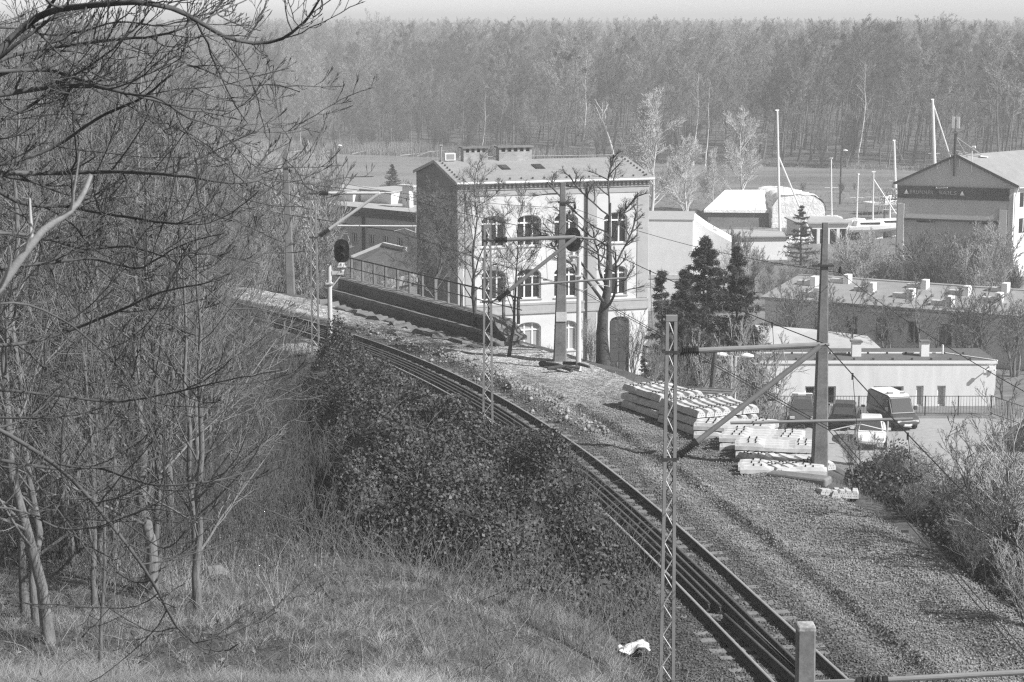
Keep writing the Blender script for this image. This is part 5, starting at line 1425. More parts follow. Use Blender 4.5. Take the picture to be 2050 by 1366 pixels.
def tree_meshes(h, r0, levels, seed, lean=(0, 0), wob=.03, split=1, sides=(8, 6, 4, 3, 3), name='tree', K=9, trunks=1, spread=0.0, flare=1.25, mist=0):
    """-> (trunk mesh, crown mesh): levels up to `split` go to the trunk mesh"""
    rng = np.random.default_rng(seed)
    Ps, Rs = [], []
    for q in range(trunks):
        ln = np.array(lean, float)
        if trunks > 1:
            a = 2 * PI * q / trunks + rng.uniform(-.4, .4); ln = ln + np.array([math.cos(a), math.sin(a)]) * spread * rng.uniform(.5, 1.2)
        hh = h * (1 if trunks == 1 else rng.uniform(.75, 1.0))
        p = trunk_line(hh, K, ln, wob, rng)
        if trunks > 1: p[:, :2] += np.array([math.cos(a), math.sin(a)]) * r0 * 1.2
        p[0, 2] = -.4
        t = np.linspace(0, 1, K); r = r0 * (1 - .88 * t ** .85); r[0] *= flare
        Ps.append(p); Rs.append(r)
    cur_ = (np.array(Ps), np.array(Rs)); all_ = [cur_]
    for lv in levels:
        cur_ = children(cur_[0], cur_[1], rng=rng, **lv); all_.append(cur_)
    tp = [tubes(P, R, sides[min(i, len(sides) - 1)]) for i, (P, R) in enumerate(all_)]
    V, F = merge(tp[:split + 1]); a = mesh_np(name + '_trunk', V, F, True)
    V, F = merge(tp[split + 1:]); mi = np.zeros(len(F), int)
    if mist:
        P = all_[2][0]; pk_ = P[rng.integers(0, len(P), mist), -1]
        mv, mf = [], []
        for c in pk_:
            rad = rng.uniform(.35, .75); n = 150
            d = rng.normal(0, 1, (n, 3)); d /= np.linalg.norm(d, axis=1, keepdims=True); c_ = c + d * rad * rng.uniform(.4, 1, (n, 1))
            qv, qf = quads_at(c_, rng, .16, .2); mv.append((qv, qf))
        V2, F2 = merge(mv); F = np.concatenate([F, F2 + len(V)]); V = np.concatenate([V, V2]); mi = np.concatenate([mi, np.ones(len(F2), int)])
    b = mesh_np(name + '_crown', V, F, False, mi)
    return a, b

def quads_at(C, rng, w, l, nrm=None, flat=0.0):
    """small leaf quads centred on C (n,3)"""
    n = len(C)
    u = rng.normal(0, 1, (n, 3))
    if nrm is None: nn_ = rng.normal(0, 1, (n, 3))
    else: nn_ = nrm * flat + rng.normal(0, 1, (n, 3)) * (1 - flat)
    nn_ /= np.linalg.norm(nn_, axis=1, keepdims=True) + 1e-9
    u -= nn_ * (u * nn_).sum(1, keepdims=True); u /= np.linalg.norm(u, axis=1, keepdims=True) + 1e-9
    v = np.cross(nn_, u)
    s = rng.uniform(.65, 1.3, (n, 1)); a = u * l * .5 * s; b = v * w * .5 * s
    V = np.stack([C - a, C + b * 1.0 - a * .1, C + a, C - b * 1.0 - a * .1], 1)
    return V.reshape(-1, 3), np.arange(4 * n).reshape(n, 4)

def quads_dir(C, D, rng, w, l):
    d = D + rng.normal(0, .45, D.shape); d /= np.linalg.norm(d, axis=1, keepdims=True)
    n = rng.normal(0, 1, D.shape); b = np.cross(d, n); b /= np.linalg.norm(b, axis=1, keepdims=True) + 1e-9
    s = rng.uniform(.6, 1.3, (len(C), 1)); a = d * l * .5 * s; b = b * w * .5 * s
    V = np.stack([C - a - b, C - a + b, C + a + b * .3, C + a - b * .3], 1)
    return V.reshape(-1, 3), np.arange(4 * len(C)).reshape(-1, 4)

def place_tree(name, meshes, mats, p, rz, s, label, cat='tree', group=None, lean=None, part='crown'):
    a, b = meshes
    if not a.materials: a.materials.append(mats[0])
    if not b.materials:
        b.materials.append(mats[1]); b.materials.append(M['mistletoe'])
    o = bpy.data.objects.new(name, a); COL.objects.link(o); o.location = tuple(float(c) for c in p); o.rotation_euler = (lean[0], lean[1], rz) if lean else (0, 0, rz); o.scale = (s, s, s) if np.isscalar(s) else s
    tag(o, label, cat, group)
    c = bpy.data.objects.new(part, b); COL.objects.link(c); c.parent = o
    return o

# --- the wood on the far bank
LV_F = [dict(n=16, t0=.42, t1=.98, ang=(25, 62), ln=(.24, .40), rr=.5, K=5, up=.45, wig=.13, rmin=.05, lenfall=.45),
        dict(n=7, t0=.2, t1=1., ang=(20, 55), ln=(.32, .55), rr=.5, K=4, up=.3, wig=.16, rmin=.03),
        dict(n=13, t0=.15, t1=1., ang=(20, 65), ln=(.4, .8), rr=.6, K=3, up=.2, wig=.18, rmin=.022)]
LV_B = [dict(n=22, t0=.22, t1=.98, ang=(40, 75), ln=(.26, .44), rr=.42, K=5, up=.5, wig=.14, rmin=.045, lenfall=.35),
        dict(n=7, t0=.2, t1=1., ang=(20, 60), ln=(.32, .55), rr=.5, K=4, up=.3, wig=.16, rmin=.028),
        dict(n=12, t0=.15, t1=1., ang=(20, 65), ln=(.4, .8), rr=.6, K=3, up=.2, wig=.18, rmin=.020)]
FV = []
for k in range(5): FV.append(tree_meshes(20, .21, LV_F, 100 + k, (.10 + .05 * (k % 3), 0), .035, 1, (6, 4, 3, 3), 'wood_tree', 8, mist=(7 if k in (1, 3) else 0)))
for k in range(3): FV.append(tree_meshes(17, .23, LV_B, 140 + k, (.02, 0), .03, 1, (6, 4, 3, 3), 'round_tree', 8))
LV_S = [dict(n=9, t0=.15, t1=1., ang=(15, 45), ln=(.30, .55), rr=.5, K=4, up=.4, wig=.14, rmin=.03), dict(n=6, t0=.2, t1=1, ang=(20, 50), ln=(.35, .6), rr=.55, K=3, up=.3, wig=.16, rmin=.018), dict(n=4, t0=.2, t1=1, ang=(20, 50), ln=(.4, .7), rr=.6, K=3, up=.3, wig=.16, rmin=.014)]
for k in range(2): FV.append(tree_meshes(9, .09, LV_S, 160 + k, (0, 0), .03, 0, (5, 3, 3, 3), 'bank_shrub', 7, trunks=8, spread=.28))
rg = np.random.default_rng(55)
pts_ = []
yy = 0.0
Yr = 0
for row in range(400):
    d0 = 1.5 + row * 5.2 * (1 + row * .010)
    base_y = 350 + d0
    if base_y > 1650: break
    half = .262 * base_y + 16
    sp_ = 6.2 * (1 + row * .008)
    xs_ = np.arange(-half, half, sp_) + rg.uniform(-.45, .45, len(np.arange(-half, half, sp_))) * sp_
    for x in xs_:
        y = float(y_far(np.array([x * 1.0]))[()] if False else np.clip(368.0 - .42 * x, 335, 420)) + d0 + rg.uniform(-.45, .45) * 4
        leftness = np.clip((20 - x) / 60, 0, 1) * np.clip(1 - d0 / 120, 0, 1)
        cn = float(vnoise(np.array([x]), np.array([y]), 34, 71)[0] + .7 * vnoise(np.array([x]), np.array([y * .5]), 13, 72)[0]) + rg.normal(0, .12)
        if rg.random() < .5 * leftness + (.5 if row < 2 else .0): v = 8 if cn > 0 else 9
        elif rg.random() < .12 + .88 * np.clip(leftness * 2, 0, 1): v = 5 if cn > .16 else (6 if cn > -.14 else 7)
        else: v = int(rg.integers(0, 2)) if cn > .16 else (2 if cn > -.14 else int(rg.integers(3, 5)))
        s = (rg.uniform(.66, 1.10) if rg.random() < .75 else rg.uniform(.5, .75)) * (1 - .48 * leftness) * (1.0 if v < 8 else rg.uniform(.7, 1.15))
        if rg.random() < .012 and d0 > 40: s *= 1.12
        pts_.append((x, y, v, s, rg.uniform(0, 2 * PI) if v >= 5 else rg.uniform(-1.3, 1.3), d0))
pts_.sort(key=lambda q: q[1] + .42 * q[0])
NI = 250
# keep a few of every variant among the individuals
WOODLAB = ['bare tree leaning slightly in the wood on the far river bank', 'round crowned bare tree in the wood on the far river bank', 'low many stemmed bare bush at the water edge of the far bank']
protos = {}
for (x, y, v, s, rz, d0) in pts_[:NI]:
    kind = 0 if v < 5 else (1 if v < 8 else 2)
    z = ground_z(x, y)
    o = place_tree(['wood_tree', 'round_tree', 'bank_shrub'][kind], FV[v], (M['bark_far'], M[{0: 'twig_far_pale', 1: 'twig_far_pale', 5: 'twig_far_pale', 8: 'twig_far_pale', 3: 'twig_far_dark', 4: 'twig_far_dark', 7: 'twig_far_dark', 9: 'twig_far_dark'}.get(v, 'twig_far')]), (x, y, z - .1), rz, s, WOODLAB[kind], ['tree', 'tree', 'bush'][kind], ['trees of the wood on the far bank', 'round trees of the wood on the far bank', 'bushes along the far bank'][kind])
    protos.setdefault(v, o)
rest = pts_[NI:]
Pz = terrain(np.array([q[0] for q in rest]), np.array([q[1] for q in rest]))
me = bpy.data.meshes.new('far_forest'); me.vertices.add(len(rest))
me.vertices.foreach_set('co', np.column_stack([[q[0] for q in rest], [q[1] for q in rest], np.minimum(Pz, -11.5)]).astype(np.float32).ravel())
for nm, ty, arr in (('variant', 'INT', [q[2] for q in rest]), ('scl', 'FLOAT', [q[3] for q in rest]), ('rz', 'FLOAT', [q[4] for q in rest])):
    a = me.attributes.new(nm, ty, 'POINT'); a.data.foreach_set('value', np.array(arr, dtype=np.int32 if ty == 'INT' else np.float32))
ff = tag(link('far_forest', me, M['twig_far']), 'leafless forest filling the far bank up to the horizon', 'forest', kind='stuff')
ng = bpy.data.node_groups.new('forest', 'GeometryNodeTree')
ng.interface.new_socket('Geometry', in_out='INPUT', socket_type='NodeSocketGeometry'); ng.interface.new_socket('Geometry', in_out='OUTPUT', socket_type='NodeSocketGeometry')
N, L = ng.nodes, ng.links
gi = N.new('NodeGroupInput'); go = N.new('NodeGroupOutput'); jn = N.new('GeometryNodeJoinGeometry'); L.new(jn.outputs[0], go.inputs[0])
def named(nm, ty):
    n = N.new('GeometryNodeInputNamedAttribute'); n.data_type = ty; n.inputs['Name'].default_value = nm; return n.outputs['Attribute']
va, sc2, rzz = named('variant', 'INT'), named('scl', 'FLOAT'), named('rz', 'FLOAT')
cx = N.new('ShaderNodeCombineXYZ'); L.new(rzz, cx.inputs['Z'])
for v, o in protos.items():
    j = N.new('GeometryNodeJoinGeometry')
    for ob in [o] + list(o.children):
        oi = N.new('GeometryNodeObjectInfo'); oi.transform_space = 'ORIGINAL'; oi.inputs['Object'].default_value = ob; L.new(oi.outputs['Geometry'], j.inputs[0])
    g2 = N.new('GeometryNodeGeometryToInstance'); L.new(j.outputs[0], g2.inputs[0])
    cmp = N.new('FunctionNodeCompare'); cmp.data_type = 'INT'; cmp.operation = 'EQUAL'; L.new(va, cmp.inputs[2]); cmp.inputs[3].default_value = v
    ip = N.new('GeometryNodeInstanceOnPoints'); L.new(gi.outputs[0], ip.inputs['Points']); L.new(cmp.outputs[0], ip.inputs['Selection']); L.new(g2.outputs[0], ip.inputs['Instance']); L.new(cx.outputs[0], ip.inputs['Rotation']); L.new(sc2, ip.inputs['Scale'])
    L.new(ip.outputs[0], jn.inputs[0])
md = ff.modifiers.new('forest', 'NODES'); md.node_group = ng

# pale birches and a broken snag standing out in front of it
LV_BI = [dict(n=16, t0=.4, t1=.98, ang=(25, 55), ln=(.16, .28), rr=.35, K=4, up=.3, wig=.14, rmin=.03), dict(n=5, t0=.2, t1=1., ang=(20, 55), ln=(.35, .6), rr=.5, K=3, up=.1, wig=.16, rmin=.018)]
BIV = [tree_meshes(16, .18, LV_BI, 170 + k, (.05, 0), .035, 0, (6, 3, 3), 'birch', 9) for k in range(2)]
SNAG = tree_meshes(9, .24, [dict(n=4, t0=.45, t1=.95, ang=(25, 45), ln=(.3, .55), rr=.6, K=4, up=.2, wig=.12, rmin=.06), dict(n=3, t0=.4, t1=1, ang=(20, 40), ln=(.2, .35), rr=.4, K=3, up=.1, wig=.1, rmin=.03)], 190, (-.12, 0), .05, 1, (7, 5, 3), 'snag', 8)
for (px, pyt, Yb_, k, lb) in ((1388, 150, 352, 0, 'tall white stemmed birch right of the pale poplars on the far bank'), (1165, 120, 372, 1, 'white stemmed birch with a forked top above the office building'), (1412, 175, 351, 1, 'shorter birch right beside the tall white stemmed one'), (1720, 130, 345, 0, 'leaning birch with pale limbs above the right yacht masts'), (600, 225, 388, 1, 'small birch at the left end of the far bank'), (966, 190, 378, 0, 'slim birch in the wood above the left roof chimney')):
    b = aty(px, 320, Yb_); t = aty(px, pyt, Yb_); z = -12.2; s = (t[2] - z) / 16
    place_tree('birch', BIV[k], (M['birch'], M['twig_pale']), (b[0], Yb_, z), .4 * k, s, lb, 'birch')
b = aty(1228, 330, 362); place_tree('dead_snag', SNAG, (M['birch'], M['birch']), (b[0], 362, -12.2), 0.2, (aty(1205, 205, 362)[2] + 12.2) / 9, 'pale broken dead tree with two bare arms right of the office roof', 'dead tree', part='limb')

# --- reeds along the far bank
def blades(x, y, z, h, w, lean, rng, K=3):
    """curved grass blades: K-1 quads each"""
    n = len(x); a = rng.uniform(0, 2 * PI, n); d = np.stack([np.cos(a), np.sin(a)], 1) * lean[:, None]
    b = rng.uniform(0, PI, n); s = np.stack([np.cos(b), np.sin(b) * .4], 1) * (w / 2)[:, None]
    V = np.empty((n, K, 2, 3))
    for k in range(K):
        t = k / (K - 1); wf = 1 - .8 * t
        for q, sg_ in ((0, -1), (1, 1)):
            V[:, k, q, 0] = x + d[:, 0] * t ** 1.8 + sg_ * s[:, 0] * wf; V[:, k, q, 1] = y + d[:, 1] * t ** 1.8 + sg_ * s[:, 1] * wf
            V[:, k, q, 2] = z + h * (t - .35 * (lean / np.maximum(h, .01)) * t * t)
    idx = np.arange(n * K * 2).reshape(n, K, 2)
    F = np.stack([idx[:, :-1, 0], idx[:, :-1, 1], idx[:, 1:, 1], idx[:, 1:, 0]], -1).reshape(-1, 4)
    return V.reshape(-1, 3), F, np.repeat(np.arange(n), K * 2)
n = 26000
x = rg.uniform(-75, 70, n); keep = rg.random(n) < np.clip((25 - x) / 40, .12, 1); x = x[keep]; n = len(x)
dd = np.abs(rg.normal(0, 4, n)) * np.where(x > 15, .4, 1); y = np.clip(368.0 - .42 * x, 335, 420) - 1.0 + dd
h = rg.uniform(1.1, 2.3, n) * np.where(x > 15, .4, 1)
V, F, ow = blades(x, y, np.maximum(terrain(x, y), WATER) - .1, h, np.full(n, .07), rg.uniform(.1, .6, n), rg)
tag(link('reeds', mesh_np('reeds', V, F, attr=rg.uniform(.6, 1.4, n)[ow]), M['reed']), 'pale dry reeds along the far bank of the river', 'reeds', kind='stuff')
mb = MB()
for k in range(7):
    a = aty(505 + 70 * k + rg.uniform(-20, 20), 300, 380 - 1 * k); x = a[0]; y = 368 - .42 * x - 1.5
    mb = MB(); mb.tube([(0, 0, .1), (rg.uniform(2, 5), rg.uniform(-1, .5), rg.uniform(.2, .9)), (rg.uniform(5, 9), rg.uniform(-1, .5), rg.uniform(.3, 1.8))], [.16, .12, .05], 5)
    tag(mb.build('driftwood', M['bark_pale'], None, (x, y, WATER)), 'bare fallen trunk lying along the edge of the far bank', 'driftwood', 'fallen trunks at the far water edge')

# --- riverside poplars, willow and shrubs of the town side
LV_P = [dict(n=24, t0=.16, t1=.98, ang=(28, 58), ln=(.40, .60), rr=.5, K=6, up=.35, wig=.10, rmin=.04, lenfall=.6), dict(n=11, t0=.2, t1=1., ang=(18, 48), ln=(.34, .6), rr=.5, K=4, up=.3, wig=.12, rmin=.035), dict(n=11, t0=.2, t1=1., ang=(18, 50), ln=(.55, .95), rr=.6, K=3, up=.3, wig=.12, rmin=.026)]
PO = [tree_meshes(14, .26, LV_P, 200 + k, (.02, 0), .03, 1, (7, 5, 3, 3), 'poplar', 9) for k in range(3)]
for (px, pyt, Yb_, k, sx_, lb) in ((1305, 222, 235, 0, 1.0, 'large pale poplar directly right of the office roof'), (1482, 246, 250, 1, .95, 'pale spreading poplar behind the white boat tent'), (1372, 300, 228, 2, 1., 'smaller pale tree between the two poplars'), (1262, 345, 222, 1, .9, 'pale tree just right of the office eaves'), (1425, 320, 240, 0, .8, 'thin pale tree between the poplars and the boat tent')):
    b = aty(px, 480, Yb_); s = (aty(px, pyt, Yb_)[2] + 11.3) / 14
    place_tree('poplar', PO[k], (M['bark_white'], M['twig_white']), (b[0], Yb_, -11.3), 1.3 * k, (s * sx_, s * sx_, s), lb)
LV_W = [dict(n=16, t0=.3, t1=.95, ang=(35, 65), ln=(.5, .7), rr=.5, K=6, up=-.2, wig=.12, rmin=.04, lenfall=.4), dict(n=12, t0=.3, t1=1., ang=(20, 60), ln=(.3, .5), rr=.4, K=5, up=-1.6, wig=.08, rmin=.02), dict(n=6, t0=.2, t1=1., ang=(10, 35), ln=(.5, .9), rr=.6, K=4, up=-1.2, wig=.08, rmin=.034)]
WI = tree_meshes(7, .26, LV_W, 230, (.1, 0), .06, 1, (7, 5, 3, 3), 'willow', 7)
b = aty(1770, 470, 243); place_tree('willow', WI, (M['bark_mid'], M['twig_white']), (b[0], 243, -11.3), 0, (aty(1760, 372, 243)[2] + 11.3) / 7.6, 'weeping willow with drooping pale twigs left of the boat hall', 'willow')

LV_H = [dict(n=8, t0=.12, t1=.98, ang=(15, 42), ln=(.32, .55), rr=.5, K=5, up=.45, wig=.12, rmin=.016), dict(n=6, t0=.2, t1=1., ang=(18, 48), ln=(.35, .6), rr=.55, K=4, up=.3, wig=.14, rmin=.011), dict(n=5, t0=.2, t1=1., ang=(18, 48), ln=(.4, .7), rr=.6, K=3, up=.3, wig=.14, rmin=.008)]
LV_H2 = [dict(q, rmin=q['rmin'] * 1.45, n=q['n'] + 2) for q in LV_H]
SH = [tree_meshes(5, .05, LV_H, 250 + k, (0, 0), .04, 0, (5, 3, 3, 3), 'shrub', 8, trunks=9, spread=.30) for k in range(3)]
SH2 = [tree_meshes(5, .07, LV_H2, 260 + k, (0, 0), .04, 0, (5, 3, 3, 3), 'far_shrub', 8, trunks=9, spread=.30) for k in range(3)]
def shrub(px, Yb_, top, k, label, group, mats, zb=None, name='bare_shrub'):
    b = aty(px, top, Yb_); z = ground_z(b[0], Yb_) if zb is None else zb
    s = max(.3, (b[2] - z) / 5)
    return place_tree(name, (SH2 if Yb_ > 115 else SH)[k], mats, (b[0], Yb_, z - .05), rg.uniform(0, 6), (s * (.62 if s > 1.3 else .9), s * (.62 if s > 1.3 else .9), s), label, 'bush', group, part='branches' if False else 'twigs')
pal, midm, drk = (M['bark_pale'], M['twig_pale']), (M['bark_mid'], M['twig_mid']), (M['bark_dark'], M['twig_dark'])
for k in range(52):
    px = 1395 + 12.6 * k + rg.uniform(-15, 15); Yb_ = rg.uniform(162, 192)
    if 1805 < px < 2010 and Yb_ > 176: Yb_ = rg.uniform(160, 172)
    shrub(px, Yb_, rg.uniform(468, 540) if px > 1690 else (rg.uniform(525, 560) if px > 1520 else rg.uniform(455, 540)), k % 3, 'pale bare shrub in the belt between the workshop hall and the boat yard', 'pale shrubs before the boat yard', pal if k % 3 else midm)
for k in range(10):
    px = 1300 + 60 * k + rg.uniform(-25, 25)
    shrub(px, rg.uniform(262, 282), rg.uniform(372, 400), k % 3, 'low pale bush by the near bank of the river behind the boat yard', 'bushes on the near river bank', pal)

# left side: dense scrub between the line and the river
for k in range(80):
    Yb_ = 104 + 150 * (k / 79) ** 1.2 + rg.uniform(-4, 4); px = rg.uniform(320, 625)
    if Yb_ < 125 and px > 560: px -= 120
    if Yb_ > 235 and px > 540: px = rg.uniform(300, 530)
    top = rg.uniform(330, 440) if Yb_ > 150 else rg.uniform(350, 500)
    shrub(px, Yb_, top, k % 3, 'bare grey bush in the dense scrub behind the bend of the track', 'scrub behind the bend of the track', midm if k % 2 else pal)
for k in range(8):
    px = 655 + 19 * k + rg.uniform(-6, 6)
    shrub(px, rg.uniform(98, 104), rg.uniform(520, 560) + k * 6, k % 3, 'thin bare shrub behind the ramp railing', 'shrubs behind the ramp railing', midm)

# --- trees by the office building and the car park
LV_G = [dict(n=15, t0=.30, t1=.98, ang=(35, 70), ln=(.35, .58), rr=.45, K=7, up=.5, wig=.18, rmin=.02, lenfall=.3), dict(n=9, t0=.25, t1=1., ang=(30, 70), ln=(.28, .5), rr=.45, K=5, up=.35, wig=.18, rmin=.010), dict(n=9, t0=.2, t1=1., ang=(25, 65), ln=(.4, .75), rr=.45, K=4, up=.4, wig=.14, rmin=.0062), dict(n=4, t0=.2, t1=1., ang=(20, 55), ln=(.5, 1.), rr=.6, K=3, up=.3, wig=.12, rmin=.005)]
GN_ = [tree_meshes(7, .13, LV_G, 300 + k, (.03, 0), .05, 2, (8, 7, 5, 3, 3), 'gnarled', 9) for k in range(3)]
def byline(px, pyb, pyt, z, k, sxy, lb, mats=(M['bark_dark'], M['twig_mid']), rz=0, ms=None, h0=7.0, name='bare_tree'):
    b = at(px, pyb, z); s = (aty(px, pyt, b[1])[2] - z) / h0
    return place_tree(name, (ms or GN_)[k], mats, b, rz, (s * sxy, s * sxy, s), lb)
byline(950, 700, 395, -.5, 0, 1.0, 'gnarled dark bare tree before the left window column, behind the lattice mast')
byline(1017, 715, 450, 0, 1, .85, 'small forked bare tree at the path edge right of the lattice mast', rz=2)
byline(884, 690, 425, -2.5, 2, 1.1, 'light twigged bare tree in front of the shaded gable', midm, rz=1)
byline(845, 640, 465, -2.5, 1, 1.0, 'low bare tree at the left foot of the shaded gable behind the railing', midm, rz=4)
LV_K = [dict(n=11, t0=.34, t1=.98, ang=(38, 75), ln=(.38, .58), rr=.40, K=7, up=.55, wig=.15, rmin=.04, lenfall=.35), dict(n=7, t0=.35, t1=1., ang=(30, 65), ln=(.25, .45), rr=.5, K=5, up=.4, wig=.2, rmin=.03), dict(n=10, t0=.3, t1=1., ang=(25, 65), ln=(.4, .75), rr=.35, K=4, up=.4, wig=.14, rmin=.008), dict(n=6, t0=.2, t1=1., ang=(20, 50), ln=(.5, .9), rr=.6, K=3, up=.3, wig=.12, rmin=.0055)]
POL = [tree_meshes(8.5, .30, LV_K, 321, (.0, 0), .03, 2, (10, 8, 6, 3, 3), 'pollard', 9, flare=1.5)]
byline(1213, 752, 372, -.9, 0, 1.35, 'big pollarded bare tree with thick crooked limbs before the right bays of the office', ms=POL, h0=9.3)
for (px, pyb, pyt, k, lb) in ((1185, 748, 640, 0, 'slim suckering shrub left of the pollarded trunk'), (1268, 760, 640, 1, 'slim suckering shrub right of the pollarded trunk'), (1310, 775, 700, 2, 'bare shrub at the yard edge left of the nearest mast')):
    b = at(px, pyb, -1.0); place_tree('bare_shrub', SH[k], midm, b, k, (aty(px, pyt, b[1])[2] + 1) / 5 * np.array([.8, .8, 1]), lb, 'bush', part='twigs')
LV_T = [dict(n=11, t0=.25, t1=.98, ang=(30, 60), ln=(.42, .6), rr=.5, K=6, up=.4, wig=.13, rmin=.03, lenfall=.45), dict(n=8, t0=.25, t1=1., ang=(25, 60), ln=(.28, .5), rr=.5, K=5, up=.3, wig=.15, rmin=.02), dict(n=9, t0=.2, t1=1., ang=(20, 55), ln=(.35, .65), rr=.55, K=4, up=.3, wig=.14, rmin=.013), dict(n=1, t0=.2, t1=1., ang=(20, 55), ln=(.5, .9), rr=.7, K=3, up=.3, wig=.14, rmin=.009)]
TY = [tree_meshes(7.5, .16, LV_T, 340 + k, (.05 * (k - 1), 0), .05, 1, (8, 6, 4, 3), 'yard_tree', 9, trunks=(1, 1, 3)[k], spread=.12) for k in range(3)]
for (px, pyb, pyt, Yb_, k, mt, lb) in ((1712, 706, 588, 133, 0, (M['bark_dark'], M['twig_mid']), 'dark bare tree behind the white building, right of the concrete pole'), (1672, 706, 600, 136, 1, midm, 'leaning bare tree close behind the concrete pole'), (1845, 706, 590, 134, 1, pal, 'pale trunked bare tree behind the right chimney of the white building'), (1880, 708, 600, 138, 0, midm, 'dense bare tree before the workshop hall'), (1958, 720, 575, 130, 2, midm, 'many stemmed tall bare tree at the right end of the white building'), (2032, 730, 590, 134, 2, midm, 'many stemmed bare tree at the right edge behind the side fence'), (1590, 690, 560, 140, 2, midm, 'bare tree left of the concrete pole before the workshop hall'), (2010, 800, 690, 121, 0, (M['bark_dark'], M['twig_mid']), 'low dark bare tree by the side fence'), (1655, 690, 585, 143, 2, midm, 'bare tree hiding the left part of the workshop hall'), (1775, 700, 600, 141, 2, pal, 'pale many stemmed bare tree above the left chimney of the white building'), (1925, 705, 600, 139, 2, pal, 'pale many stemmed bare tree left of the tall grey one'), (1810, 700, 605, 142, 0, midm, 'thin bare tree against the middle of the workshop hall')):
    b = aty(px, pyb, Yb_); z = -11; s = (aty(px, pyt, Yb_)[2] - z) / 7.5
    place_tree('bare_tree', TY[k], mt, (b[0], Yb_, z), k * 2.1, s, lb)
for k, (px, Yb_, top, lb) in enumerate(((1525, 96, 640, 'fan of bare stems right of the spruces'), (1370, 88, 715, 'bushy bare shrub left of the leaning post below the spruces'), (1440, 90, 720, 'bare shrub around the pale lamps'), (1448, 95, 700, 'loose bare shrub just right of the pale lamps'), (1345, 86, 725, 'low bare shrub directly behind the nearest mast'))):
    b = aty(px, top, Yb_); z = ground_z(b[0], Yb_); place_tree('bare_shrub', SH[k % 3], midm if k else pal, (b[0], Yb_, z), k * 1.7, (b[2] - z) / 5 * np.array([.75, .75, 1]), lb, 'bush', part='twigs')
mb = MB(); a, b = Vector(aty(1424, 788, 84)), Vector(aty(1432, 700, 84)); mb.tube([(0, 0, -1.5), (0, 0, 0), b - a], [.13, .12, .09], 8); tag(mb.build('leaning_post', M['bark_dark'], None, a), 'dark leaning wooden post below the spruces', 'post')

# rough grass of the town side
n = 110000
x = rg.uniform(-95, 75, n); y = rg.uniform(92, 286, n); _, off = track_coords(x, y)
ok = (off > 12) | (off < -4)
ok &= ~((x > 11) & (x < 45) & (y < 140) & (y > 92)) & ((rg.random(n) < np.clip(.55 + 1.2 * vnoise(x, y, 9, 61) + .6 * vnoise(x, y, 3, 62), .05, 1)))
x, y = x[ok], y[ok]; n = len(x); h = rg.uniform(.2, .9, n)
V, F, ow = blades(x, y, terrain(x, y) - .05, h, rg.uniform(.03, .08, n), h * rg.uniform(.3, 1.3, n), rg, 3)
tag(link('rough_grass', mesh_np('rough_grass', V, F, attr=rg.uniform(.35, 1.1, n)[ow]), M['dry_grass']), 'rough winter grass between the buildings and the river', 'grass', kind='stuff')

# --- spruces
def spruce(h, rb, seed, dens=1.0, bare=.06, droop=.35, tier=.38, gap=1.0):
    rng = np.random.default_rng(seed)
    V, F = tubes(np.array([trunk_line(h, 6, (0, 0), .006, rng)]), np.array([np.linspace(.02 * h, .004, 6)]), 7)
    tr_ = mesh_np('spruce_trunk', V, F, True)
    parts = []; z = bare * h
    BP = []
    while z < h * .985:
        f = 1 - z / h; n = int(5 + 2 * f)
        for k in range(n):
            a = rng.uniform(0, 2 * PI); L_b = rb * (f ** .95) * rng.uniform(.45, 1.2) + .10
            K = 6; t = np.linspace(0, 1, K)
            zz = z + L_b * (.25 * t - droop * 1.6 * t * t + droop * .9 * t ** 3) + rng.uniform(-.08, .08)
            BP.append(np.column_stack([np.cos(a) * L_b * t, np.sin(a) * L_b * t, zz]))
        z += tier * rng.uniform(.8, 1.2) * (1 if f > .3 else .7) * gap
    BP = np.array(BP); V, F = tubes(BP, np.tile(np.linspace(.03, .008, 6), (len(BP), 1)), 3); parts.append((V, F))
    # side sprays and their hanging needle strips
    Q, R = children(BP, np.full(BP.shape[:2], .01), int(9 * dens), .2, 1., (35, 70), (.18, .34), .5, 4, -.35, .06, rng, .006, lenfall=.45)
    q = Q.reshape(-1, 3); rep = 5
    C = np.repeat(q, rep, 0) + rng.normal(0, .03, (len(q) * rep, 3)); C[:, 2] -= rng.uniform(0, .08, len(C))
    C = C
    dirs = np.repeat((Q[:, -1] - Q[:, 0]), 4 * rep, 0); dirs /= np.linalg.norm(dirs, axis=1, keepdims=True)
    qv, qf = quads_dir(C, dirs, rng, .03, .20); parts.append((qv, qf))
    b = np.concatenate([BP[:, k] for k in range(1, 6)]); C = np.repeat(b, 10, 0) + rng.normal(0, .05, (len(b) * 10, 3))
    dr2 = np.repeat(np.concatenate([BP[:, k] - BP[:, k - 1] for k in range(1, 6)]), 10, 0); dr2 /= np.linalg.norm(dr2, axis=1, keepdims=True); parts.append(quads_dir(C, dr2, rng, .03, .20))
    V, F = merge(parts); return tr_, mesh_np('spruce_crown', V, F)
SPR = [spruce(10, 4.2, 400, .9, .04, .20, .31), spruce(10, 3.0, 401, .85, .05, .20, .33), spruce(8, 3.2, 402, 1.0, .04, .16, .50, 1.1), spruce(9, 1.8, 403, .5, .04, .3, .5)]
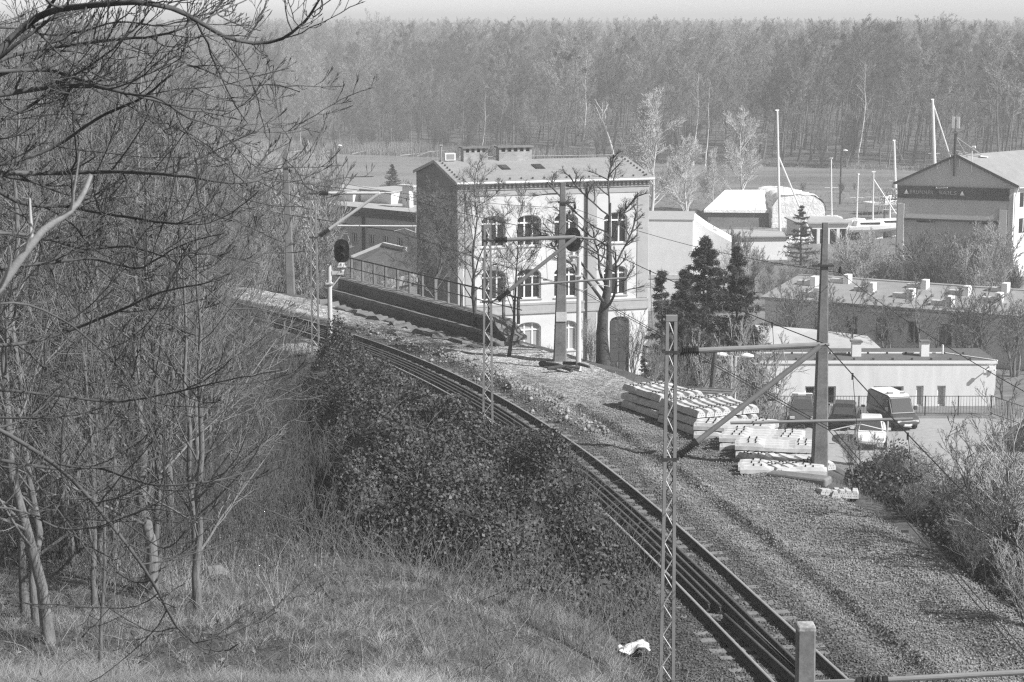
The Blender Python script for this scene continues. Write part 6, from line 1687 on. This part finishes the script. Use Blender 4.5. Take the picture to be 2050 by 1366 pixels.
for (px, pyt, Yb_, k, h0, sx_, lb) in ((1412, 468, 98, 0, 10, 1.0, 'tallest dark spruce of the group right of the office'), (1372, 535, 96, 0, 10, .95, 'broad dark spruce at the left of the group right of the office'), (1476, 488, 99, 1, 10, .95, 'narrow dark spruce at the right of the group right of the office'), (1326, 535, 92, 3, 9, 1.0, 'thin sparse young conifer left of the dark spruces'), (1606, 408, 196, 2, 8, 1.05, 'tiered blue spruce standing before the white boat tent'), (785, 328, 262, 0, 10, 1.1, 'dark conifer on the river bank behind the roof of the long hall'), (1290, 690, 88, 3, 9, .8, 'small drooping conifer at the yard edge left of the nearest mast')):
    b = aty(px, pyt, Yb_); z = ground_z(b[0], Yb_); s = (b[2] - z) / h0
    place_tree('spruce', SPR[k], (M['bark_dark'], M['needles']), (b[0], Yb_, z), k + px, (s * sx_, s * sx_, s), lb, 'conifer')
# ------------------------------------------------------------------ brambles, grass and the near thicket
def in_poly(x, y, poly):
    ins = np.zeros(len(x), bool); n = len(poly); dmin = np.full(len(x), 1e9)
    for i in range(n):
        (x1, y1), (x2, y2) = poly[i], poly[(i + 1) % n]
        c = ((y1 > y) != (y2 > y)) & (x < (x2 - x1) * (y - y1) / (y2 - y1 + 1e-12) + x1); ins ^= c
        dx, dy = x2 - x1, y2 - y1; t = np.clip(((x - x1) * dx + (y - y1) * dy) / (dx * dx + dy * dy), 0, 1)
        dmin = np.minimum(dmin, np.hypot(x - x1 - t * dx, y - y1 - t * dy))
    return ins, dmin
def bramble(poly, hmax, ramp, nleaf, label, name, lw=.065, seed=5, canes=400, thin=1.0):
    rng = np.random.default_rng(seed); poly = np.array(poly)
    x0, y0 = poly.min(0); x1, y1 = poly.max(0)
    def hb(x, y):
        ins, d = in_poly(x, y, poly)
        h = sstep(d / ramp) * hmax * (1.15 + 1.5 * vnoise(x, y, 3.0, seed) + 1.4 * vnoise(x, y, 1.25, seed + 1) + .3 * vnoise(x, y, .5, seed + 3)) + .25 * sstep(d / .5)
        return np.where(ins, np.maximum(h, 0), 0), ins
    gx_ = np.arange(x0 - .5, x1 + .5, .28); gy_ = np.arange(y0 - .5, y1 + .5, .28)
    X, Y = np.meshgrid(gx_, gy_); h, ins = hb(X.ravel(), Y.ravel()); Zt = terrain(X.ravel(), Y.ravel())
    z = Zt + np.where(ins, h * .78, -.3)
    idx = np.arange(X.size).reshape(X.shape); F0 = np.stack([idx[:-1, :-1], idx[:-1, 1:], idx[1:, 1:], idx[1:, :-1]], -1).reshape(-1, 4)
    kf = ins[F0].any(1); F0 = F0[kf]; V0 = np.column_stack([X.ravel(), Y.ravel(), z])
    x = rng.uniform(x0, x1, nleaf * 3); y = rng.uniform(y0, y1, nleaf * 3); h, ins = hb(x, y)
    dens = .60 + 1.1 * vnoise(x, y, .8, seed + 2) + .5 * vnoise(x, y, 2.1, seed + 6)
    ok = ins & (rng.random(len(x)) < dens * thin); x, y, h = x[ok][:nleaf], y[ok][:nleaf], h[ok][:nleaf]
    e = .15
    hx_ = (hb(x + e, y)[0] - hb(x - e, y)[0]) / (2 * e); hy_ = (hb(x, y + e)[0] - hb(x, y - e)[0]) / (2 * e)
    nr = np.column_stack([-hx_, -hy_, np.ones(len(x))]); nr /= np.linalg.norm(nr, axis=1, keepdims=True)
    C = np.column_stack([x, y, terrain(x, y) + h * rng.uniform(.78, 1.02, len(x)) + rng.exponential(.05, len(x))])
    V1, F1 = quads_at(C, rng, lw, lw * 1.25, nr, .55)
    V, F = merge([(V0, F0), (V1, F1)])
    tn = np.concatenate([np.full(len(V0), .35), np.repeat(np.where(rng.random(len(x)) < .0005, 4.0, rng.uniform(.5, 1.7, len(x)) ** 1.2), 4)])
    tag(link(name, mesh_np(name, V, F, attr=tn), M['bramble_leaf']), label, 'brambles', kind='stuff')
    return hb
Bp = lambda q, z=.9: at(q[0], q[1], z)[:2]
poly1 = [Bp(q) for q in ((690, 690), (770, 722), (820, 752), (880, 800), (960, 856), (1010, 880), (1090, 893), (1155, 905), (1215, 975), (1290, 1055), (1330, 1100), (1290, 1150), (1100, 1195), (960, 1210), (800, 1180), (640, 1165), (590, 1110), (650, 1000), (600, 900), (560, 800), (590, 720))]
hb1 = bramble(poly1, 1.3, 1.6, 150000, 'dark tangled bramble thicket sprawling left of the track', 'brambles', .066, 5)
R_ = lambda q, z: at(q[0], q[1], z)[:2]
poly2 = [R_((1690, 952), 0), R_((1745, 1000), -.2), R_((1860, 1085), -.2), R_((2010, 1225), 0), R_((2250, 1420), 0), R_((2300, 1100), -2), R_((1950, 1000), -2.5), R_((1850, 930), -3), R_((1700, 895), -1.5)]
bramble(poly2, 1.0, 1.8, 30000, 'dark leafy undergrowth covering the slope right of the yard', 'undergrowth', .075, 9)
rgb_ = np.random.default_rng(77)
LV_H3 = [dict(q, rmin=q['rmin'] * .9, n=max(2, q['n'] - 3)) for q in LV_H]
SH3 = [tree_meshes(5, .07, LV_H3, 270 + k, (0, 0), .05, 0, (5, 4, 3, 3), 'sapling', 8, trunks=6, spread=.45) for k in range(3)]

# arching canes and dead stems above the brambles and on the rough ground
def canes(n, xy, hmin, hmax, r, label, name, mat_, bend=.5, seed=3, kids=0):
    rng = np.random.default_rng(seed); K = 6
    P = np.empty((n, K, 3)); a = rng.uniform(0, 2 * PI, n); h = rng.uniform(hmin, hmax, n); b = rng.uniform(.05, bend, n) * h
    t = np.linspace(0, 1, K)
    P[:, :, 0] = xy[:, 0, None] + np.cos(a)[:, None] * b[:, None] * t ** 1.7 + rng.normal(0, .015, (n, K)); P[:, :, 1] = xy[:, 1, None] + np.sin(a)[:, None] * b[:, None] * t ** 1.7 + rng.normal(0, .015, (n, K))
    P[:, :, 2] = xy[:, 2, None] + h[:, None] * (t - .25 * (b / h)[:, None] * t * t)
    R = np.tile(np.linspace(r, r * .5, K), (n, 1)) * rng.uniform(.6, 1.4, (n, 1))
    tp = [tubes(P, R, 3)]
    if kids: tp.append(tubes(*children(P, R, kids, .35, 1, (20, 55), (.2, .45), .7, 3, .3, .12, rng, r * .5), 3))
    V, F = merge(tp); tag(link(name, mesh_np(name, V, F, True), M[mat_]), label, 'stems', kind='stuff')
def scatter(n, poly, seed, zoff=0.0, hb=None):
    rng = np.random.default_rng(seed); poly = np.array(poly); x0, y0 = poly.min(0); x1, y1 = poly.max(0)
    x = rng.uniform(x0, x1, n * 4); y = rng.uniform(y0, y1, n * 4); ins, d = in_poly(x, y, poly); x, y = x[ins][:n], y[ins][:n]
    z = terrain(x, y) + zoff
    if hb is not None: z = z + hb(x, y)[0] * .7
    return np.column_stack([x, y, z])
s_ = scatter(2600, poly1, 8, 0, hb1); canes(len(s_), s_, .5, 1.1, .006, 'thin arching canes sticking out of the brambles', 'bramble_canes', 'twig_mid', 1.3, 4, 2)
polyG = [(-12, 31), (5.5, 31), (2.5, 42), (-12, 44)]
s_ = scatter(900, polyG, 12); canes(len(s_), s_, .25, .95, .005, 'scattered dry weed stalks standing in the grass of the near bank', 'weed_stalks', 'twig_pale', 1.1, 9, 4)
s_ = scatter(700, polyG, 13); canes(len(s_), s_, .2, .8, .006, 'dark dead twigs standing in the grass of the near bank', 'dead_twigs', 'twig_dark', 1.4, 10, 4)
polyL = [(-24, 92), (-11, 84), (-7.5, 74), (-7, 62), (-4.0, 52), (-3.0, 44), (-4.5, 40.5), (-13, 40), (-20, 60)]
s_ = scatter(9500, polyL, 9); i_, d_ = in_poly(s_[:, 0], s_[:, 1], np.array(poly1)); s_ = s_[~(i_ & (d_ > .4))]; canes(len(s_), s_, .6, 2.0, .010, 'dense dead stems covering the rough slope under the left trees', 'dead_stems', 'twig_dark', .5, 5, 4)
polyE = [Bp(q, .8) for q in ((560, 1170), (900, 1215), (1150, 1190), (1330, 1110), (1345, 1180), (1200, 1300), (900, 1290), (560, 1250))]
s_ = scatter(420, polyE, 10); canes(len(s_), s_, .5, 1.3, .006, 'dead stems standing along the lower edge of the brambles', 'edge_stems', 'twig_mid', .8, 6, 3)

# dry grass of the near bank
n = 300000
rng = np.random.default_rng(21)
x = rng.uniform(-13, 7.5, n); y = 28.5 + 30 * rng.random(n) ** 1.7
_, off = track_coords(x, y)
ins, d = in_poly(x, y, np.array(poly1))
cl = vnoise(x, y, 1.3, 41) + .8 * vnoise(x, y, .45, 42) + .6 * vnoise(x, y, 3.7, 43)
ok = (off < -3.2) & (rng.random(n) < 1 - .85 * sstep((y - 39) / 5)) & ~(ins & (d > .8)) & (rng.random(n) < np.clip(.85 + .7 * cl, .5, 1)) & (rng.random(n) < np.clip((x + 16) / 9, .25, 1))
x, y, cl = x[ok], y[ok], cl[ok]; n = len(x)
h = rng.uniform(.14, .40, n) * np.clip(1 + .9 * cl, .7, 1.8)
V, F, ow = blades(x, y, terrain(x, y) - .03, h, rng.uniform(.006, .011, n), h * rng.uniform(.3, 1.6, n), rng, 4)
tag(link('dry_grass', mesh_np('dry_grass', V, F, attr=(rng.uniform(.5, 1.35, n) * np.clip(1 + 1.3 * cl, .45, 1.9))[ow]), M['dry_grass']), 'matted dry grass covering the near bank left of the track', 'grass', kind='stuff')
# tussocks: blades fanning out from their own centre
nt = 5200
x = rng.uniform(-13, 7, nt); y = 28.5 + 26 * rng.random(nt) ** 1.5
_, off = track_coords(x, y); ins, d = in_poly(x, y, np.array(poly1))
ok = (off < -3.3) & (rng.random(nt) < 1 - .9 * sstep((y - 38.5) / 4.5)) & ~(ins & (d > .6)) & (rng.random(nt) < np.clip(.6 + 1.2 * vnoise(x, y, 2.3, 47), .08, 1)); x, y = x[ok], y[ok]; nt = len(x)
nb = 48; tl_ = rng.uniform(.18, .50, nt); tt_ = rng.uniform(.55, 2.0, nt); ca = rng.uniform(0, 2 * PI, nt)
o = np.repeat(np.arange(nt), nb); n = len(o); a = rng.uniform(0, 2 * PI, n); r = .10 * np.sqrt(rng.random(n))
h = tl_[o] * rng.uniform(.5, 1.1, n); ln_ = h * rng.uniform(.5, 1.5, n)
K = 4; V = np.empty((n, K, 2, 3)); b_ = a + rng.normal(0, .5, n); dx, dy = np.cos(b_) * ln_ + .25 * np.cos(ca[o]) * h, np.sin(b_) * ln_ + .25 * np.sin(ca[o]) * h
bx_, by_ = x[o] + np.cos(a) * r, y[o] + np.sin(a) * r; bz_ = terrain(bx_, by_) - .02; w_ = rng.uniform(.004, .009, n)
for k in range(K):
    t = k / (K - 1)
    for q, sg_ in ((0, -1), (1, 1)):
        V[:, k, q, 0] = bx_ + dx * t ** 1.5 + sg_ * w_ * .5 * (1 - .8 * t); V[:, k, q, 1] = by_ + dy * t ** 1.5; V[:, k, q, 2] = bz_ + h * (t - .55 * np.clip(ln_ / h, 0, 1.3) * t * t)
idx = np.arange(n * K * 2).reshape(n, K, 2); F = np.stack([idx[:, :-1, 0], idx[:, :-1, 1], idx[:, 1:, 1], idx[:, 1:, 0]], -1).reshape(-1, 4)
tag(link('grass_tussocks', mesh_np('grass_tussocks', V.reshape(-1, 3), F, attr=np.repeat(tt_[o] * rng.uniform(.7, 1.3, n), K * 2)), M['dry_grass']), 'pale and dark tussocks of dead grass on the near bank', 'grass', kind='stuff')
# sparse tufts along the yard edges and the dusty path
n = 16000
i_ = rng.integers(I0 - 10, len(TC) - 200, n); o_ = np.where(rng.random(n) < .75, rng.normal(6.9, .7, n), rng.normal(2.2, .3, n))
x = TC[i_, 0] + TN[i_, 0] * o_; y = TC[i_, 1] + TN[i_, 1] * o_
ok = rng.random(n) < np.clip(.5 + 1.3 * vnoise(x, y, 1.6, 51), 0, 1); x, y = x[ok], y[ok]; n = len(x)
h = rng.uniform(.06, .28, n)
V, F, ow = blades(x, y, np.maximum(terrain(x, y), -4) + .02, h, rng.uniform(.008, .014, n), h * rng.uniform(.2, 1.2, n), rng, 3)
tag(link('edge_grass', mesh_np('edge_grass', V, F, attr=rng.uniform(.4, 1.1, n)[ow]), M['dry_grass']), 'thin dry grass along the far edge of the gravel yard', 'grass', kind='stuff')
# fallen leaves and twigs on the left slope
n = 14000
x = rng.uniform(-16, 5, n); y = rng.uniform(30, 62, n); _, off = track_coords(x, y); ok = off < -3.4; x, y = x[ok], y[ok]; n = len(x)
V, F = quads_at(np.column_stack([x, y, terrain(x, y) + .03]), rng, .06, .09, np.tile([[0, 0, 1.]], (n, 1)), .75)
tag(link('fallen_leaves', mesh_np('fallen_leaves', V, F, attr=np.repeat(rng.uniform(1.2, 4.5, n), 4)), M['bramble_leaf']), 'pale fallen leaves scattered on the slope below the left trees', 'leaves', kind='stuff')

# shrubs of the right slope
for k, (px, py, z, top, lb) in enumerate(((1705, 950, -.5, 865, 'leafless bush directly right of the dark pole foot'), (1780, 985, -1, 885, 'broad tangled bush on the slope below the white car'), (1850, 1010, -1, 905, 'tangled bush on the slope below the van'), (1905, 1080, -.8, 905, 'tall thin stems on the slope left of the mesh fence'), (1985, 1120, -1, 850, 'tall forked shrub before the mesh fence'), (2040, 1170, -.6, 880, 'tall shrub at the right edge of the slope'), (1830, 1070, -.5, 965, 'low bush at the yard edge under the wires'), (1945, 1170, -.3, 1030, 'low dense bush at the yard edge further right'), (2055, 1275, -.2, 1100, 'low bush cut by the right edge'), (1640, 892, -3, 858, 'low bush left of the pole before the parked cars'), (1560, 872, -3.5, 830, 'thin low bush between the sleeper stacks and the fence'))):
    b = at(px, py, z); s = (aty(px, top, b[1])[2] - z) / 5
    place_tree('bare_shrub', SH[k % 3], drk, b, k * 1.3, s * np.array([1.15, 1.15, 1]), lb, 'bush', part='twigs')

for (px, py, top, k, sc_xy, mt, lb) in ((852, 1312, 1205, 0, .8, pal, 'pale forked sapling bush standing in the dry grass below the brambles'), (1078, 1300, 1190, 1, .8, midm, 'thin bare bush in the dry grass right of the pale forked one'), (1235, 1255, 1150, 2, .8, midm, 'sparse bush between the grass and the left rail'), (560, 1240, 1120, 0, .7, midm, 'sparse bush at the left end of the brambles'), (720, 1345, 1260, 1, .9, drk, 'low dark twiggy bush near the bottom edge')):
    for Yv in np.arange(26, 90, .2):
        q = aty(px, py, Yv)
        if q[2] <= ground_z(q[0], Yv): break
    s = (aty(px, top, Yv)[2] - q[2]) / 5
    place_tree('bare_shrub', SH3[k], mt, (q[0], Yv, q[2] - .03), k + px, s * np.array([sc_xy, sc_xy, 1]), lb, 'bush', part='twigs')
for k, (a, b, lb) in enumerate((((640, 1190), (862, 1335), 'long dark fallen branch slanting through the dry grass'), ((930, 1180), (1010, 1330), 'fallen branch pointing down to the bottom edge'), ((300, 1290), (450, 1240), 'fallen branch lying left of the boulder'))):
    ends = []
    for (px, py) in (a, b):
        for Yv in np.arange(26, 90, .2):
            q = aty(px, py, Yv)
            if q[2] <= ground_z(q[0], Yv): break
        ends.append(q + np.array([0, 0, .12]))
    P = ends[0][None] + (ends[1] - ends[0])[None] * np.linspace(0, 1, 9)[:, None] + rgb_.normal(0, .04, (9, 3)); P -= ends[0]
    P = P[None]; R = np.linspace(.03, .008, 9)[None]; c1 = children(P, R, 9, .2, 1, (25, 60), (.12, .3), .5, 5, .1, .12, rgb_, .005)
    V, F = merge([tubes(P, R, 6), tubes(c1[0], c1[1], 4)])
    tag(link('fallen_branch', mesh_np('fallen_branch', V, F, True), M['bark_dark'], None, ends[0]), lb, 'branch')

# --- the thicket of young trees at left
LV_Y = [dict(n=26, t0=.14, t1=.98, ang=(30, 62), ln=(.26, .44), rr=.42, K=7, up=.55, wig=.10, rmin=.010, lenfall=.55), dict(n=9, t0=.2, t1=1., ang=(22, 55), ln=(.28, .5), rr=.5, K=5, up=.35, wig=.13, rmin=.008), dict(n=6, t0=.2, t1=1., ang=(20, 55), ln=(.35, .7), rr=.6, K=4, up=.3, wig=.14, rmin=.0062)]
YT = [tree_meshes(11, .105, LV_Y, 500 + k, (.03 * (k - 1.5), 0), .028, 1, (9, 5, 3, 3), 'young_tree', 11) for k in range(5)]
near_list = [  # px base, py base, ground guess z, height, variant, radius factor, material, label
    (300, 1205, 10.5, 0, 1.15, 'mid', 'straight young tree with the clearest sunlit trunk, standing in the grass at lower left'),
    (318, 1190, 9.5, 1, .8, 'mid', 'thinner young tree touching the sunlit trunk at lower left'),
    (102, 1290, 10.5, 2, 1.0, 'mid', 'pale young tree near the left edge with its base in the grass'),
    (52, 1240, 9.0, 3, .9, 'mid', 'young tree closest to the left edge'),
    (76, 1255, 9.0, 0, .9, 'mid', 'young tree second from the left edge'),
    (192, 1240, 8.0, 1, .75, 'mid', 'thin young tree between the pale one and the sunlit trunk'),
    (200, 1340, 6.0, 2, .6, 'mid', 'very thin sapling in front of the others at lower left'),
    (345, 1090, 9.5, 3, .9, 'mid', 'young tree just right of the sunlit trunk, further back'),
    (135, 1120, 11.0, 1, 1.0, 'mid', 'young tree behind the pale one near the left edge'),
    (400, 1010, 9.0, 0, .8, 'mid', 'slim young tree right of the clump at the slope edge')]
for (px, py, hgt, v, rf, mt, lb) in near_list:
    # walk the sight line down to the ground
    for Yv in np.arange(26, 90, .25):
        q = aty(px, py, Yv)
        if q[2] <= ground_z(q[0], Yv): break
    s = hgt / 11
    place_tree('young_tree', YT[v], {'mid': midm, 'pale': pal}[mt], (q[0], Yv, ground_z(q[0], Yv)), v * 1.9 + px, (s * rf * 1.15, s * rf * 1.15, s), lb)
rt = np.random.default_rng(91)
for k in range(74):
    Yv = 38 + 54 * (k / 73) ** .9 + rt.uniform(-1.5, 1.5)
    px = rt.uniform(-60, 420) if Yv < 72 else rt.uniform(-40, 490)
    lim = np.interp(px, [-60, 100, 250, 400, 500, 560], [40, 80, 170, 270, 350, 430]) + rt.uniform(0, 170)
    b = aty(px, lim, Yv); z = ground_z(b[0], Yv)
    hgt = np.clip(b[2] - z, 3.5, 14); s = hgt / 11
    place_tree('young_tree', YT[k % 5], (drk, midm, pal, midm, midm, pal)[k % 6], (b[0], Yv, z), rt.uniform(0, 6), (s * rt.uniform(.8, 1.2), s * rt.uniform(.8, 1.2), s), 'slender bare young tree in the dense thicket at left', group='young trees of the left thicket')

# --- the big tree at the left edge whose limbs reach across the picture
limbs = [
 ([(-150, 300), (0, 100), (60, 42), (110, 20), (200, 12), (300, 7), (370, 24), (420, 60), (480, 86), (550, 90), (600, 58), (632, 25), (652, -6)], 11.5, .034),
 ([(-150, 190), (40, 108), (120, 98), (200, 90), (300, 84), (345, 76), (390, 58), (440, 38), (490, 12)], 11.8, .020),
 ([(-170, 215), (0, 187), (60, 176), (120, 170), (170, 164), (220, 178), (300, 194), (345, 212), (420, 222), (470, 235)], 11.2, .028),
 ([(-120, 150), (20, 142), (100, 139), (160, 162), (230, 188), (320, 198), (352, 232), (420, 256), (500, 254)], 11.0, .017),
 ([(-150, 290), (0, 242), (65, 212), (110, 175), (190, 140), (250, 100), (280, 40)], 11.6, .020),
 ([(-150, 360), (60, 318), (120, 292), (200, 234), (300, 190), (332, 158), (370, 124), (420, 142), (480, 176), (545, 158), (600, 178)], 12.0, .018),
 ([(-150, 345), (80, 346), (150, 344), (250, 340), (330, 346), (420, 357), (500, 366), (545, 340), (590, 262), (612, 215)], 11.4, .022),
 ([(-150, 300), (60, 418), (110, 408), (200, 424), (300, 440), (372, 447), (430, 424), (500, 372), (540, 318)], 11.0, .020),
 ([(-130, 800), (0, 858), (60, 892), (130, 942), (190, 1000), (250, 1080), (300, 1142), (342, 1236), (380, 1292), (430, 1318), (470, 1290)], 9.5, .022),
 ([(-130, 900), (130, 946), (165, 940), (200, 942), (262, 966), (332, 986), (430, 978), (520, 950)], 9.8, .018),
 ([(-150, 700), (60, 690), (150, 662), (250, 622), (330, 590), (420, 575), (520, 520)], 10.8, .018),
 ([(-140, 770), (100, 790), (230, 806), (330, 790), (450, 760), (560, 742)], 10.4, .015),
 ([(-100, 545), (80, 530), (180, 520), (270, 545), (340, 500), (430, 470)], 10.9, .016),
 ([(-120, 640), (40, 600), (130, 640), (230, 720), (300, 800), (345, 835)], 9.9, .014),
 ([(-120, 460), (60, 470), (170, 500), (260, 490), (350, 520), (440, 600), (500, 640)], 11.3, .015),
 ([(-120, 60), (30, 50), (90, 70), (160, 60), (230, 40), (330, 55), (410, 20), (450, -20)], 12.2, .014),
 ([(-100, 1020), (40, 1010), (120, 1060), (200, 1050), (300, 1010), (380, 1030)], 9.2, .012)]
tree_top = aty(-190, -150, 11.3); tb = aty(-205, 900, 11.0); tb[2] = ground_z(tb[0], 11.0) - .3
root = empty('overhanging_tree', tb, 0, 'old tree just outside the left edge whose dark limbs reach across the upper left', 'tree')
K = 10; t = np.linspace(0, 1, K)[:, None]; tl = tb[None] * (1 - t) + tree_top[None] * t + np.random.default_rng(4).normal(0, .03, (K, 3))
V, F = tubes(tl[None] - tb, np.linspace(.21, .09, K)[None], 14); link('trunk', mesh_np('trunk', V, F, True), M['bark_dark'], root)
rl = np.random.default_rng(14)
lev1, lev2, lev3 = [], [], []
for (pp, Yl, r0) in limbs:
    q = np.array([aty(a, b, Yl + .5 * math.sin(i * .9)) for i, (a, b) in enumerate(pp)])
    j = np.argmin(np.abs(tl[:, 2] - q[0, 2] + .4)); q = np.concatenate([[tl[j]], q])
    d = np.concatenate([[0], np.cumsum(np.linalg.norm(np.diff(q, axis=0), axis=1))]); tt = np.linspace(0, d[-1], 40)
    P = np.column_stack([np.interp(tt, d, q[:, i]) for i in range(3)]); kx = np.ones(3) / 3
    for i in range(3): P[1:-1, i] = np.convolve(P[:, i], kx, 'same')[1:-1]
    P += np.cumsum(rl.normal(0, .0035, P.shape), axis=0) * np.linspace(0, 1, 40)[:, None]
    R = r0 * .88 * (1.05 - .86 * np.linspace(0, 1, 40) ** .8)
    V, F = tubes(P[None] - tb, R[None], 10); link('limb', mesh_np('limb', V, F, True), M['bark_dark'], root)
    n1 = int(14 + 8 * (r0 > .018))
    a = children(P[None], R[None], n1, .2, .97, (25, 60), (.08, .24), .5, 9, .45, .11, rl, .0035, lenfall=.25, taper=.45)
    b = children(a[0], a[1], 5, .2, 1., (22, 50), (.25, .5), .6, 6, .5, .11, rl, .0022, taper=.55)
    c = children(b[0], b[1], 2, .3, 1., (20, 45), (.3, .55), .7, 4, .5, .10, rl, .0018, taper=.6)
    lev1.append(a); lev2.append(b); lev3.append(c)
tp = []
for lv, sd in ((lev1, 6), (lev2, 4), (lev3, 4)):
    P = np.concatenate([q[0] for q in lv]); R = np.concatenate([q[1] for q in lv]); tp.append(tubes(P - tb, R, sd))
    # swollen buds at the tips
    e = P[:, -1]; dv = e - P[:, -2]; dv /= np.linalg.norm(dv, axis=1, keepdims=True)
    B = np.stack([e, e + dv * .012, e + dv * .03], 1); tp.append(tubes(B - tb, np.tile([.0018, .0034, .0008], (len(e), 1)), 4))
V, F = merge(tp); link('twigs', mesh_np('twigs', V, F, True), M['bark_dark'], root)
# one pale bough much closer to the camera
pp = [(-60, 640), (0, 575), (45, 512), (85, 462), (140, 425), (165, 395), (182, 350)]
q = np.array([aty(a, b, 5.2) for a, b in pp]); q = np.concatenate([[aty(-260, 800, 5.3)], q])
d = np.concatenate([[0], np.cumsum(np.linalg.norm(np.diff(q, axis=0), axis=1))]); tt = np.linspace(0, d[-1], 24)
P = np.column_stack([np.interp(tt, d, q[:, i]) for i in range(3)]); R = np.linspace(.022, .006, 24)
b0 = P[0].copy()
a = children(P[None], R[None], 4, .45, 1., (25, 50), (.2, .4), .5, 6, .3, .1, rl, .003)
V, F = merge([tubes(P[None] - b0, R[None], 10), tubes(a[0] - b0, a[1], 5)])
tag(link('pale_bough', mesh_np('pale_bough', V, F, True), M['bark_pale'], None, b0), 'single pale out of focus bough close to the camera at the left edge', 'branch')

# ------------------------------------------------------------------ air, sky, sun, camera
SUN = np.array([.665, -.345, .662]); SUN /= np.linalg.norm(SUN)
el_ = math.asin(SUN[2]); az_ = math.atan2(SUN[0], SUN[1])       # azimuth from +Y towards +X
wd = bpy.data.worlds.new('World'); scene.world = wd; wd.use_nodes = True
N, L = wd.node_tree.nodes, wd.node_tree.links; N.clear()
sky = N.new('ShaderNodeTexSky'); sky.sky_type = 'NISHITA'; sky.sun_disc = False; sky.sun_elevation = el_; sky.sun_rotation = az_; sky.air_density = 1.0; sky.dust_density = .15; sky.ozone_density = 1.0
bwn = N.new('ShaderNodeRGBToBW'); bg = N.new('ShaderNodeBackground'); bg.inputs['Strength'].default_value = SKY_STRENGTH; out = N.new('ShaderNodeOutputWorld')
L.new(sky.outputs[0], bwn.inputs[0]); L.new(bwn.outputs[0], bg.inputs['Color']); L.new(bg.outputs[0], out.inputs['Surface'])
sl = bpy.data.lights.new('sun', 'SUN'); sl.energy = SUN_STRENGTH; sl.angle = math.radians(.53); sl.color = (1, 1, 1)
so = bpy.data.objects.new('sun', sl); COL.objects.link(so); so.rotation_euler = Vector(SUN).to_track_quat('Z', 'Y').to_euler(); so.location = (60, -30, 80)

mb = MB(); mb.box(-9500, 9500, -60, 14500, -21, 19.5)
hz_o = mb.build('haze', None); tag(hz_o, kind='stuff')
m = bpy.data.materials.new('haze'); m.use_nodes = True; N, L = m.node_tree.nodes, m.node_tree.links; N.clear()
o_ = N.new('ShaderNodeOutputMaterial'); pv = N.new('ShaderNodeVolumePrincipled'); pv.inputs['Color'].default_value = (.92, .92, .92, 1); pv.inputs['Density'].default_value = HAZE; pv.inputs['Anisotropy'].default_value = .0
L.new(pv.outputs[0], o_.inputs['Volume']); hz_o.data.materials.clear(); hz_o.data.materials.append(m)

cd = bpy.data.cameras.new('camera'); cam = bpy.data.objects.new('camera', cd); COL.objects.link(cam)
cam.location = (0, 0, H); cam.rotation_euler = (PI / 2 - TH, 0, 0)
cd.sensor_width = 36; cd.sensor_fit = 'HORIZONTAL'; cd.lens = FPX / 2050 * 36; cd.clip_start = .1; cd.clip_end = 60000
cd.dof.use_dof = True; cd.dof.focus_distance = 62; cd.dof.aperture_fstop = 16
scene.camera = cam
scene.view_settings.view_transform = 'Standard'; scene.view_settings.look = 'None'; scene.view_settings.gamma = 1; scene.view_settings.exposure = EXPOSURE
scene.render.engine = 'CYCLES'
scene.cycles.use_denoising = DENOISE
scene.cycles.max_bounces = 6; scene.cycles.diffuse_bounces = 2; scene.cycles.glossy_bounces = 2; scene.cycles.volume_bounces = 0
scene.cycles.pixel_filter_type = 'BLACKMAN_HARRIS'; scene.cycles.filter_width = 1.3
